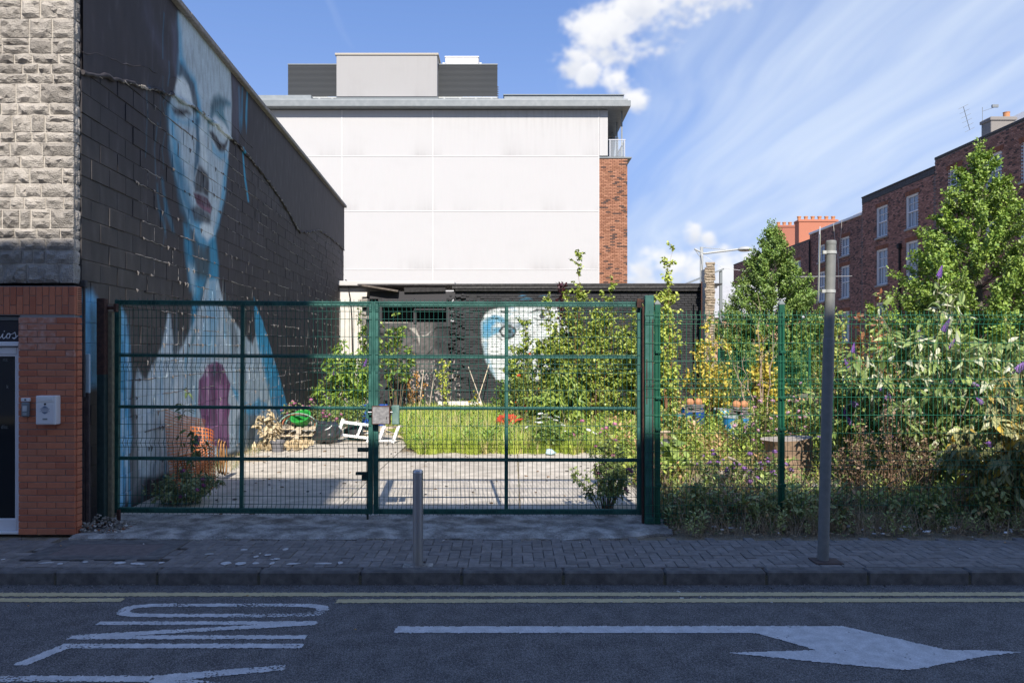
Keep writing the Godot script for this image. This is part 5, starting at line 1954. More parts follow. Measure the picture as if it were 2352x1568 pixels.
func far_things() -> void:
	# the houses across the street, behind the viewer: they shade the road
	var t := thing("pale_building", "pale rendered building across the street that shades the road", "building", V(-0.93, 0, 6.0))
	var s := Shape.new()
	s.box(V(-9.0, 7.68, 5.0), V(18.0, 15.36, 10.0))
	s.box(V(9.0, 6.84, 5.0), V(18.0, 13.68, 10.0))
	put("wall", s, M.render_white, t)
	# slate-roofed outbuilding between the ruined wall and the hornbeam
	t = thing("slate_outbuilding", "small outbuilding with grey slate roof beyond the ruined wall stump", "building", V(11.3, 0, -45))
	s = Shape.new()
	s.box(V(2.5, 1.9, -2.5), V(5.0, 3.8, 5.0))
	put("wall", s, tinted(M.mortar, Color(0.9, 0.62, 0.45)), t)
	s = Shape.new()
	s.quad(V(-0.2, 3.7, 0.25), V(5.2, 3.7, 0.25), V(4.4, 5.75, -2.5), V(0.7, 5.75, -2.5))
	s.tri(V(-0.2, 3.7, -5.2), V(-0.2, 3.7, 0.25), V(0.7, 5.75, -2.5))
	s.tri(V(5.2, 3.7, 0.25), V(5.2, 3.7, -5.2), V(4.4, 5.75, -2.5))
	s.quad(V(5.2, 3.7, -5.2), V(-0.2, 3.7, -5.2), V(0.7, 5.75, -2.5), V(4.4, 5.75, -2.5))
	put("roof", s, M.slates, t)
	# pale sheet roof behind the black building
	t = thing("sheet_roof", "pale grey sloping sheet roof behind the black building", "roof", V(7.6, 0, -30))
	s = Shape.new()
	s.quad(V(-1.6, 4.2, 0), V(0.4, 5.0, 0), V(0.4, 5.0, -3), V(-1.6, 4.2, -3))
	s.quad(V(-1.6, 4.14, -3), V(0.4, 4.94, -3), V(0.4, 4.94, 0), V(-1.6, 4.14, 0))
	s.quad(V(-1.6, 4.14, 0), V(0.4, 4.94, 0), V(0.4, 5.0, 0), V(-1.6, 4.2, 0))
	put("sheet", s, M.cladding, t)
	s = Shape.new()
	for q in [[-1.5, 4.14], [0.3, 4.9]]:
		for z in [-0.1, -2.9]:
			s.box(V(q[0], q[1] / 2, z), V(0.1, q[1], 0.1))
	put("post", s, M.slate_grey, t)
	# street lamp
	t = thing("street_lamp", "grey street lamp with a stayed horizontal arm behind the ruined wall", "street lamp", V(8.1, 0, -34))
	s = Shape.new()
	s.tube([V(0, 0, 0), V(0, 2, 0), V(0, 6.3, 0)], [0.1, 0.08, 0.07], 10)
	put("pole", s, M.galv, t)
	s = Shape.new()
	s.tube([V(-0.3, 6.22, 0), V(0.1, 6.02, 0), V(1.55, 6.2, 0)], [0.045], 8)
	s.wire(V(0, 6.28, 0), V(1.1, 6.18, 0), 0.015)
	s.wire(V(-0.3, 6.22, 0), V(0, 5.8, 0), 0.02)
	put("arm", s, M.galv, t)
	s = Shape.new()
	s.lathe(V(1.85, 6.12, 0), [Vector2(0.02, -0.02), Vector2(0.2, 0.0), Vector2(0.33, 0.06), Vector2(0.3, 0.12), Vector2(0.16, 0.19), Vector2(0.01, 0.2)], 16)
	put("lantern", s, M.galv, t)
	s = Shape.new()
	s.tube([V(-0.05, 6.0, 0.1), V(0.4, 5.2, 2.0), V(1.6, 4.9, 3.0), V(3.5, 4.85, 2.0), V(9.0, 5.6, -6.0)], [0.012], 4)
	tag(put("overhead_wire", s, M.white, null, Transform3D(Basis(), V(8.1, 0, -34))), "thin pale wire slung from the street lamp towards the terrace", "wire")


func street_things() -> void:
	# steel bollard in a concrete pad
	var t := thing("bollard", "brushed steel bollard at the pavement edge before the gate", "bollard", V(-0.854, 0, -7.22))
	var s := Shape.new()
	s.lathe(V(0, 0, 0), [Vector2(0.0475, -0.05), Vector2(0.0475, 0.852), Vector2(0.044, 0.864), Vector2(0.036, 0.871), Vector2(0.001, 0.873)], 28)
	put("tube", s, M.steel, t)
	s = Shape.new()
	s.lathe(V(0, 0, 0), [Vector2(0.0475, 0.836), Vector2(0.0487, 0.838), Vector2(0.0487, 0.846), Vector2(0.0475, 0.848)], 28)
	put("cap_ring", s, M.steel, t)
	s = Shape.new()
	s.cbox(V(0.0, -0.02, 0), V(0.27, 0.056, 0.12), 0.006)
	put("pad", s, M.rough_concrete, t)
	# leaning sign pole
	t = thing("sign_pole", "grey leaning steel pole with an edge-on sign plate near its top", "sign pole", V(2.885, 0, -7.38))
	t.basis = Basis(Vector3.BACK, -0.026)
	s = Shape.new()
	s.lathe(V(0, 0, 0), [Vector2(0.051, -0.05), Vector2(0.051, 2.05), Vector2(0.046, 2.07), Vector2(0.044, 2.93), Vector2(0.046, 2.935), Vector2(0.046, 2.96), Vector2(0.04, 2.97), Vector2(0.001, 2.972)], 24)
	put("pole", s, tinted(M.galv, Color(0.46, 0.46, 0.46)), t)
	s = Shape.new()
	for y in [2.86, 2.50]:
		s.lathe(V(0, y, 0), [Vector2(0.046, -0.014), Vector2(0.05, -0.013), Vector2(0.05, 0.013), Vector2(0.046, 0.014)], 20)
		s.box(V(-0.06, y, 0), V(0.035, 0.03, 0.03))
	put("clamp", s, M.galv, t)
	s = Shape.new()
	var edge_on := Basis(Vector3.UP, -0.35)
	s.cbox(V(-0.085, 2.70, -0.06), V(0.010, 0.62, 0.40), 0.003, edge_on)
	put("sign_plate", s, tinted(M.galv, Color(0.75, 0.75, 0.62)), t)
	s = Shape.new()
	s.cbox(V(-0.092, 2.93, -0.05), V(0.007, 0.30, 0.36), 0.002, edge_on)
	put("small_plate", s, M.upvc, t)
	s = Shape.new()
	s.cbox(V(0.02, -0.013, 0.02), V(0.26, 0.05, 0.2), 0.005)
	put("base_patch", s, tinted(M.kerb, Color(0.75, 0.55, 0.5)), t)


func wire_mesh(x0: float, x1: float, y0: float, y1: float, folds: Array, z := 0.0, spikes := 0.025) -> Shape:
	# welded mesh: 50 mm uprights, cross wires each 200 mm, stiffening folds pressed forward
	var s := Shape.new()
	var r := 0.0029
	var n := int((x1 - x0) / 0.0505)
	var pitch := (x1 - x0) / n
	var levels := []
	for f in folds:
		levels.append_array([[f - 0.05, z], [f, z + 0.035], [f + 0.05, z]])
	var y := y0
	while y <= y1 + 0.001:
		var near := false
		for f in folds:
			if absf(y - f) < 0.09:
				near = true
		if not near:
			levels.append([y, z])
		y += 0.2
	for q in levels:
		s.wire(V(x0, q[0], q[1] + r), V(x1, q[0], q[1] + r), r)
	var path := [V(0, y0 - 0.01, z)]
	folds.sort()
	for f in folds:
		if f - 0.05 > y0:
			path.append(V(0, f - 0.05, z))
		path.append(V(0, f, z + 0.035))
		path.append(V(0, f + 0.05, z))
	path.append(V(0, y1 + spikes, z))
	for k in n + 1:
		var pts := []
		for p in path:
			pts.append(p + V(x0 + pitch * k, 0, 0))
		s.tube(pts, [r], 4, false)
	return s


func leaf_of_gate(label: String, at: Vector3, w: float, mid: float, tilt: float) -> Node3D:
	# local origin at the lower left corner of the frame; z faces the street
	var t := thing("mesh_gate", label, "gate", at, "pair of green mesh gates")
	t.basis = Basis(Vector3.BACK, tilt)
	var s := Shape.new()
	s.cbox(V(0.027, 1.2, 0), V(0.054, 2.4, 0.054), 0.005)
	put("hinge_stile", s, M.green, t)
	s = Shape.new()
	s.cbox(V(w - 0.027, 1.2, 0), V(0.054, 2.4, 0.054), 0.005)
	put("lock_stile", s, M.green, t)
	s = Shape.new()
	s.cbox(V(mid, 1.2, -0.002), V(0.042, 2.29, 0.04), 0.004)
	put("middle_stile", s, M.green, t)
	for y in [[2.372, 0.052], [0.03, 0.058], [1.775, 0.036], [1.195, 0.036], [0.615, 0.036]]:
		s = Shape.new()
		s.cbox(V(w / 2, y[0], 0.0), V(w - 0.11, y[1], 0.05 if y[1] > 0.05 else 0.034), 0.005)
		put("rail", s, M.green, t)
	put("wire_mesh", wire_mesh(0.02, w - 0.02, 0.0, 2.385, [2.335, 1.645, 0.795, 0.06], 0.03, 0.035), M.wire, t)
	return t


func gates_and_fence() -> void:
	# hanging post by the mural wall, rusty above
	var t := thing("gate_post", "dark rust-stained steel gate post against the mural wall", "post", V(-4.56, 0, -8.78))
	var s := Shape.new()
	s.cbox(V(0.04, 1.24, 0), V(0.085, 2.55, 0.085), 0.006)
	put("shaft", s, M.dark_green, t)
	s = Shape.new()
	s.cbox(V(0.04, 2.10, 0.002), V(0.089, 0.84, 0.087), 0.006)
	put("rusted_wrap", s, M.rust, t)
	s = Shape.new()
	s.cbox(V(0.105, 1.20, -0.06), V(0.05, 2.36, 0.06), 0.005)
	put("rear_angle", s, tinted(M.plain_olive, Color(1, 1, 1)), t)
	s = Shape.new()
	s.tube([V(0.07, 2.42, -0.03), V(0.16, 2.42, -0.03)], [0.02], 8)
	s.cbox(V(0.165, 2.42, -0.05), V(0.03, 0.09, 0.06), 0.004)
	put("hinge", s, M.rust, t)
	s = Shape.new()
	s.cbox(V(0.10, 0.015, 0.02), V(0.2, 0.05, 0.14), 0.008)
	s.cbox(V(0.16, 0.08, -0.12), V(0.035, 0.18, 0.035), 0.005)
	put("base_plate", s, M.rust, t)
	# the two leaves
	var a := leaf_of_gate("left leaf of the green mesh gate, beside the mural wall", V(-4.50, 0.118, -9.0), 2.925, 1.44, -0.0065)
	s = Shape.new()
	s.tube([V(2.86, 0.6, -0.04), V(2.86, -0.07, -0.04)], [0.012], 8)
	s.cbox(V(2.82, 0.72, -0.05), V(0.16, 0.05, 0.03), 0.005)
	s.cbox(V(2.80, 0.45, -0.05), V(0.16, 0.035, 0.04), 0.005)
	s.cbox(V(2.84, 0.40, -0.05), V(0.1, 0.06, 0.05), 0.005)
	put("drop_bolt", s, M.dark_green, a)
	s = Shape.new()
	s.cbox(V(2.865, 1.20, 0.05), V(0.03, 0.09, 0.05), 0.004)
	s.tube([V(2.82, 1.2, 0.06), V(2.93, 1.2, 0.06)], [0.008], 8)
	s.cbox(V(2.87, 1.12, 0.055), V(0.03, 0.08, 0.03), 0.004)
	put("bolt_keeper", s, M.green, a)
	var b := leaf_of_gate("right leaf of the green mesh gate, carrying the rusty lock box", V(-1.565, 0.10, -9.0), 3.03, 1.50, -0.0015)
	var box := Node3D.new()
	box.name = "lock_box"
	b.add_child(box)
	box.position = V(0.10, 1.125, 0.085)
	s = Shape.new()
	s.cbox(V(0, 0, 0), V(0.20, 0.20, 0.09), 0.008)
	put("casing", s, surface(cloth_of(L(0.14, 0.14, 0.145), L(0.36, 0.355, 0.35), {"blotch": 1.0, "fine": 0.3}), 0.35, 0.5), box)
	s = Shape.new()
	s.cbox(V(-0.096, 0, 0.002), V(0.009, 0.206, 0.093), 0.003)
	s.cbox(V(0.096, 0, 0.002), V(0.009, 0.206, 0.093), 0.003)
	s.cbox(V(0, 0.098, 0.002), V(0.182, 0.007, 0.092), 0.003)
	s.cbox(V(-0.02, -0.098, 0.002), V(0.13, 0.007, 0.092), 0.002)
	put("rusty_edge", s, tinted(M.rust, Color(1.4, 1.4, 1.4)), box)
	s = Shape.new()
	s.cbox(V(0.065, -0.03, 0.047), V(0.007, 0.03, 0.004), 0.001)
	put("keyhole", s, M.dark, box)
	s = Shape.new()
	s.tube([V(-0.15, 0.03, 0), V(0.125, 0.03, 0)], [0.011], 8)
	put("bolt", s, M.metal, box)
	s = Shape.new()
	s.cbox(V(0.158, 0.0, -0.02), V(0.082, 0.215, 0.05), 0.006)
	put("side_plate", s, tinted(M.green, Color(5.0, 1.9, 2.0)), box)
	# right gate post
	t = thing("gate_post", "teal steel gate post with rust streaks between gate and fence", "post", V(1.53, 0, -8.9))
	s = Shape.new()
	s.cbox(V(0.0, 1.27, 0), V(0.1, 2.58, 0.1), 0.006)
	put("shaft", s, M.green, t)
	s = Shape.new()
	s.cbox(V(-0.062, 1.22, -0.02), V(0.022, 2.44, 0.07), 0.004)
	put("slam_strip", s, M.rust, t)
	s = Shape.new()
	s.cbox(V(0.035, 1.2, 0.051), V(0.012, 2.2, 0.003), 0.001)
	s.cbox(V(-0.03, 1.6, 0.051), V(0.01, 0.5, 0.003), 0.001)
	put("rust_streak", s, M.rust, t)
	s = Shape.new()
	s.cbox(V(-0.105, 2.475, -0.03), V(0.05, 0.10, 0.05), 0.005)
	s.cbox(V(-0.06, 2.50, -0.03), V(0.06, 0.03, 0.03), 0.004)
	put("hinge", s, M.rust, t)
	# fence posts and panels
	var posts := ["bright green fence post touching the teal gate post", "green fence post with pointed cap midway along the fence", "green fence post sunk among the buddleia at the right edge"]
	var px := [1.625, 3.012, 6.35]
	var first: Node3D
	for k in 3:
		if k == 0:
			first = thing("fence_post", posts[0], "post", V(px[0], 0, -8.9), "green fence posts")
			s = Shape.new()
			s.cbox(V(0, 1.22, 0), V(0.062, 2.5, 0.062), 0.005)
			put("shaft", s, M.bright_green, first)
			s = Shape.new()
			for f in 4:
				var g := PI / 4 + f * PI / 2
				var h := g + PI / 2
				s.tri(V(cos(g) * 0.046, 2.47, -sin(g) * 0.046), V(cos(h) * 0.046, 2.47, -sin(h) * 0.046), V(0, 2.515, 0))
			s.box(V(0, 2.465, 0), V(0.066, 0.012, 0.066))
			put("cap", s, M.cap_grey, first)
			for y in [1.93, 1.42, 1.07, 0.45, 0.12]:
				s = Shape.new()
				s.cbox(V(0.004, y, 0.043), V(0.066, 0.034, 0.03), 0.004)
				s.tube([V(0.004, y, 0.055), V(0.004, y, 0.063)], [0.008], 8)
				put("clip", s, M.bright_green, first)
		else:
			copy(first, posts[k], V(px[k], 0, -8.9))
	var spans := [[1.48, 3.01, "narrow green mesh fence panel beside the gate post"], [3.015, 6.35, "green mesh fence panel behind the leaning sign pole"], [6.355, 8.9, "green mesh fence panel at the right edge among buddleia"]]
	for q in spans:
		t = thing("mesh_fence", q[2], "fence", V(q[0], 0, -8.845), "green mesh fence panels")
		put("wire_mesh", wire_mesh(0.0, q[1] - q[0], 0.03, 2.36, [2.29, 1.58, 0.68, 0.09], 0.0, 0.03), M.fence_wire, t)
	# boards left standing between the pier and the post
	t = thing("timber_board", "weathered grey-brown board with pale blue top leaning beside the brick pier", "board", V(-4.585, 0, -8.60), "boards between pier and gate post")
	s = Shape.new()
	s.cbox(V(0, 0.82, 0), V(0.042, 1.5, 0.03), 0.004, Basis(Vector3.BACK, 0.004))
	put("board", s, tinted(M.weathered, Color(1.15, 0.92, 0.88)), t)
	s = Shape.new()
	s.cbox(V(0.0, 1.70, 0.002), V(0.048, 0.42, 0.03), 0.004)
	put("blue_end", s, surface(cloth_of(L(0.365, 0.505, 0.581), L(0.519, 0.620, 0.672), {"fine": 0.8, "blotch": 0.5}), 0.5, 0.85), t)
	t = thing("timber_board", "narrow dark board standing tight against the brick pier", "board", V(-4.628, 0, -8.595), "boards between pier and gate post")
	s = Shape.new()
	s.cbox(V(0, 0.95, 0), V(0.036, 1.75, 0.028), 0.004, Basis(Vector3.BACK, -0.003))
	put("board", s, tinted(M.weathered, Color(0.95, 0.68, 0.66)), t)
	# grey pipe down the joint of pier and wall
	s = Shape.new()
	s.tube([V(0, 1.45, 0), V(0, 2.62, 0)], [0.016], 8)
	s.cbox(V(0, 2.66, 0), V(0.06, 0.08, 0.06), 0.01)
	tag(put("downpipe", s, M.weathered, null, Transform3D(Basis(), V(-4.60, 0, -8.55))), "thin grey pipe in the corner where pier meets mural wall", "pipe")
	# rubble and gravel at its foot
	s = Shape.new()
	s.tinted = true
	for k in 520:
		var x := rnd(-4.72, -4.18)
		var d := rnd(8.44, 8.98)
		var hgt := 0.16 * maxf(0.0, 1.0 - (Vector2(x + 4.52, d - 8.68) / Vector2(0.34, 0.30)).length())
		var k2 := rnd(0.5, 1.0)
		s.col = Color(0.34, 0.32, 0.29) * k2 if R.randf() < 0.8 else (Color(0.62, 0.60, 0.56) if R.randf() < 0.6 else Color(0.30, 0.13, 0.07))
		var z := rnd(0.008, 0.03)
		s.box(V(x, hgt * rnd(0.3, 1.0) + 0.012, -d), V(z, z * 0.6, z * rnd(0.6, 1.3)), Basis.from_euler(V(rnd(-0.6, 0.6), rnd(0, 3), rnd(-0.6, 0.6))))
	stuff(tag(put("rubble", s, M.plain), "small heap of gravel and broken mortar at the foot of the rusty gate post", "rubble"))


func net(s: Shape, at: Callable, nu: int, nv: int, w: float) -> void:
	# plastic barrier netting over a surface at(u, v): strands both ways
	for i in nu + 1:
		for j in nv:
			var a: Vector3 = at.call(float(i) / nu, float(j) / nv)
			var b: Vector3 = at.call(float(i) / nu, float(j + 1) / nv)
			var side: Vector3 = (at.call(minf(1.0, (i + 0.5) / nu), float(j) / nv) - at.call(maxf(0.0, (i - 0.5) / nu), float(j) / nv)).normalized() * w
			s.quad(a - side, a + side, b + side, b - side)
	for j in nv + 1:
		for i in nu:
			var a: Vector3 = at.call(float(i) / nu, float(j) / nv)
			var b: Vector3 = at.call(float(i + 1) / nu, float(j) / nv)
			var side: Vector3 = (at.call(float(i) / nu, minf(1.0, (j + 0.5) / nv)) - at.call(float(i) / nu, maxf(0.0, (j - 0.5) / nv))).normalized() * w
			s.quad(a - side, b - side, b + side, a + side)


func blob(s: Shape, at: Vector3, size: Vector3, sd: float, amp: float, sides := 18, rings := 10) -> void:
	# a lumpy closed body
	var g := []
	for j in rings + 1:
		var ring := []
		var th := PI * j / rings
		for i in sides:
			var ph := TAU * i / sides
			var d := V(sin(th) * cos(ph), -cos(th), sin(th) * sin(ph))
			var k := 1.0 + amp * noise_a.get_noise_3d(d.x * 1.3 + sd, d.y * 1.3, d.z * 1.3) + amp * 0.5 * noise_b.get_noise_3d(d.x * 3.2 + sd, d.y * 3.2, d.z * 3.2)
			ring.append(at + V(d.x * size.x, maxf(d.y, -0.75) * size.y, d.z * size.z) * k)
		g.append(ring)
	var nn := []
	for j in rings + 1:
		var row := []
		for i in sides:
			var du: Vector3 = g[j][(i + 1) % sides] - g[j][(i + sides - 1) % sides]
			var dv: Vector3 = g[mini(j + 1, rings)][i] - g[maxi(j - 1, 0)][i]
			var m := dv.cross(du)
			row.append(m.normalized() if m.length() > 1e-7 else V(0, -1 if j == 0 else 1, 0))
		nn.append(row)
	for j in rings:
		for i in sides:
			var l := (i + 1) % sides
			s.trin(g[j][l], g[j][i], g[j + 1][i], nn[j][l], nn[j][i], nn[j + 1][i])
			s.trin(g[j][l], g[j + 1][i], g[j + 1][l], nn[j][l], nn[j + 1][i], nn[j + 1][l])


func yard_things() -> void:
	var s := Shape.new()
	# grit, crumbs of mortar and dead leaves lying about the yard
	s.tinted = true
	for k in 620:
		var d := 9.3 + 8.5 * R.randf()
		var x := rnd(-4.9, 2.2)
		if noise_a.get_noise_2d(x * 0.8, d * 0.8) + (0.25 if x < -3.6 else 0.0) < 0.02:
			continue
		s.col = [Color(0.10, 0.075, 0.05), Color(0.30, 0.27, 0.22), Color(0.20, 0.12, 0.06), Color(0.06, 0.06, 0.06)][k % 4] * rnd(0.6, 1.3)
		var g := rnd(0.006, 0.035)
		s.box(V(x, 0.006, -d), V(g * rnd(0.8, 2.0), g * 0.35, g), Basis.from_euler(V(rnd(-0.3, 0.3), rnd(0, 3), rnd(-0.3, 0.3))))
	stuff(tag(put("yard_grit", s, M.tint), "grit and dead leaf crumbs scattered over the concrete yard behind the gate", "litter"))
	s = Shape.new()
	# orange barrier netting slumped against the mural wall
	var orange := paint(Color(0.46, 0.13, 0.025), 0.55)
	var t := thing("barrier_netting", "orange plastic barrier netting slumped against the painted wall", "netting", V(-4.70, 0, -11.1))
	var sheet := func(u: float, v: float) -> Vector3:
		var top := 1.12 - 0.30 * u
		return V(-0.02 - 0.0633 * (u * 1.9 - 0.6) + 0.05 + 0.05 * sin(u * 5.0 + v * 2.0) + 0.16 * pow(1.0 - v, 2.0), v * top + 0.05, 0.6 - u * 1.75)
	net(s, sheet, 44, 26, 0.0052)
	put("sheet", s, orange, t)
	s = Shape.new()
	var fold := func(u: float, v: float) -> Vector3:
		var a := -0.6 + 4.4 * u
		var r := 0.20 + 0.08 * v
		return V(0.30 + r * sin(a) - 0.16 * v, 0.03 + v * (0.82 - 0.42 * u) + 0.03 * sin(a * 2.0), -0.10 - r * 1.6 * cos(a) - 0.12 * v)
	net(s, fold, 26, 15, 0.0075)
	put("curled_fold", s, orange, t)
	s = Shape.new()
	for k in 3:
		var pts := []
		for q in 13:
			var a := TAU * q / 12
			pts.append(V(0.33 + 0.03 * k, 0.36 + 0.25 * sin(a) - 0.02 * k, -0.78 + 0.085 * cos(a) - 0.03 * k))
		s.tube(pts, [0.012], 5, false)
	put("roll_edge", s, tinted(M.wood_plain, Color(0.75, 0.45, 0.22)), t)
	# stacked pallets
	for k in 2:
		t = thing("pallet", ["lower wooden pallet of the stack by the foot of the mural wall", "upper wooden pallet of the stack, under hoses and pink flowers"][k], "pallet", V(-4.62, 0.0 + 0.148 * k, -17.3), "stacked pallets", 0.10 + 0.12 * k)
		for q in 7:
			s = Shape.new()
			s.cbox(V(-0.46 + 0.153 * q, 0.128, 0), V(0.1, 0.02, 0.86), 0.003, Basis(Vector3.UP, rnd(-0.02, 0.02)))
			put("deck_board", s, M.pallet[q % 3], t)
		for q in 3:
			for r in 3:
				s = Shape.new()
				s.cbox(V(-0.45 + 0.45 * q, 0.065, -0.38 + 0.38 * r), V(0.1, 0.085, 0.09), 0.004)
				put("block", s, M.pallet[(q + r) % 3], t)
			s = Shape.new()
			s.cbox(V(0, 0.112, -0.38 + 0.38 * q), V(1.02, 0.016, 0.09), 0.003)
			put("stringer_board", s, M.pallet[q], t)
			s = Shape.new()
			s.cbox(V(-0.45 + 0.45 * q, 0.012, 0), V(0.1, 0.02, 0.86), 0.003)
			put("bottom_board", s, M.pallet[q], t)
	# bin bags
	var film := paint(Color(0.028, 0.028, 0.032), 0.30)
	film.metallic_specular = 0.7
	s = Shape.new()
	blob(s, V(0, 0.2, 0), V(0.27, 0.25, 0.24), 3.0, 0.34, 26, 16)
	s.tube([V(-0.14, 0.38, 0.0), V(-0.19, 0.46, 0.02), V(-0.25, 0.46, 0.05)], [0.05, 0.02, 0.05], 7)
	tag(put("bin_bag", s, film, null, Transform3D(Basis(), V(-3.86, 0, -16.6))), "shiny black bin bag slumped right of the pallets", "bin bag", "bin bags by the pallets")
	s = Shape.new()
	blob(s, V(0, 0.16, 0), V(0.36, 0.2, 0.24), 9.0, 0.4, 22, 12)
	tag(put("bin_bag", s, film, null, Transform3D(Basis(), V(-3.25, 0, -17.2))), "flat black bin bag lying under the broken white frame", "bin bag", "bin bags by the pallets")
	# broken white frames
	t = thing("broken_frame", "broken white window frame propped on the rubbish, left of the gate lock", "frame", V(-3.35, 0, -16.75), "broken white frames", 0.2)
	var lean := Basis.from_euler(V(-0.35, 0, -0.15))
	for q in [[-0.32, 0.24, 0.07, 0.46, 0.22], [0.32, 0.16, 0.06, 0.40, 0.22], [0.05, 0.40, 0.74, 0.06, 0.0], [0.03, 0.12, 0.72, 0.05, 0.0], [0.1, 0.26, 0.05, 0.27, 0.25]]:
		s = Shape.new()
		s.cbox(V(q[0], q[1], 0), V(q[2], q[3], 0.05), 0.004, Basis(Vector3.BACK, -q[4]))
		put("frame_bar", s, M.white, t, Transform3D(lean, V(0, 0.0, 0)))
	t = thing("broken_frame", "white splayed frame legs lying just right of the gate lock", "frame", V(-2.58, 0, -16.5), "broken white frames", -0.1)
	for q in [[-0.15, 0.17, 0.07, 0.38, 0.35], [0.16, 0.17, 0.06, 0.38, 0.3], [0.0, 0.04, 0.34, 0.05, -0.05]]:
		s = Shape.new()
		s.cbox(V(q[0], q[1], 0), V(q[2], q[3], 0.05), 0.004, Basis(Vector3.BACK, -q[4]))
		put("frame_bar", s, M.white, t, Transform3D(Basis(Vector3.RIGHT, -0.3), V(0, 0.02, 0)))
	# scraps of timber on the heap
	for k in 7:
		s = Shape.new()
		s.cbox(V(0, 0, 0), V(rnd(0.5, 1.1), 0.02, rnd(0.05, 0.11)), 0.003, Basis.from_euler(V(rnd(-0.3, 0.3), rnd(-0.6, 0.6), rnd(-0.25, 0.2))))
		tag(put("timber_scrap", s, M.pallet[k % 3], null, Transform3D(Basis(), V(-3.3 + 0.16 * k, 0.1 + 0.045 * (k % 5), -16.95 - 0.05 * k))), "weathered timber offcut on the heap, " + ["lowest and leftmost", "second from the left", "third from the left", "in the middle", "third from the right", "second from the right", "rightmost, beside the splayed legs"][k], "timber", "timber offcuts on the rubbish heap")
	# blue crate
	t = thing("blue_box", "blue plastic box behind the white frames, seen across the gate stile", "box", V(-3.55, 0, -20.5), "", 0.1)
	var blue := paint(Color(0.012, 0.075, 0.36), 0.4)
	s = Shape.new()
	for q in [[0, 0.25, 0.22, 0.62, 0.5, 0.03], [0, 0.25, -0.22, 0.62, 0.5, 0.03], [-0.3, 0.25, 0, 0.03, 0.5, 0.41], [0.3, 0.25, 0, 0.03, 0.5, 0.41]]:
		s.cbox(V(q[0], q[1], q[2]), V(q[3], q[4], q[5]), 0.008)
	s.cbox(V(0, 0.03, 0), V(0.57, 0.03, 0.41), 0.005)
	put("shell", s, blue, t)
	s = Shape.new()
	for q in [[0, 0.49, 0.245, 0.68, 0.05, 0.03], [0, 0.49, -0.245, 0.68, 0.05, 0.03], [-0.325, 0.49, 0, 0.03, 0.05, 0.46], [0.325, 0.49, 0, 0.03, 0.05, 0.46]]:
		s.cbox(V(q[0], q[1], q[2]), V(q[3], q[4], q[5]), 0.008)
	put("rim", s, blue, t)
	# grey plant pot
	t = thing("plant_pot", "empty grey plastic pot standing on the concrete before the pallets", "plant pot", V(-4.48, 0, -15.2))
	s = Shape.new()
	s.lathe(V(0, 0, 0), [Vector2(0.001, 0.002), Vector2(0.1, 0), Vector2(0.122, 0.17), Vector2(0.14, 0.172), Vector2(0.142, 0.215), Vector2(0.132, 0.216), Vector2(0.118, 0.16), Vector2(0.1, 0.15), Vector2(0.001, 0.15)], 24)
	put("pot", s, paint(Color(0.16, 0.16, 0.175), 0.55), t)
	# green toy box and hoses on the pallets
	t = thing("green_tub", "bright green plastic tub lying among hoses on the pallets", "tub", V(-4.55, 0.30, -17.3))
	s = Shape.new()
	s.lathe(V(0, 0, 0), [Vector2(0.001, 0.005), Vector2(0.15, 0.0), Vector2(0.21, 0.17), Vector2(0.23, 0.175), Vector2(0.23, 0.195), Vector2(0.19, 0.19), Vector2(0.13, 0.03), Vector2(0.001, 0.03)], 20)
	put("tub", s, paint(Color(0.03, 0.30, 0.05), 0.4), t, Transform3D(Basis.from_euler(V(0.5, 0.3, 0.3)), V(0, 0.05, 0)))
	for k in 3:
		s = Shape.new()
		var pts := []
		for q in 15:
			var a := -0.3 + 3.6 * q / 14
			pts.append(V(cos(a) * (0.30 + 0.05 * k), 0.05 + sin(a) * (0.16 + 0.03 * k), 0.06 * k - 0.1 + 0.05 * sin(a * 2)))
		s.tube(pts, [0.014], 6)
		tag(put("hose", s, paint([Color(0.2, 0.42, 0.38), Color(0.42, 0.12, 0.05), Color(0.25, 0.36, 0.30)][k], 0.45), null, Transform3D(Basis(), V(-4.62, 0.30, -17.2))), ["pale green hose looped highest over the green tub", "rust-red hose looped over the green tub", "grey-green hose looped lowest round the green tub"][k], "hose", "hoses on the pallets")
	# timber baulk by the wall foot
	s = Shape.new()
	s.cbox(V(0, 0.045, 0), V(0.55, 0.09, 0.12), 0.008)
	tag(put("timber_baulk", s, M.pallet[1], null, Transform3D(Basis(Vector3.UP, 0.15), V(-4.55, 0, -13.9))), "short pale timber baulk on the concrete before the grey pot", "timber")
	# poles leaning on the black building, red cloth in the grass, white plank
	for k in 4:
		s = Shape.new()
		var x: float = [-2.75, -2.45, -1.15, -0.75][k]
		s.tube([V(x, 0, -23.2), V(x + [0.02, 0.05, 0.45, -0.6][k], [1.3, 1.2, 1.5, 1.4][k], -24.6)], [0.014], 6)
		tag(put("leaning_pole", s, M.pallet[k % 3], null), ["pale pole leaning on the black building, leftmost", "thin pale pole second from left on the black building", "thin slanting pole leaning right on the black building", "dark slanting pole leaning left on the black building"][k], "pole", "poles leaning on the black building")
	s = Shape.new()
	blob(s, V(0, 0.12, 0), V(0.24, 0.13, 0.16), 4.0, 0.9, 24, 14)
	tag(put("red_cloth", s, paint(Color(0.48, 0.05, 0.02), 0.9), null, Transform3D(Basis(Vector3.BACK, 0.12), V(-0.10, 0.20, -18.3))), "crumpled orange-red cloth lying in the long grass", "cloth")
	s = Shape.new()
	s.cbox(V(0, 0.06, 0), V(1.3, 0.12, 0.2), 0.01)
	tag(put("white_plank", s, M.mortar_light, null, Transform3D(Basis(Vector3.UP, -0.05), V(-1.55, 0.28, -23.6))), "white plank lying along the foot of the black building", "plank")
	s = Shape.new()
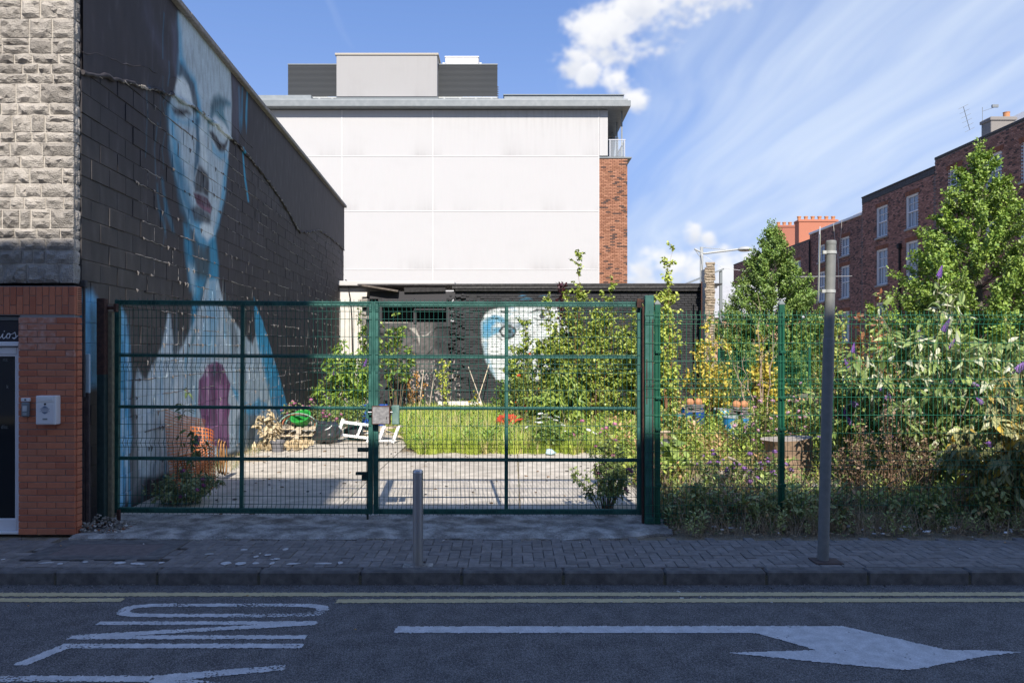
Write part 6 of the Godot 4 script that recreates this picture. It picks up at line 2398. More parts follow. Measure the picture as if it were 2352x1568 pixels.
	blob(s, V(0, 0.05, 0), V(0.09, 0.07, 0.06), 6.0, 0.6, 12, 8)
	tag(put("crisp_packet", s, paint(Color(0.45, 0.62, 0.68), 0.35), null, Transform3D(Basis(), V(0.71, 0, -14.7))), "crumpled pale blue packet at the edge of the grass", "litter")


func drum_print(kind: int) -> ImageTexture:
	# brushed-on pictures round the half drums
	var im := Canvas.new(0.0, 0.0, 1.82, 0.5, 70.0, 70.0)
	var sky: Vector3 = [Vector3(0.04, 0.40, 0.52), Vector3(0.03, 0.26, 0.60), Vector3(0.08, 0.40, 0.62)][kind]
	for i in im.px.size():
		im.px[i] = sky * (0.9 + 0.1 * noise_a.get_noise_1d(i * 0.07))
	for y in im.h:
		for x in im.w:
			var s := x / 70.0
			var h := y / 70.0
			var i := y * im.w + x
			if kind == 0:
				var block := int(floor(s * 11.0 + sin(h * 9.0) * 0.4)) % 5
				if h > 0.12 + 0.07 * (block % 3) and h < 0.45 - 0.03 * block and fposmod(s * 11.0, 1.0) > 0.15:
					im.px[i] = [Vector3(0.62, 0.13, 0.02), Vector3(0.03, 0.05, 0.22), Vector3(0.55, 0.03, 0.02), Vector3(0.72, 0.62, 0.45), Vector3(0.02, 0.12, 0.42)][block]
			elif kind == 1:
				for c in [[0.25, 0.27], [0.85, 0.3], [1.4, 0.22]]:
					if Vector2(s - c[0], (h - c[1]) * 1.05).length() < 0.15 + 0.02 * sin(atan2(h - c[1], s - c[0]) * 5.0):
						im.px[i] = Vector3(0.66, 0.66, 0.55)
			elif noise_a.get_noise_2d(s * 6.0, h * 9.0) > 0.25:
				im.px[i] = Vector3(0.70, 0.74, 0.72)
	return im.made()


func garden_things() -> void:
	# half drums used as planters
	var spots := [[3.52, 17.9, 0], [4.83, 17.1, 1], [5.0, 19.4, 2]]
	var labels := ["half drum planter painted with orange, navy and red blocks", "half drum planter painted sky blue with a round white cloud", "pale blue and white daubed half drum planter, farthest back"]
	for k in 3:
		var t := thing("drum_planter", labels[k], "planter", V(spots[k][0], 0, -spots[k][1]), "painted half drums", 0.6 + k)
		var skin := StandardMaterial3D.new()
		skin.albedo_texture = drum_print(k)
		skin.roughness = 0.45
		var s := Shape.new()
		s.mapped = true
		for q in 28:
			var a := TAU * q / 28
			var b := TAU * (q + 1) / 28
			var rows := [[0.0, 0.286], [0.15, 0.286], [0.165, 0.296], [0.18, 0.286], [0.33, 0.286], [0.345, 0.296], [0.36, 0.286], [0.49, 0.286]]
			for r in rows.size() - 1:
				for c in [[a, rows[r]], [b, rows[r + 1]], [b, rows[r]], [a, rows[r]], [a, rows[r + 1]], [b, rows[r + 1]]]:
					s.v.push_back(V(cos(c[0]) * c[1][1], c[1][0], -sin(c[0]) * c[1][1]))
					s.n.push_back(V(cos(c[0]), 0, -sin(c[0])))
					s.c.push_back(Color.WHITE)
					s.uv.push_back(Vector2(c[0] / TAU, 1.0 - c[1][0] / 0.5))
		put("drum", s, skin, t)
		s = Shape.new()
		s.lathe(V(0, 0, 0), [Vector2(0.286, 0.485), Vector2(0.297, 0.487), Vector2(0.297, 0.505), Vector2(0.28, 0.505), Vector2(0.278, 0.46)], 28)
		put("rim", s, paint(Color(0.30, 0.36, 0.38), 0.4), t)
		s = Shape.new()
		s.lathe(V(0, 0, 0), [Vector2(0.28, 0.44), Vector2(0.001, 0.46)], 20)
		put("earth", s, M.soil, t)
	var t := thing("blue_barrel", "deep blue plastic barrel behind the first slate bird table", "barrel", V(4.22, 0, -18.6))
	var s := Shape.new()
	s.lathe(V(0, 0, 0), [Vector2(0.24, 0), Vector2(0.27, 0.1), Vector2(0.27, 0.22), Vector2(0.285, 0.24), Vector2(0.27, 0.26), Vector2(0.27, 0.5), Vector2(0.24, 0.58), Vector2(0.2, 0.6), Vector2(0.001, 0.6)], 24)
	put("body", s, paint(Color(0.012, 0.06, 0.30), 0.38), t)
	s = Shape.new()
	s.lathe(V(0.12, 0.6, 0.05), [Vector2(0.05, 0), Vector2(0.05, 0.03), Vector2(0.001, 0.032)], 12)
	put("bung", s, M.dark, t)
	# stakes with stacked slates and halved terracotta pots on top
	for k in 2:
		t = thing("bird_table", ["stake with stacked slates and terracotta pot halves, left of the two", "stake with stacked slates and terracotta pot halves, before the cloud-painted drum"][k], "bird table", V([3.80, 4.56][k], 0, [-16.6, -15.9][k]), "slate-topped stakes")
		s = Shape.new()
		s.cbox(V(0, 0.33, 0), V(0.06, 0.66, 0.05), 0.006)
		put("stake", s, M.pallet[2], t)
		for q in 6:
			s = Shape.new()
			s.cbox(V(rnd(-0.02, 0.02), 0.66 + 0.026 * q, rnd(-0.02, 0.02)), V(0.36 - 0.02 * q + rnd(-0.06, 0.06), 0.02, 0.3 + rnd(-0.05, 0.05)), 0.004, Basis.from_euler(V(rnd(-0.05, 0.05), rnd(0, 3), rnd(-0.08, 0.08))))
			put("slate", s, tinted(M.slates, Color(0.55, 0.5, 0.46)), t)
		for q in 2:
			s = Shape.new()
			s.lathe(V(0, 0, 0), [Vector2(0.075, 0), Vector2(0.085, 0.05), Vector2(0.055, 0.11), Vector2(0.001, 0.12)], 14)
			put("pot", s, M.terracotta, t, Transform3D(Basis(Vector3.BACK, rnd(-0.2, 0.2)), V(-0.085 + 0.17 * q, 0.81, 0)))
	# stump
	t = thing("tree_stump", "broad sawn tree stump with flared bark behind the fence", "stump", V(4.36, 0, -12.5))
	s = Shape.new()
	s.tinted = true
	var ring := []
	var n := 40
	for j in 9:
		var row := []
		for i in n:
			var a := TAU * i / n
			var h := j / 8.0
			var r := 0.33 + 0.05 * sin(a * 3.0 + 0.5) * 0.6 + 0.035 * noise_a.get_noise_2d(a * 2.2, h * 0.8) + 0.02 * noise_b.get_noise_2d(a * 9.0, h * 1.2)
			r += 0.07 * pow(1.0 - h, 2.0) + (0.10 * pow(h, 5.0) * maxf(0.0, cos(a - 2.9)))
			row.append(V(cos(a) * r, h * (0.56 + 0.03 * cos(a)), -sin(a) * r))
		ring.append(row)
	for j in 8:
		for i in n:
			s.col = Color(0.36, 0.25, 0.165) * (0.6 + 0.55 * (noise_b.get_noise_2d(i * 1.3, j * 0.4) * 0.5 + 0.5))
			var l := (i + 1) % n
			s.quad(ring[j][i], ring[j][l], ring[j + 1][l], ring[j + 1][i])
	put("bark", s, M.bark, t)
	s = Shape.new()
	s.tinted = true
	for i in n:
		var l := (i + 1) % n
		for q in 5:
			var f0 := q / 5.0
			var f1 := (q + 1) / 5.0
			s.col = Color(0.50, 0.44, 0.37) * (0.85 if q % 2 else 1.05)
			var c := V(0, 0.575, 0)
			s.quad(c.lerp(ring[8][i], f0), c.lerp(ring[8][i], f1), c.lerp(ring[8][l], f1), c.lerp(ring[8][l], f0))
	put("sawn_top", s, M.bark, t)
	# chalk board propped on a log
	t = thing("log_round", "short cut log behind the chalk board", "log", V(2.86, 0, -15.1))
	s = Shape.new()
	s.lathe(V(0, 0, 0), [Vector2(0.17, 0), Vector2(0.155, 0.2), Vector2(0.15, 0.40)], 18)
	put("bark", s, tinted(M.wood_plain, Color(0.55, 0.42, 0.34)), t)
	s = Shape.new()
	s.lathe(V(0, 0, 0), [Vector2(0.15, 0.40), Vector2(0.001, 0.405)], 18)
	put("sawn_top", s, M.pallet[2], t)
	t = thing("chalk_board", "small dark chalk board with handwritten lines beside the fence post", "chalk board", V(2.74, 0.02, -14.6))
	t.basis = Basis(Vector3.RIGHT, -0.18)
	s = Shape.new()
	s.cbox(V(0, 0.15, 0), V(0.34, 0.29, 0.02), 0.008)
	put("board", s, paint(Color(0.018, 0.022, 0.03), 0.6), t)
	var chalk := paint(Color(0.62, 0.62, 0.62), 0.9)
	for q in [["in Bloom", 0.20], ["Flowers", 0.125], ["anywhere", 0.065]]:
		words("lettering", q[0], 0.055, chalk, t, Transform3D(Basis(), V(0.01, q[1] + 0.02, 0.0115)), "Droid Serif", 0.15, HORIZONTAL_ALIGNMENT_CENTER)
	# planks, kerb stones, stepping slab
	for q in [[3.55, 12.0, 0.9, 0.55, 0.5, "pale plank propped on the left flank of the stump"], [3.35, 11.4, 1.1, -0.2, 0.12, "grey plank lying before the stump among lilac flowers"]]:
		s = Shape.new()
		s.cbox(V(0, 0, 0), V(q[2], 0.03, 0.13), 0.004)
		tag(put("plank", s, M.pallet[1], null, Transform3D(Basis.from_euler(V(0.2, q[3], -q[4])), V(q[0], 0.14, -q[1]))), q[5], "plank", "planks about the stump")
	for k in 5:
		s = Shape.new()
		s.cbox(V(0, 0.05, 0), V(0.62, 0.12, 0.14), 0.02)
		tag(put("edging_stone", s, M.rough_concrete, null, Transform3D(Basis(Vector3.UP, rnd(-0.1, 0.1)), V(3.3 + 0.68 * k, -0.03, -11.0 - 0.1 * k))), "grey edging stone in the row before the stump, %s from the left" % ["first", "second", "third", "fourth", "fifth"][k], "kerb stone", "edging stones before the stump")
	s = Shape.new()
	s.cbox(V(0, 0.02, 0), V(0.7, 0.06, 0.5), 0.01)
	tag(put("stepping_slab", s, M.concrete, null, Transform3D(Basis(Vector3.UP, 0.1), V(2.72, 0.0, -13.7))), "pale concrete slab on the ground before the chalk board", "slab")
	# green crate by the fence and a pink ball
	t = thing("garden_crate", "dark green plastic trough lying against the fence behind the pole", "trough", V(3.93, 0, -9.35))
	s = Shape.new()
	for q in [[0, 0.1, 0.09, 0.42, 0.17, 0.02], [0, 0.1, -0.09, 0.42, 0.17, 0.02], [-0.2, 0.1, 0, 0.02, 0.17, 0.16], [0.2, 0.1, 0, 0.02, 0.17, 0.16], [0, 0.03, 0, 0.38, 0.02, 0.16]]:
		s.cbox(V(q[0], q[1], q[2]), V(q[3], q[4], q[5]), 0.004)
	for k in 5:
		s.cbox(V(-0.16 + 0.08 * k, 0.1, 0.102), V(0.02, 0.14, 0.006), 0.002)
	put("shell", s, paint(Color(0.01, 0.05, 0.04), 0.5), t)
	s = Shape.new()
	s.cbox(V(0, 0.19, 0.1), V(0.44, 0.02, 0.03), 0.004)
	s.cbox(V(0, 0.19, -0.1), V(0.44, 0.02, 0.03), 0.004)
	put("rim", s, paint(Color(0.012, 0.06, 0.05), 0.5), t)
	var ball := Shape.new()
	blob(ball, V(0, 0.06, 0), V(0.055, 0.06, 0.055), 1.0, 0.05, 14, 10)
	tag(put("pink_ball", ball, paint(Color(0.30, 0.05, 0.10), 0.6), null, Transform3D(Basis(), V(3.16, 0.02, -9.0))), "faded pink ball lying under the fence left of the pole", "ball")
	# far green mesh fence at the back of the garden
	t = thing("mesh_fence", "green mesh fence panel at the back of the garden beside the first hornbeam", "fence", V(5.6, 0, -21.5))
	s = Shape.new()
	for k in 50:
		s.wire(V(0.05 * k, 0.1, 0), V(0.05 * k, 1.9, 0), 0.004)
	for k in 10:
		s.wire(V(0, 0.1 + 0.2 * k, 0.004), V(2.45, 0.1 + 0.2 * k, 0.004), 0.004)
	put("wire_mesh", s, M.fence_wire, t)
	s = Shape.new()
	for x in [0.0, 2.45]:
		s.cbox(V(x, 1.0, -0.03), V(0.06, 2.0, 0.06), 0.005)
	put("post", s, M.bright_green, t)
	# paper and foil blown against the fence
	s = Shape.new()
	s.tinted = true
	for k in 40:
		s.col = Color(1, 1, 1) * rnd(0.45, 0.8)
		blob(s, V(rnd(1.7, 6.2), 0.02, rnd(-8.75, -8.38)), V(rnd(0.008, 0.035), rnd(0.006, 0.018), rnd(0.008, 0.03)), k, 0.8, 6, 4)
	stuff(tag(put("litter", s, M.tint), "white paper scraps blown into the dry weeds under the fence", "litter"))


func leaf_mesh(w: float, fold: float, curl: float, steps: int) -> ArrayMesh:
	# a leaf of unit length along y, folded on its midrib and curling down
	var s := Shape.new()
	var pts := []
	for k in steps + 1:
		var f := float(k) / steps
		var wide := w * 0.5 * pow(sin(PI * clampf(pow(f, 0.8), 0.0, 1.0)), 0.85)
		pts.append([V(-wide, f, wide * fold - curl * f * f), V(0, f, -curl * f * f), V(wide, f, wide * fold - curl * f * f)])
	for k in steps:
		for q in 2:
			var a: Vector3 = pts[k][q]
			var b: Vector3 = pts[k][q + 1]
			var d: Vector3 = pts[k + 1][q + 1]
			var e: Vector3 = pts[k + 1][q]
			if k == 0:
				s.tri(pts[0][1], d, e)
			elif k == steps - 1:
				s.tri(a, b, pts[steps][1])
			else:
				s.quad(a, b, d, e)
	return s.made()


func tuft_mesh(blades: int, spread: float, bend: float, w: float) -> ArrayMesh:
	var s := Shape.new()
	for k in blades:
		var a := TAU * k / blades + rnd(-0.4, 0.4)
		var out := V(cos(a), 0, sin(a))
		var side := V(-sin(a), 0, cos(a)) * w * 0.5
		var h := rnd(0.55, 1.0)
		var o := out * rnd(0.0, spread * 0.3)
		var b := rnd(0.3, 1.0) * bend
		var p1 := o + V(0, h * 0.5, 0) + out * b * 0.25
		var p2 := o + V(0, h * (1.0 - b * 0.3), 0) + out * b
		s.quad(o - side, o + side, p1 + side * 0.8, p1 - side * 0.8)
		s.tri(p1 - side * 0.8, p1 + side * 0.8, p2)
	return s.made()


func spike_mesh(n: int) -> ArrayMesh:
	# a buddleia panicle of unit length: many small florets on a tapering cone
	var s := Shape.new()
	for k in n:
		var f := float(k) / n
		var a := k * 2.4
		var r := 0.15 * (1.0 - pow(f, 1.6)) + 0.015
		var c := V(cos(a) * r, f, sin(a) * r)
		var q := 0.055 * (1.0 - 0.5 * f)
		var out := V(cos(a), 0.35, sin(a))
		var u := out.cross(Vector3.UP).normalized() * q
		var v := u.cross(out).normalized() * q
		s.quad(c - u, c + v, c + u + out * q, c - v)
		s.tri(c - u, c - v, c - out * q * 0.5 + V(0, -q, 0))
	s.tube([V(0, -0.25, 0), V(0, 0.9, 0)], [0.012, 0.004], 4)
	return s.made()


func daisy_mesh() -> ArrayMesh:
	var s := Shape.new()
	for k in 12:
		var a := TAU * k / 12
		var o := V(cos(a), 0, -sin(a))
		var t := V(sin(a), 0, cos(a)) * 0.11
		s.quad(o * 0.15 + t * 0.4, o * 0.48 + t + V(0, 0.03, 0), o * 0.52 - t + V(0, 0.03, 0), o * 0.15 - t * 0.4)
	return s.made()


func pompon_mesh() -> ArrayMesh:
	var s := Shape.new()
	for k in 34:
		var a := k * 2.4
		var y := 1.0 - 1.5 * k / 34.0
		var r := sqrt(maxf(0.02, 1.0 - y * y)) * 0.5
		var c := V(cos(a) * r, y * 0.3, sin(a) * r)
		var d := c.normalized()
		var u := d.cross(V(0.2, 1, 0.1)).normalized() * 0.11
		var v := u.cross(d)
		s.quad(c - u - v, c + u - v, c + u + v + d * 0.08, c - u + v + d * 0.08)
	return s.made()


var shapes := {}


func aim(at: Vector3, dir: Vector3, up: Vector3, size: float) -> Transform3D:
	# y along dir, z towards up
	var y := dir.normalized()
	var x := y.cross(up)
	if x.length() < 0.01:
		x = y.cross(V(0.3, 0.1, 0.9))
	x = x.normalized()
	var z := x.cross(y)
	return Transform3D(Basis(x * size, y * size, z * size), at)


func ball() -> Vector3:
	return V(R.randfn(), R.randfn(), R.randfn()).normalized()


func blend(lo: Color, hi: Color) -> Color:
	return lo.lerp(hi, R.randf())


func bush(called: String, label: String, category: String, at: Vector3, o: Dictionary, group := "") -> Node3D:
	# stems rise from the ground and spread, twigs leave them, leaves sit along the twigs
	var t := thing(called, label, category, at, group)
	var wood := Shape.new()
	wood.tinted = true
	wood.col = o.get("bark", Color(0.20, 0.15, 0.10))
	var where := []
	var tints := []
	var tips := []
	var h: float = o.h
	var r: float = o.r
	var leaf_size: float = o.size
	var droop: float = o.get("droop", 0.25)
	var from: float = o.get("from", 0.25)
	var stretch: Vector2 = o.get("stretch", Vector2(1, 1))
	var lean: Vector3 = o.get("lean", Vector3.ZERO)
	var thick: float = o.get("thick", 0.012)
	var clump := R.randf() * 50.0
	for k in int(o.stems):
		var a := R.randf() * TAU
		var rr := r * sqrt(R.randf())
		var tip := V(cos(a) * rr * stretch.x, h * (1.0 - 0.45 * pow(rr / r, 2.0)) * rnd(0.72, 1.0), sin(a) * rr * stretch.y) + lean
		var foot := V(cos(a) * rr * 0.2, -0.05, sin(a) * rr * 0.2) * (0.5 if o.stems < 4 else 1.0)
		if k == 0:
			tip = V(rnd(-0.1, 0.1) * r, h, rnd(-0.1, 0.1) * r) + lean
		var mid := foot.lerp(tip, 0.5) * V(0.75, 1.15, 0.75)
		var pts := []
		for q in 9:
			var f := q / 8.0
			pts.append(foot.lerp(mid, f).lerp(mid.lerp(tip, f), f) + (V(rnd(-1, 1), rnd(-0.3, 0.3), rnd(-1, 1)) * 0.018 * h * f))
		wood.tube(pts, [thick, thick * 0.85, thick * 0.75, thick * 0.6, thick * 0.5, thick * 0.4, thick * 0.3, thick * 0.22, thick * 0.12], 5, false)
		tips.append([pts[8], (pts[8] - pts[7]).normalized()])
		for w in int(o.twigs):
			var f := lerpf(from, 1.0, pow(R.randf(), 0.8))
			var i := mini(int(f * 8.0), 7)
			var p: Vector3 = pts[i].lerp(pts[i + 1], f * 8.0 - i)
			var along: Vector3 = (pts[i + 1] - pts[i]).normalized()
			var d := (ball() + along * 0.7 + V(0, 0.35, 0)).normalized()
			var tl: float = o.get("twig", 0.3) * rnd(0.5, 1.1) * (1.15 - 0.6 * f)
			var end := p + d * tl + V(0, -droop * tl * 0.4, 0)
			wood.tube([p, p.lerp(end, 0.5) + V(0, 0.03 * tl, 0), end], [thick * 0.28, thick * 0.2, thick * 0.1], 4, false)
			if tl > 0.1 and R.randf() < 0.5:
				tips.append([end, d])
			var n: int = o.leaves
			for q in n:
				var g := (q + R.randf()) / n
				var lp := p.lerp(end, g) + ball() * leaf_size * 0.25
				var ld := (d * 0.5 + ball() * 0.8 + V(0, -droop, 0)).normalized()
				var up := (V(0, 1, 0) + ball() * 0.75).normalized()
				where.append(aim(lp, ld, up, leaf_size * rnd(0.45, 1.3)))
				var c := blend(o.lo, o.hi)
				if R.randf() < o.get("odd_share", 0.0):
					c = o.odd
				c *= 0.85 + 0.3 * noise_a.get_noise_3d(lp.x * 2.5 + clump, lp.y * 2.5, lp.z * 2.5)
				tints.append(c)
	put("stem", wood, M.bark, t)
	if o.has("single"):
		# the largest leaves one by one
		var n: int = mini(o.single, where.size())
		var order := []
		for i in where.size():
			order.append(i)
		var near := where
		order.sort_custom(func(p, q): return near[p].origin.z > near[q].origin.z)
		var rest_w := []
		var rest_t := []
		var tones := []
		for q in 5:
			var m: StandardMaterial3D = M.leaf.duplicate()
			m.vertex_color_use_as_albedo = false
			var c: Color = (o.lo as Color).lerp(o.hi, q / 4.0)
			m.albedo_color = (o.odd if q == 4 and o.has("odd") else c).linear_to_srgb()
			tones.append(m)
		for i in order.size():
			if i < n:
				put("leaf", o.mesh, tones[R.randi() % 5], t, where[order[i]])
			else:
				rest_w.append(where[order[i]])
				rest_t.append(tints[order[i]])
		where = rest_w
		tints = rest_t
	if where.size():
		scatter("foliage", o.mesh, o.get("mat", M.leaf), where, tints, t)
	if o.has("flower"):
		# flower heads at the ends of twigs
		var fw := []
		var ft := []
		for k in int(o.flowers):
			var tip = tips[R.randi() % tips.size()]
			fw.append(aim(tip[0], (tip[1] + ball() * 0.35 + V(0, o.get("flower_up", 0.3), 0)).normalized(), ball(), o.flower_size * rnd(0.6, 1.15)))
			ft.append(blend(o.flower_lo, o.flower_hi))
		if o.flowers <= 40:
			for k in fw.size():
				put("flower_head", o.flower, M.heads[R.randi() % 3] if not o.has("flower_mat") else o.flower_mat, t, fw[k])
		else:
			scatter("flower_heads", o.flower, M.petal, fw, ft, t)
	return t


func hornbeam(label: String, at: Vector3, h: float, r: float, lo: Color, hi: Color) -> void:
	# upright cone of a tree: a tapered trunk, steep limbs, dense small leaves in tufts
	var t := thing("hornbeam_tree", label, "tree", at, "cone-shaped hornbeam trees")
	var wood := Shape.new()
	wood.tinted = true
	wood.col = Color(0.16, 0.14, 0.12)
	wood.tube([V(0, -0.1, 0), V(0.03, h * 0.3, 0.02), V(-0.03, h * 0.6, 0), V(0, h * 0.97, 0)], [0.14, 0.1, 0.06, 0.012], 8)
	var where := []
	var tints := []
	var mesh: Mesh = shapes.oval
	for k in 340:
		var ye := h * (1.0 - 0.93 * pow((k + R.randf()) / 340.0, 0.58))
		var a := k * 2.39996 + rnd(-0.3, 0.3)
		var fy := ye / h
		var reach := minf(r, 0.57 * (h - ye) + 0.06) * rnd(0.74, 1.1) * (0.8 + 0.2 * minf(1.0, fy * 5.0))
		var rise := rnd(0.4, 0.75)
		var end := V(cos(a) * reach, ye, sin(a) * reach)
		var foot := V(0, maxf(0.25, ye - reach * rise), 0)
		var mid := foot.lerp(end, 0.5) + V(0, -0.06 * reach, 0)
		wood.tube([foot, mid, end], [0.02 * (1.2 - fy), 0.012, 0.004], 4, false)
		var tone := rnd(0.75, 1.2)
		for q in 28:
			# sprays along the outer part of the limb
			var g := 1.0 - 0.65 * pow(R.randf(), 1.5)
			var c := foot.lerp(mid, g).lerp(mid.lerp(end, g), g) + ball() * 0.14 * rnd(0.3, 1.0)
			var d := (V(cos(a), rise + 0.55, sin(a)) + ball() * 0.6).normalized()
			for w in 10:
				var p := c + d * (w * 0.026) + ball() * 0.035
				where.append(aim(p, (d * 0.5 + ball() * 0.8).normalized(), (V(cos(a) * 0.5, 0.8, sin(a) * 0.5) + ball() * 0.7).normalized(), rnd(0.05, 0.105)))
				tints.append(blend(lo, hi) * tone)
	# leading shoots at the top
	for k in 26:
		var p := V(rnd(-0.12, 0.12), h * rnd(0.9, 1.0), rnd(-0.12, 0.12))
		for w in 14:
			where.append(aim(p + V(0, w * 0.03, 0) + ball() * 0.03, (V(0, 0.6, 0) + ball()).normalized(), ball(), rnd(0.05, 0.09)))
			tints.append(blend(lo, hi))
	put("trunk", wood, M.bark, t)
	scatter("crown", mesh, M.leaf, where, tints, t)


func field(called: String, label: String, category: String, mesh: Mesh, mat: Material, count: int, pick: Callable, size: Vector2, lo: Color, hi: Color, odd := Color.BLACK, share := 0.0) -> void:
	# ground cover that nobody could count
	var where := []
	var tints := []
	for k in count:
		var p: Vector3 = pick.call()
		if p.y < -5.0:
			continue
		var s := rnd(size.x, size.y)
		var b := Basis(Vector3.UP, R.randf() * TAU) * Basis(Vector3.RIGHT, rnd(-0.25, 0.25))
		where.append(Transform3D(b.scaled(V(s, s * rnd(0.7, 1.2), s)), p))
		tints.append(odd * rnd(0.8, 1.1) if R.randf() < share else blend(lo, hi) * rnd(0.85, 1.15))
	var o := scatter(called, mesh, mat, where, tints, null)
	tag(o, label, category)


func plants() -> void:
	R.seed = 99
	shapes.oval = leaf_mesh(0.62, 0.25, 0.08, 3)
	shapes.round = leaf_mesh(0.85, 0.2, 0.12, 3)
	shapes.long = leaf_mesh(0.30, 0.35, 0.3, 5)
	var lying := Shape.new()
	lying.quad(V(-0.5, 0.03, 0), V(0, 0.08, 0.3), V(0.5, 0.02, 0), V(0, 0.1, -0.3))
	lying.tri(V(-0.5, 0.03, 0), V(0, 0.25, 0.1), V(0, 0.08, 0.3))
	shapes.flat = lying.made()
	shapes.lance = leaf_mesh(0.36, 0.3, 0.28, 5)
	shapes.broad = leaf_mesh(0.55, 0.3, 0.22, 5)
	shapes.tuft = tuft_mesh(11, 0.5, 0.6, 0.020)
	shapes.tuft_b = tuft_mesh(6, 0.3, 0.7, 0.012)
	shapes.weed = null
	var rosette := Shape.new()
	for k in 22:
		var a := k * 2.4
		var d := V(cos(a), rnd(0.1, 1.1), sin(a)).normalized()
		var x := aim(V(cos(a) * 0.12, 0.08 + 0.04 * k, sin(a) * 0.12) * V(rnd(0.2, 1.6), 1, rnd(0.2, 1.6)), d, V(0, 1, 0), rnd(0.14, 0.26))
		var u := x.basis.x * 0.26
		var e := x.origin + x.basis.y
		var m := x.origin + x.basis.y * 0.5 + x.basis.z * 0.06
		rosette.tri(x.origin, m + u, m - u)
		rosette.tri(m - u, m + u, e)
	rosette.tube([V(0, 0, 0), V(0, 0.9, 0)], [0.012, 0.006], 4, false)
	shapes.weed = rosette.made()
	var twig := Shape.new()
	for k in 5:
		var p := V(rnd(-0.2, 0.2), 0, rnd(-0.2, 0.2))
		var e := p + V(rnd(-0.5, 0.5), rnd(0.3, 1.0), rnd(-0.5, 0.5))
		twig.tube([p, p.lerp(e, 0.5) + ball() * 0.06, e], [0.009, 0.007, 0.003], 4, false)
		twig.tube([p.lerp(e, 0.5), p.lerp(e, 0.6) + ball() * 0.2], [0.006, 0.003], 4, false)
	shapes.twigs = twig.made()
	var spike := spike_mesh(110)
	var pompon := pompon_mesh()
	var daisy := daisy_mesh()
	M.heads = []
	for c in [Color(0.24, 0.11, 0.46), Color(0.34, 0.19, 0.55), Color(0.19, 0.08, 0.36)]:
		M.heads.append(paint(c, 0.8))
	var spent := paint(Color(0.20, 0.12, 0.075), 0.9)
	var G := Color(0.055, 0.12, 0.02)
	var GG := Color(0.16, 0.25, 0.045)
	# ---- grass and weeds over the ground ----
	var lawn := func() -> Vector3:
		var d := 14.7 + 9.8 * pow(R.randf(), 1.25)
		var x := rnd(-3.1, 3.0)
		if x < -1.75 - (d - 15.0) * 0.30 + 0.2 * noise_a.get_noise_1d(d * 2.0) or d < 14.85 + 0.25 * noise_a.get_noise_1d(x * 2.0 + 9.0):
			return V(0, -9, 0)
		return V(x, 0.0, -d)
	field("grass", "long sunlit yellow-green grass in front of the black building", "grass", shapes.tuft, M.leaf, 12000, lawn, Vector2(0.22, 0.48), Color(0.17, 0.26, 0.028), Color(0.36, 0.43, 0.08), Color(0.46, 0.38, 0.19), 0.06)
	field("grass", "dry straw-coloured grass stalks standing above the green grass", "grass", shapes.tuft_b, M.dry, 500, lawn, Vector2(0.45, 0.75), Color(0.40, 0.33, 0.15), Color(0.55, 0.46, 0.26))
	field("undergrowth", "low leafy weeds through the grass before the black building", "weeds", shapes.weed, M.leaf, 1500, lawn, Vector2(0.2, 0.42), Color(0.08, 0.16, 0.025), Color(0.2, 0.3, 0.06))
	var garden := func() -> Vector3:
		var d := rnd(10.2, 24.0)
		var x := rnd(1.75, 9.5)
		# kept low where the path and the stump are
		if d < 12.6 and x > 2.6 and x < 5.0 and R.randf() < 0.9:
			return V(0, -9, 0)
		if d < 17.2 and absf(x / d - 0.27) < 0.07 and R.randf() < 0.45:
			return V(0, -9, 0)
		return V(x, -0.03, -d)
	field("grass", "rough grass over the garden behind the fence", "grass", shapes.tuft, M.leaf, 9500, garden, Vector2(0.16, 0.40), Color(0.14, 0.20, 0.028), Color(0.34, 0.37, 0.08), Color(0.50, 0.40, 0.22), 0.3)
	field("undergrowth", "mixed knee-high weeds over the garden behind the fence", "weeds", shapes.weed, M.leaf, 5200, garden, Vector2(0.22, 0.55), Color(0.10, 0.17, 0.025), Color(0.30, 0.36, 0.07), Color(0.40, 0.26, 0.13), 0.2)
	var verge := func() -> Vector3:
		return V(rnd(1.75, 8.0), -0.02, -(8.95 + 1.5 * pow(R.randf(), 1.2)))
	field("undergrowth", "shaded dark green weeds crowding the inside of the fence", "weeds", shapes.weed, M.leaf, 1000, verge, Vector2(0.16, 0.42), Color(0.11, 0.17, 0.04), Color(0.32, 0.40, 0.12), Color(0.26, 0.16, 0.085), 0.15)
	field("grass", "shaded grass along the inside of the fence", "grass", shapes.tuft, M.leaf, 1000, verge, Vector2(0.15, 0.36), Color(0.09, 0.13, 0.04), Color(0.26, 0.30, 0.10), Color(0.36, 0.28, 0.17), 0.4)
	field("dry_stems", "tangle of dead brown stems along the fence", "dead stems", shapes.twigs, M.dry, 300, verge, Vector2(0.25, 0.6), Color(0.16, 0.11, 0.07), Color(0.42, 0.32, 0.21))
	var skirt := func() -> Vector3:
		var x := rnd(1.72, 8.0)
		return V(x, 0.0, -(8.36 + 0.04 * noise_a.get_noise_1d(x * 3.0) + 0.5 * pow(R.randf(), 0.8)))
	field("dry_litter", "dry brown stalks and leaf litter spilling under the fence onto the pavement", "plant litter", shapes.twigs, M.dry, 260, skirt, Vector2(0.10, 0.34), Color(0.16, 0.11, 0.07), Color(0.50, 0.39, 0.27))
	field("dry_grass", "tufts of dead grass at the foot of the fence", "grass", shapes.tuft_b, M.dry, 110, skirt, Vector2(0.10, 0.34), Color(0.22, 0.15, 0.09), Color(0.48, 0.38, 0.23), Color(0.14, 0.2, 0.05), 0.3)
	field("undergrowth", "small green weeds pushing out under the fence onto the pavement", "weeds", shapes.weed, M.leaf, 120, skirt, Vector2(0.10, 0.26), Color(0.10, 0.15, 0.04), Color(0.30, 0.34, 0.12))
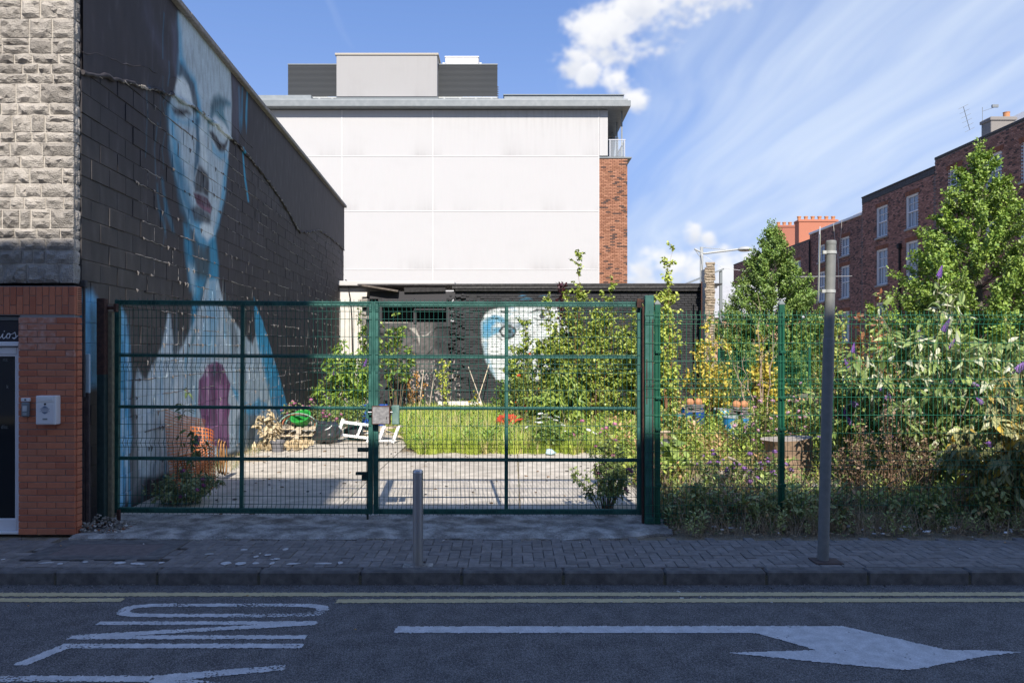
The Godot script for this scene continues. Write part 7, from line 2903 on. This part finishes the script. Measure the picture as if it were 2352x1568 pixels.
	field("fallen_leaves", "brown and tan dead leaves lying along the fence foot and pavement edge", "leaves", shapes.flat, M.dry, 1500, skirt, Vector2(0.02, 0.065), Color(0.12, 0.075, 0.04), Color(0.50, 0.39, 0.25), Color(0.16, 0.2, 0.06), 0.15)
	var joints := func() -> Vector3:
		var lines := [[-2.15, 0], [0.1, 0], [-12.5, 1], [-15.15, 1]]
		var q: Array = lines[R.randi() % 4]
		if q[1] == 0:
			return V(q[0] + rnd(-0.02, 0.02), 0.0, -rnd(9.4, 15.0))
		return V(rnd(-4.8, 2.2), 0.0, q[0] + rnd(-0.02, 0.02))
	field("joint_weeds", "sparse dry weeds rooted in the joints of the concrete yard", "weeds", shapes.tuft_b, M.dry, 130, joints, Vector2(0.03, 0.10), Color(0.25, 0.22, 0.1), Color(0.42, 0.36, 0.2), Color(0.16, 0.22, 0.05), 0.5)
	for q in [[2.05, 8.95, 0.5, "grey-green bramble by the fence foot, nearest the gate posts"], [2.85, 8.8, 0.42, "grey-green bramble spilling at the middle fence post"], [3.35, 8.78, 0.34, "low bramble just left of the leaning sign pole"], [4.55, 8.9, 0.45, "bramble under the fence right of the green trough"], [5.35, 8.85, 0.5, "bramble at the fence foot beneath the drooping buddleia"]]:
		bush("bramble", q[3], "shrub", V(q[0], 0, -q[1]), {"h": q[2], "r": 0.32, "stems": 12, "twigs": 7, "leaves": 5, "from": 0.15, "mesh": shapes.broad, "size": 0.062, "lo": Color(0.11, 0.16, 0.05), "hi": Color(0.34, 0.38, 0.15), "odd": Color(0.36, 0.24, 0.1), "odd_share": 0.12, "thick": 0.006, "twig": 0.17, "droop": 0.6, "stretch": Vector2(1.3, 0.5)}, "brambles along the fence foot")
	# ---- plants by the mural wall, from the street inwards ----
	bush("weed_clump", "low grey-green weed clump in shade just inside the left gate", "weeds", V(-4.15, 0, -10.1), {"h": 0.42, "r": 0.5, "stems": 34, "twigs": 9, "leaves": 8, "mesh": shapes.broad, "size": 0.05, "lo": Color(0.12, 0.16, 0.07), "hi": Color(0.27, 0.31, 0.15), "thick": 0.006, "twig": 0.14, "flower": pompon, "flowers": 14, "flower_size": 0.06, "flower_lo": Color(0.5, 0.1, 0.3), "flower_hi": Color(0.6, 0.2, 0.4), "flower_mat": paint(Color(0.42, 0.10, 0.29), 0.8)})
	bush("buddleia_shrub", "thin dark-leaved young buddleia before the orange netting", "shrub", V(-4.42, 0, -10.5), {"h": 1.4, "r": 0.3, "stems": 4, "twigs": 7, "leaves": 5, "mesh": shapes.lance, "size": 0.10, "lo": Color(0.05, 0.085, 0.03), "hi": Color(0.13, 0.18, 0.06), "thick": 0.009, "twig": 0.22, "droop": 0.5, "lean": V(0.08, 0, -0.1), "flower": spike, "flowers": 2, "flower_size": 0.16, "flower_lo": Color.WHITE, "flower_hi": Color.WHITE})
	var dead := bush("dead_plant", "bleached dead potted plant leaning behind the grey pot", "plant", V(-4.72, 0, -15.5), {"h": 0.85, "r": 0.36, "stems": 12, "twigs": 6, "leaves": 6, "mesh": shapes.broad, "size": 0.10, "lo": Color(0.42, 0.33, 0.19), "hi": Color(0.66, 0.56, 0.38), "mat": M.dry, "thick": 0.01, "twig": 0.18, "droop": 1.0, "bark": Color(0.42, 0.32, 0.2)})
	var strew := func() -> Vector3:
		return V(rnd(-4.95, -4.0), 0.02, -rnd(15.2, 16.2))
	field("fallen_leaves", "heap of bleached fallen leaves round the grey pot", "leaves", shapes.broad, M.dry, 260, strew, Vector2(0.08, 0.16), Color(0.40, 0.30, 0.17), Color(0.62, 0.52, 0.34))
	var edge := func() -> Vector3:
		var d := rnd(11.5, 16.5)
		return V(-4.62 - 0.0633 * (d - 8.53) + 0.35 * pow(R.randf(), 2.0) + 0.05, 0.0, -d)
	field("dry_grass", "dry grass tufts along the foot of the mural wall", "grass", shapes.tuft_b, M.dry, 240, edge, Vector2(0.08, 0.26), Color(0.32, 0.25, 0.13), Color(0.5, 0.4, 0.22), Color(0.14, 0.2, 0.04), 0.35)
	for k in 3:
		bush("valerian_plant", ["pink-flowered valerian at the back of the pallets, nearest the wall", "pink-flowered valerian rising behind the black bin bag", "pink-flowered valerian spilling from the middle of the pallets"][k], "flowering plant", V([-4.85, -4.12, -4.5][k], [0.25, 0.1, 0.28][k], [-17.6, -17.9, -17.7][k]), {"h": 0.55, "r": 0.38, "stems": 22, "twigs": 5, "leaves": 5, "mesh": shapes.oval, "size": 0.07, "lo": Color(0.09, 0.14, 0.05), "hi": Color(0.22, 0.27, 0.11), "thick": 0.005, "twig": 0.14, "flower": pompon, "flowers": 26, "flower_size": 0.075, "flower_lo": Color.WHITE, "flower_hi": Color.WHITE, "flower_mat": paint(Color(0.50, 0.17, 0.32), 0.8)}, "valerian on the pallets")
	bush("buddleia_shrub", "bright green buddleia against the far end of the mural wall", "shrub", V(-4.55, 0, -21.8), {"h": 2.1, "r": 0.85, "stems": 24, "twigs": 14, "leaves": 8, "mesh": shapes.long, "size": 0.17, "lo": Color(0.10, 0.19, 0.025), "hi": Color(0.25, 0.36, 0.07), "thick": 0.014, "twig": 0.3, "flower": spike, "flowers": 9, "flower_size": 0.2, "flower_lo": Color.WHITE, "flower_hi": Color.WHITE})
	bush("buddleia_shrub", "tall thin lilac-flowered buddleia before the cream wall", "shrub", V(-4.35, 0, -22.6), {"h": 3.45, "r": 0.55, "stems": 7, "twigs": 13, "leaves": 7, "from": 0.4, "mesh": shapes.oval, "size": 0.11, "lo": Color(0.10, 0.17, 0.03), "hi": Color(0.23, 0.32, 0.08), "thick": 0.016, "twig": 0.26, "flower": spike, "flowers": 10, "flower_size": 0.17, "flower_lo": Color.WHITE, "flower_hi": Color.WHITE})
	bush("sycamore_sapling", "leafy sycamore sapling in front of the sooty plaster", "sapling", V(-3.35, 0, -23.0), {"h": 2.95, "r": 0.75, "stems": 10, "twigs": 13, "leaves": 6, "from": 0.3, "mesh": shapes.round, "size": 0.12, "lo": Color(0.09, 0.17, 0.025), "hi": Color(0.24, 0.33, 0.07), "thick": 0.016, "twig": 0.34})
	bush("ivy_mound", "low mound of small-leaved weeds between the bin bags and the blue box", "weeds", V(-4.3, 0, -20.0), {"h": 0.7, "r": 0.9, "stems": 46, "twigs": 9, "leaves": 7, "mesh": shapes.oval, "size": 0.065, "lo": Color(0.08, 0.14, 0.03), "hi": Color(0.20, 0.28, 0.07), "thick": 0.006, "twig": 0.18})
	bush("ash_sapling", "small lime-green ash sapling against the black bricks", "sapling", V(-2.0, 0, -23.4), {"h": 1.75, "r": 0.35, "stems": 4, "twigs": 8, "leaves": 9, "from": 0.3, "mesh": shapes.oval, "size": 0.09, "lo": Color(0.26, 0.34, 0.04), "hi": Color(0.46, 0.48, 0.10), "thick": 0.009, "twig": 0.3})
	bush("dock_plant", "rust-orange seeding dock plants against the flaking plaster", "plant", V(-2.85, 0, -23.7), {"h": 1.75, "r": 0.45, "stems": 9, "twigs": 12, "leaves": 6, "from": 0.3, "mesh": shapes.oval, "size": 0.06, "lo": Color(0.34, 0.16, 0.05), "hi": Color(0.60, 0.38, 0.13), "thick": 0.008, "twig": 0.16})
	bush("ragwort_plant", "yellow-flowered ragwort standing in the grass by the black wall", "flowering plant", V(-1.1, 0, -22.8), {"h": 0.75, "r": 0.22, "stems": 8, "twigs": 5, "leaves": 5, "mesh": shapes.oval, "size": 0.06, "lo": G, "hi": GG, "thick": 0.006, "twig": 0.12, "flower": pompon, "flowers": 16, "flower_size": 0.07, "flower_lo": Color.WHITE, "flower_hi": Color.WHITE, "flower_mat": paint(Color(0.72, 0.55, 0.02), 0.8)})
	# ---- birches and shrubs before the painted eye ----
	var birch := {"h": 4.2, "r": 0.85, "stems": 9, "twigs": 42, "leaves": 14, "from": 0.14, "mesh": shapes.round, "size": 0.073, "lo": Color(0.13, 0.20, 0.025), "hi": Color(0.33, 0.40, 0.085), "thick": 0.016, "twig": 0.5, "droop": 0.5, "bark": Color(0.30, 0.15, 0.09)}
	var spots := [[1.63, 20.0, 4.35, 0.9, "tallest young birch, its tip above the black building's roof"], [0.95, 20.6, 3.3, 0.75, "young birch left of the tallest, partly covering the painted eye"], [2.45, 20.2, 3.6, 0.8, "young birch right of the tallest, beside the gate post"], [1.95, 18.8, 2.7, 0.8, "short bushy birch in front of the tallest birch"], [2.95, 19.2, 3.0, 0.6, "slim young birch seen through the gate's right stile"], [0.35, 21.2, 2.7, 0.55, "small birch by the painted eye's cheek"]]
	for q in spots:
		var b := birch.duplicate()
		b.h = q[2]
		b.r = q[3]
		bush("birch_sapling", q[4], "tree", V(q[0], 0, -q[1]), b, "young birches behind the gate")
	bush("purple_prunus", "dark purple-leaved prunus in among the birches", "shrub", V(1.35, 0, -21.4), {"h": 3.75, "r": 0.75, "stems": 7, "twigs": 16, "leaves": 9, "from": 0.55, "mesh": shapes.oval, "size": 0.09, "lo": Color(0.03, 0.008, 0.012), "hi": Color(0.08, 0.02, 0.03), "thick": 0.018, "twig": 0.35})
	bush("elder_shrub", "broad shrub with long drooping leaves below the birches", "shrub", V(1.05, 0, -18.4), {"h": 1.45, "r": 0.7, "stems": 22, "twigs": 11, "leaves": 9, "mesh": shapes.long, "size": 0.17, "lo": Color(0.09, 0.16, 0.025), "hi": Color(0.24, 0.31, 0.06), "thick": 0.012, "twig": 0.3, "droop": 0.7})
	bush("rose_bush", "dark-leaved rose bush with orange-red blooms under the painted eye", "shrub", V(0.35, 0, -19.4), {"h": 1.95, "r": 0.5, "stems": 16, "twigs": 10, "leaves": 9, "mesh": shapes.oval, "size": 0.06, "lo": Color(0.07, 0.12, 0.02), "hi": Color(0.20, 0.27, 0.06), "thick": 0.009, "twig": 0.25, "flower": pompon, "flowers": 9, "flower_size": 0.1, "flower_lo": Color.WHITE, "flower_hi": Color.WHITE, "flower_mat": paint(Color(0.72, 0.11, 0.03), 0.7)})
	bush("small_shrub", "small mid-green shrub by the gate's middle bar and the painted cheek", "shrub", V(-0.15, 0, -21.0), {"h": 1.45, "r": 0.45, "stems": 12, "twigs": 9, "leaves": 8, "mesh": shapes.oval, "size": 0.07, "lo": G, "hi": GG, "thick": 0.009, "twig": 0.25})
	bush("daisy_plant", "clump of white ox-eye daisies in the grass", "flowering plant", V(0.62, 0, -16.2), {"h": 0.72, "r": 0.5, "stems": 30, "twigs": 2, "leaves": 5, "mesh": shapes.oval, "size": 0.06, "lo": G, "hi": GG, "thick": 0.005, "twig": 0.12, "flower": daisy, "flowers": 60, "flower_size": 0.115, "flower_up": 1.2, "flower_lo": Color.WHITE, "flower_hi": Color.WHITE, "flower_mat": paint(Color(0.82, 0.82, 0.80), 0.7)}, "daisy clumps")
	bush("daisy_plant", "scattered white daisies right of the main clump", "flowering plant", V(1.35, 0, -15.9), {"h": 0.5, "r": 0.6, "stems": 16, "twigs": 2, "leaves": 4, "mesh": shapes.oval, "size": 0.06, "lo": G, "hi": GG, "thick": 0.005, "twig": 0.1, "flower": daisy, "flowers": 9, "flower_size": 0.1, "flower_up": 1.2, "flower_lo": Color.WHITE, "flower_hi": Color.WHITE, "flower_mat": paint(Color(0.82, 0.82, 0.80), 0.7)}, "daisy clumps")
	bush("leafy_clump", "rounded dark green leafy clump at the front edge of the grass", "plant", V(0.75, 0, -15.2), {"h": 0.6, "r": 0.4, "stems": 30, "twigs": 8, "leaves": 7, "mesh": shapes.oval, "size": 0.065, "lo": Color(0.06, 0.12, 0.02), "hi": Color(0.17, 0.25, 0.05), "thick": 0.006, "twig": 0.15})
	for q in [[1.35, 15.6, "pink valerian in the grass right of the daisies"], [1.95, 15.7, "pale pink valerian at the right end of the grass"]]:
		bush("valerian_plant", q[2], "flowering plant", V(q[0], 0, -q[1]), {"h": 0.55, "r": 0.25, "stems": 12, "twigs": 4, "leaves": 5, "mesh": shapes.oval, "size": 0.06, "lo": G, "hi": GG, "thick": 0.005, "twig": 0.12, "flower": pompon, "flowers": 10, "flower_size": 0.085, "flower_lo": Color.WHITE, "flower_hi": Color.WHITE, "flower_mat": paint(Color(0.55, 0.20, 0.36), 0.8)}, "valerian in the grass")
	bush("weed_clump", "weedy clump with pink flowers just inside the right gate's hinge", "weeds", V(1.15, 0, -9.75), {"h": 0.85, "r": 0.42, "stems": 34, "twigs": 9, "leaves": 8, "mesh": shapes.broad, "size": 0.048, "lo": Color(0.10, 0.16, 0.04), "hi": Color(0.27, 0.34, 0.11), "thick": 0.007, "twig": 0.2, "flower": pompon, "flowers": 12, "flower_size": 0.06, "flower_lo": Color.WHITE, "flower_hi": Color.WHITE, "flower_mat": paint(Color(0.45, 0.14, 0.30), 0.8)})
	# ---- garden behind the fence ----
	var light_birch := birch.duplicate()
	light_birch.h = 4.25
	light_birch.r = 0.75
	light_birch.lo = Color(0.22, 0.30, 0.04)
	light_birch.hi = Color(0.42, 0.48, 0.11)
	bush("birch_sapling", "light lime-green birch rising just right of the gate posts", "tree", V(3.62, 0, -18.2), light_birch)
	var tawny := {"h": 1.95, "r": 0.6, "stems": 22, "twigs": 12, "leaves": 8, "mesh": shapes.oval, "size": 0.065, "lo": Color(0.24, 0.15, 0.05), "hi": Color(0.50, 0.34, 0.13), "odd": Color(0.20, 0.26, 0.05), "odd_share": 0.35, "thick": 0.008, "twig": 0.25, "bark": Color(0.3, 0.18, 0.1)}
	bush("tawny_shrub", "tawny brown-leaved shrub behind the first slate stake", "shrub", V(3.75, 0, -19.0), tawny)
	var yellow := {"h": 2.75, "r": 0.8, "stems": 14, "twigs": 16, "leaves": 9, "from": 0.3, "mesh": shapes.round, "size": 0.085, "lo": Color(0.36, 0.30, 0.04), "hi": Color(0.62, 0.52, 0.12), "odd": Color(0.25, 0.33, 0.05), "odd_share": 0.3, "thick": 0.014, "twig": 0.4, "bark": Color(0.3, 0.2, 0.12)}
	bush("yellow_maple", "yellow-leaved maple before the ruined wall stump", "tree", V(4.75, 0, -19.0), yellow)
	var yellow2 := yellow.duplicate()
	yellow2.h = 2.2
	yellow2.r = 0.6
	bush("yellow_maple", "lower yellow-green maple beside the bare-limbed sapling", "tree", V(5.5, 0, -17.6), yellow2)
	bush("bare_sapling", "nearly bare forked sapling left of the middle fence post", "sapling", V(5.2, 0, -16.5), {"h": 3.1, "r": 0.8, "stems": 5, "twigs": 7, "leaves": 2, "from": 0.4, "mesh": shapes.oval, "size": 0.07, "lo": G, "hi": GG, "thick": 0.024, "twig": 0.5, "bark": Color(0.5, 0.38, 0.28)})
	var mid := {"h": 1.7, "r": 0.75, "stems": 26, "twigs": 12, "leaves": 9, "mesh": shapes.oval, "size": 0.06, "lo": Color(0.08, 0.14, 0.025), "hi": Color(0.26, 0.32, 0.07), "odd": Color(0.42, 0.36, 0.14), "odd_share": 0.12, "thick": 0.01, "twig": 0.28}
	for q in [[5.55, 14.6, 1.75, "rose-leaved green shrub right of the stump"], [6.6, 15.8, 2.3, "dense green shrub between the stump and the copper shrub"], [4.7, 15.0, 0.95, "low green shrub left of the stump, before the drums"], [7.9, 17.0, 2.6, "tall dense shrub behind the buddleia"], [3.1, 15.8, 0.9, "low leafy shrub behind the chalk board"], [6.0, 12.6, 1.5, "sunlit shrub between the stump and the buddleia"], [8.6, 13.6, 2.4, "dark shrub at the right edge behind the buddleia"], [5.4, 20.5, 1.6, "shrub in front of the far mesh fence"]]:
		var b := mid.duplicate()
		b.h = q[2]
		b.r = 0.5 + 0.12 * q[2]
		bush("garden_shrub", q[3], "shrub", V(q[0], 0, -q[1]), b, "green shrubs in the garden")
	bush("birch_sapling", "small-leaved birch just right of the leaning sign pole", "tree", V(5.45, 0, -13.4), {"h": 3.15, "r": 0.55, "stems": 6, "twigs": 18, "leaves": 9, "from": 0.35, "mesh": shapes.round, "size": 0.075, "lo": Color(0.15, 0.20, 0.04), "hi": Color(0.36, 0.40, 0.11), "thick": 0.014, "twig": 0.36, "bark": Color(0.28, 0.18, 0.12)})
	bush("copper_shrub", "copper-red leaved shrub beside the small birch", "shrub", V(6.25, 0, -13.6), {"h": 2.85, "r": 0.65, "stems": 12, "twigs": 12, "leaves": 7, "from": 0.4, "mesh": shapes.oval, "size": 0.10, "lo": Color(0.17, 0.06, 0.03), "hi": Color(0.36, 0.19, 0.10), "odd": Color(0.2, 0.26, 0.06), "odd_share": 0.3, "thick": 0.013, "twig": 0.34})
	var bud := {"h": 2.95, "r": 1.15, "stems": 40, "twigs": 15, "leaves": 9, "from": 0.2, "mesh": shapes.lance, "size": 0.155, "lo": Color(0.10, 0.17, 0.045), "hi": Color(0.24, 0.31, 0.10), "odd": Color(0.42, 0.45, 0.32), "odd_share": 0.16, "thick": 0.016, "twig": 0.36, "droop": 0.55, "bark": Color(0.42, 0.36, 0.24), "flower": spike, "flowers": 34, "flower_size": 0.24, "flower_up": -0.15, "flower_lo": Color.WHITE, "flower_hi": Color.WHITE, "single": 290}
	bush("buddleia_shrub", "large purple-flowered buddleia standing over the fence at the right", "shrub", V(5.75, 0, -10.9), bud)
	var bud2 := bud.duplicate()
	bud2.erase("single")
	bud2.h = 2.5
	bud2.stems = 34
	bud2.flowers = 14
	bush("buddleia_shrub", "second purple buddleia at the right edge behind the fence", "shrub", V(7.1, 0, -10.6), bud2)
	bush("buddleia_shrub", "low lilac-spiked buddleia left of the big one, behind the fence", "shrub", V(5.0, 0, -11.6), {"h": 1.9, "r": 0.7, "stems": 14, "twigs": 9, "leaves": 7, "mesh": shapes.long, "size": 0.16, "lo": Color(0.09, 0.15, 0.03), "hi": Color(0.22, 0.29, 0.08), "thick": 0.012, "twig": 0.3, "flower": spike, "flowers": 14, "flower_size": 0.21, "flower_lo": Color.WHITE, "flower_hi": Color.WHITE})
	bush("buddleia_shrub", "shaded buddleia drooping over the fence at the bottom right", "shrub", V(5.85, 0, -9.15), {"h": 1.75, "r": 0.75, "stems": 24, "twigs": 10, "leaves": 8, "from": 0.2, "mesh": shapes.lance, "size": 0.14, "lo": Color(0.14, 0.16, 0.06), "hi": Color(0.32, 0.32, 0.15), "odd": Color(0.40, 0.29, 0.05), "odd_share": 0.14, "thick": 0.012, "twig": 0.34, "droop": 1.1, "stretch": Vector2(1.2, 0.55), "flower": spike, "flowers": 6, "flower_size": 0.2, "flower_up": -0.2, "flower_lo": Color.WHITE, "flower_hi": Color.WHITE, "flower_mat": spent})
	for q in [[4.25, 9.75, 1.15, "brown seeding weeds just right of the sign pole"], [4.75, 9.9, 1.35, "tall brown seeding weeds in the middle of the right fence panel"], [5.2, 10.1, 1.1, "brown seeding weeds before the big buddleia"]]:
		bush("seeding_weeds", q[3], "dead plants", V(q[0], 0, -q[1]), {"h": q[2], "r": 0.34, "stems": 20, "twigs": 9, "leaves": 7, "from": 0.3, "mesh": shapes.oval, "size": 0.038, "lo": Color(0.15, 0.09, 0.055), "hi": Color(0.36, 0.25, 0.17), "odd": Color(0.17, 0.21, 0.06), "odd_share": 0.2, "mat": M.dry, "thick": 0.007, "twig": 0.2, "bark": Color(0.22, 0.14, 0.09)}, "brown weeds behind the fence")
	for q in [[3.15, 10.5, "lilac flower patch left of the middle fence post"], [3.55, 10.7, "lilac flower patch right of the middle fence post"], [2.75, 10.9, "sparser lilac flower patch nearest the gate post"]]:
		bush("lilac_flowers", q[2], "flowering plant", V(q[0], 0, -q[1]), {"h": 0.58, "r": 0.36, "stems": 24, "twigs": 5, "leaves": 5, "mesh": shapes.oval, "size": 0.055, "lo": Color(0.06, 0.11, 0.025), "hi": Color(0.17, 0.23, 0.07), "thick": 0.005, "twig": 0.12, "flower": pompon, "flowers": 26, "flower_size": 0.06, "flower_lo": Color.WHITE, "flower_hi": Color.WHITE, "flower_mat": paint(Color(0.36, 0.18, 0.50), 0.8)}, "lilac flower patches")
	for q in [[5.2, 14.2, "tall pink mallow flowers behind the middle fence post"], [4.2, 13.6, "pink flowers left of the stump"]]:
		bush("pink_flowers", q[2], "flowering plant", V(q[0], 0, -q[1]), {"h": 1.35, "r": 0.4, "stems": 18, "twigs": 6, "leaves": 5, "mesh": shapes.oval, "size": 0.055, "lo": G, "hi": GG, "thick": 0.006, "twig": 0.16, "flower": pompon, "flowers": 30, "flower_size": 0.065, "flower_lo": Color.WHITE, "flower_hi": Color.WHITE, "flower_mat": paint(Color(0.58, 0.34, 0.46), 0.8)}, "pink flowers in the garden")
	bush("dock_leaves", "broad light green dock leaves just behind the narrow fence panel", "plant", V(2.2, 0, -10.9), {"h": 0.75, "r": 0.35, "stems": 12, "twigs": 3, "leaves": 3, "mesh": shapes.broad, "size": 0.2, "lo": Color(0.13, 0.20, 0.04), "hi": Color(0.26, 0.34, 0.09), "thick": 0.008, "twig": 0.12})
	for q in [[2.3, 9.2, "pale dead stalks leaning together left of the middle fence post"], [3.6, 9.25, "pale dead stalks fallen against the fence near the green trough"], [4.7, 9.3, "pale dead stalks splayed under the right fence panel"]]:
		var st := Shape.new()
		st.tinted = true
		for k in 46:
			var p := V(rnd(-0.5, 0.5), 0, rnd(-0.18, 0.25))
			var tilt := rnd(0.2, 1.1) * (1 if R.randf() < 0.7 else -1)
			var l := rnd(0.3, 0.85)
			var e := p + V(tilt * l * 0.8, l * rnd(0.25, 0.8), rnd(-0.2, 0.2))
			st.col = Color(0.44, 0.35, 0.23) * rnd(0.5, 1.25)
			st.tube([p, p.lerp(e, 0.5) + V(0, 0.06, 0), e], [0.006, 0.005, 0.002], 4, false)
		tag(put("dead_stalks", st, M.bark, null, Transform3D(Basis(), V(q[0], 0, -q[1]))), q[2], "dead stems", "dead stalks along the fence")
	# ---- the two hornbeams ----
	hornbeam("cone-shaped hornbeam farther back, left of the sign pole", V(9.8, 0, -30), 6.45, 2.15, Color(0.06, 0.125, 0.025), Color(0.18, 0.26, 0.06))
	hornbeam("taller cone-shaped hornbeam at the right, before the brick terrace", V(11.75, 0, -20), 6.85, 2.25, Color(0.07, 0.14, 0.022), Color(0.22, 0.305, 0.06))
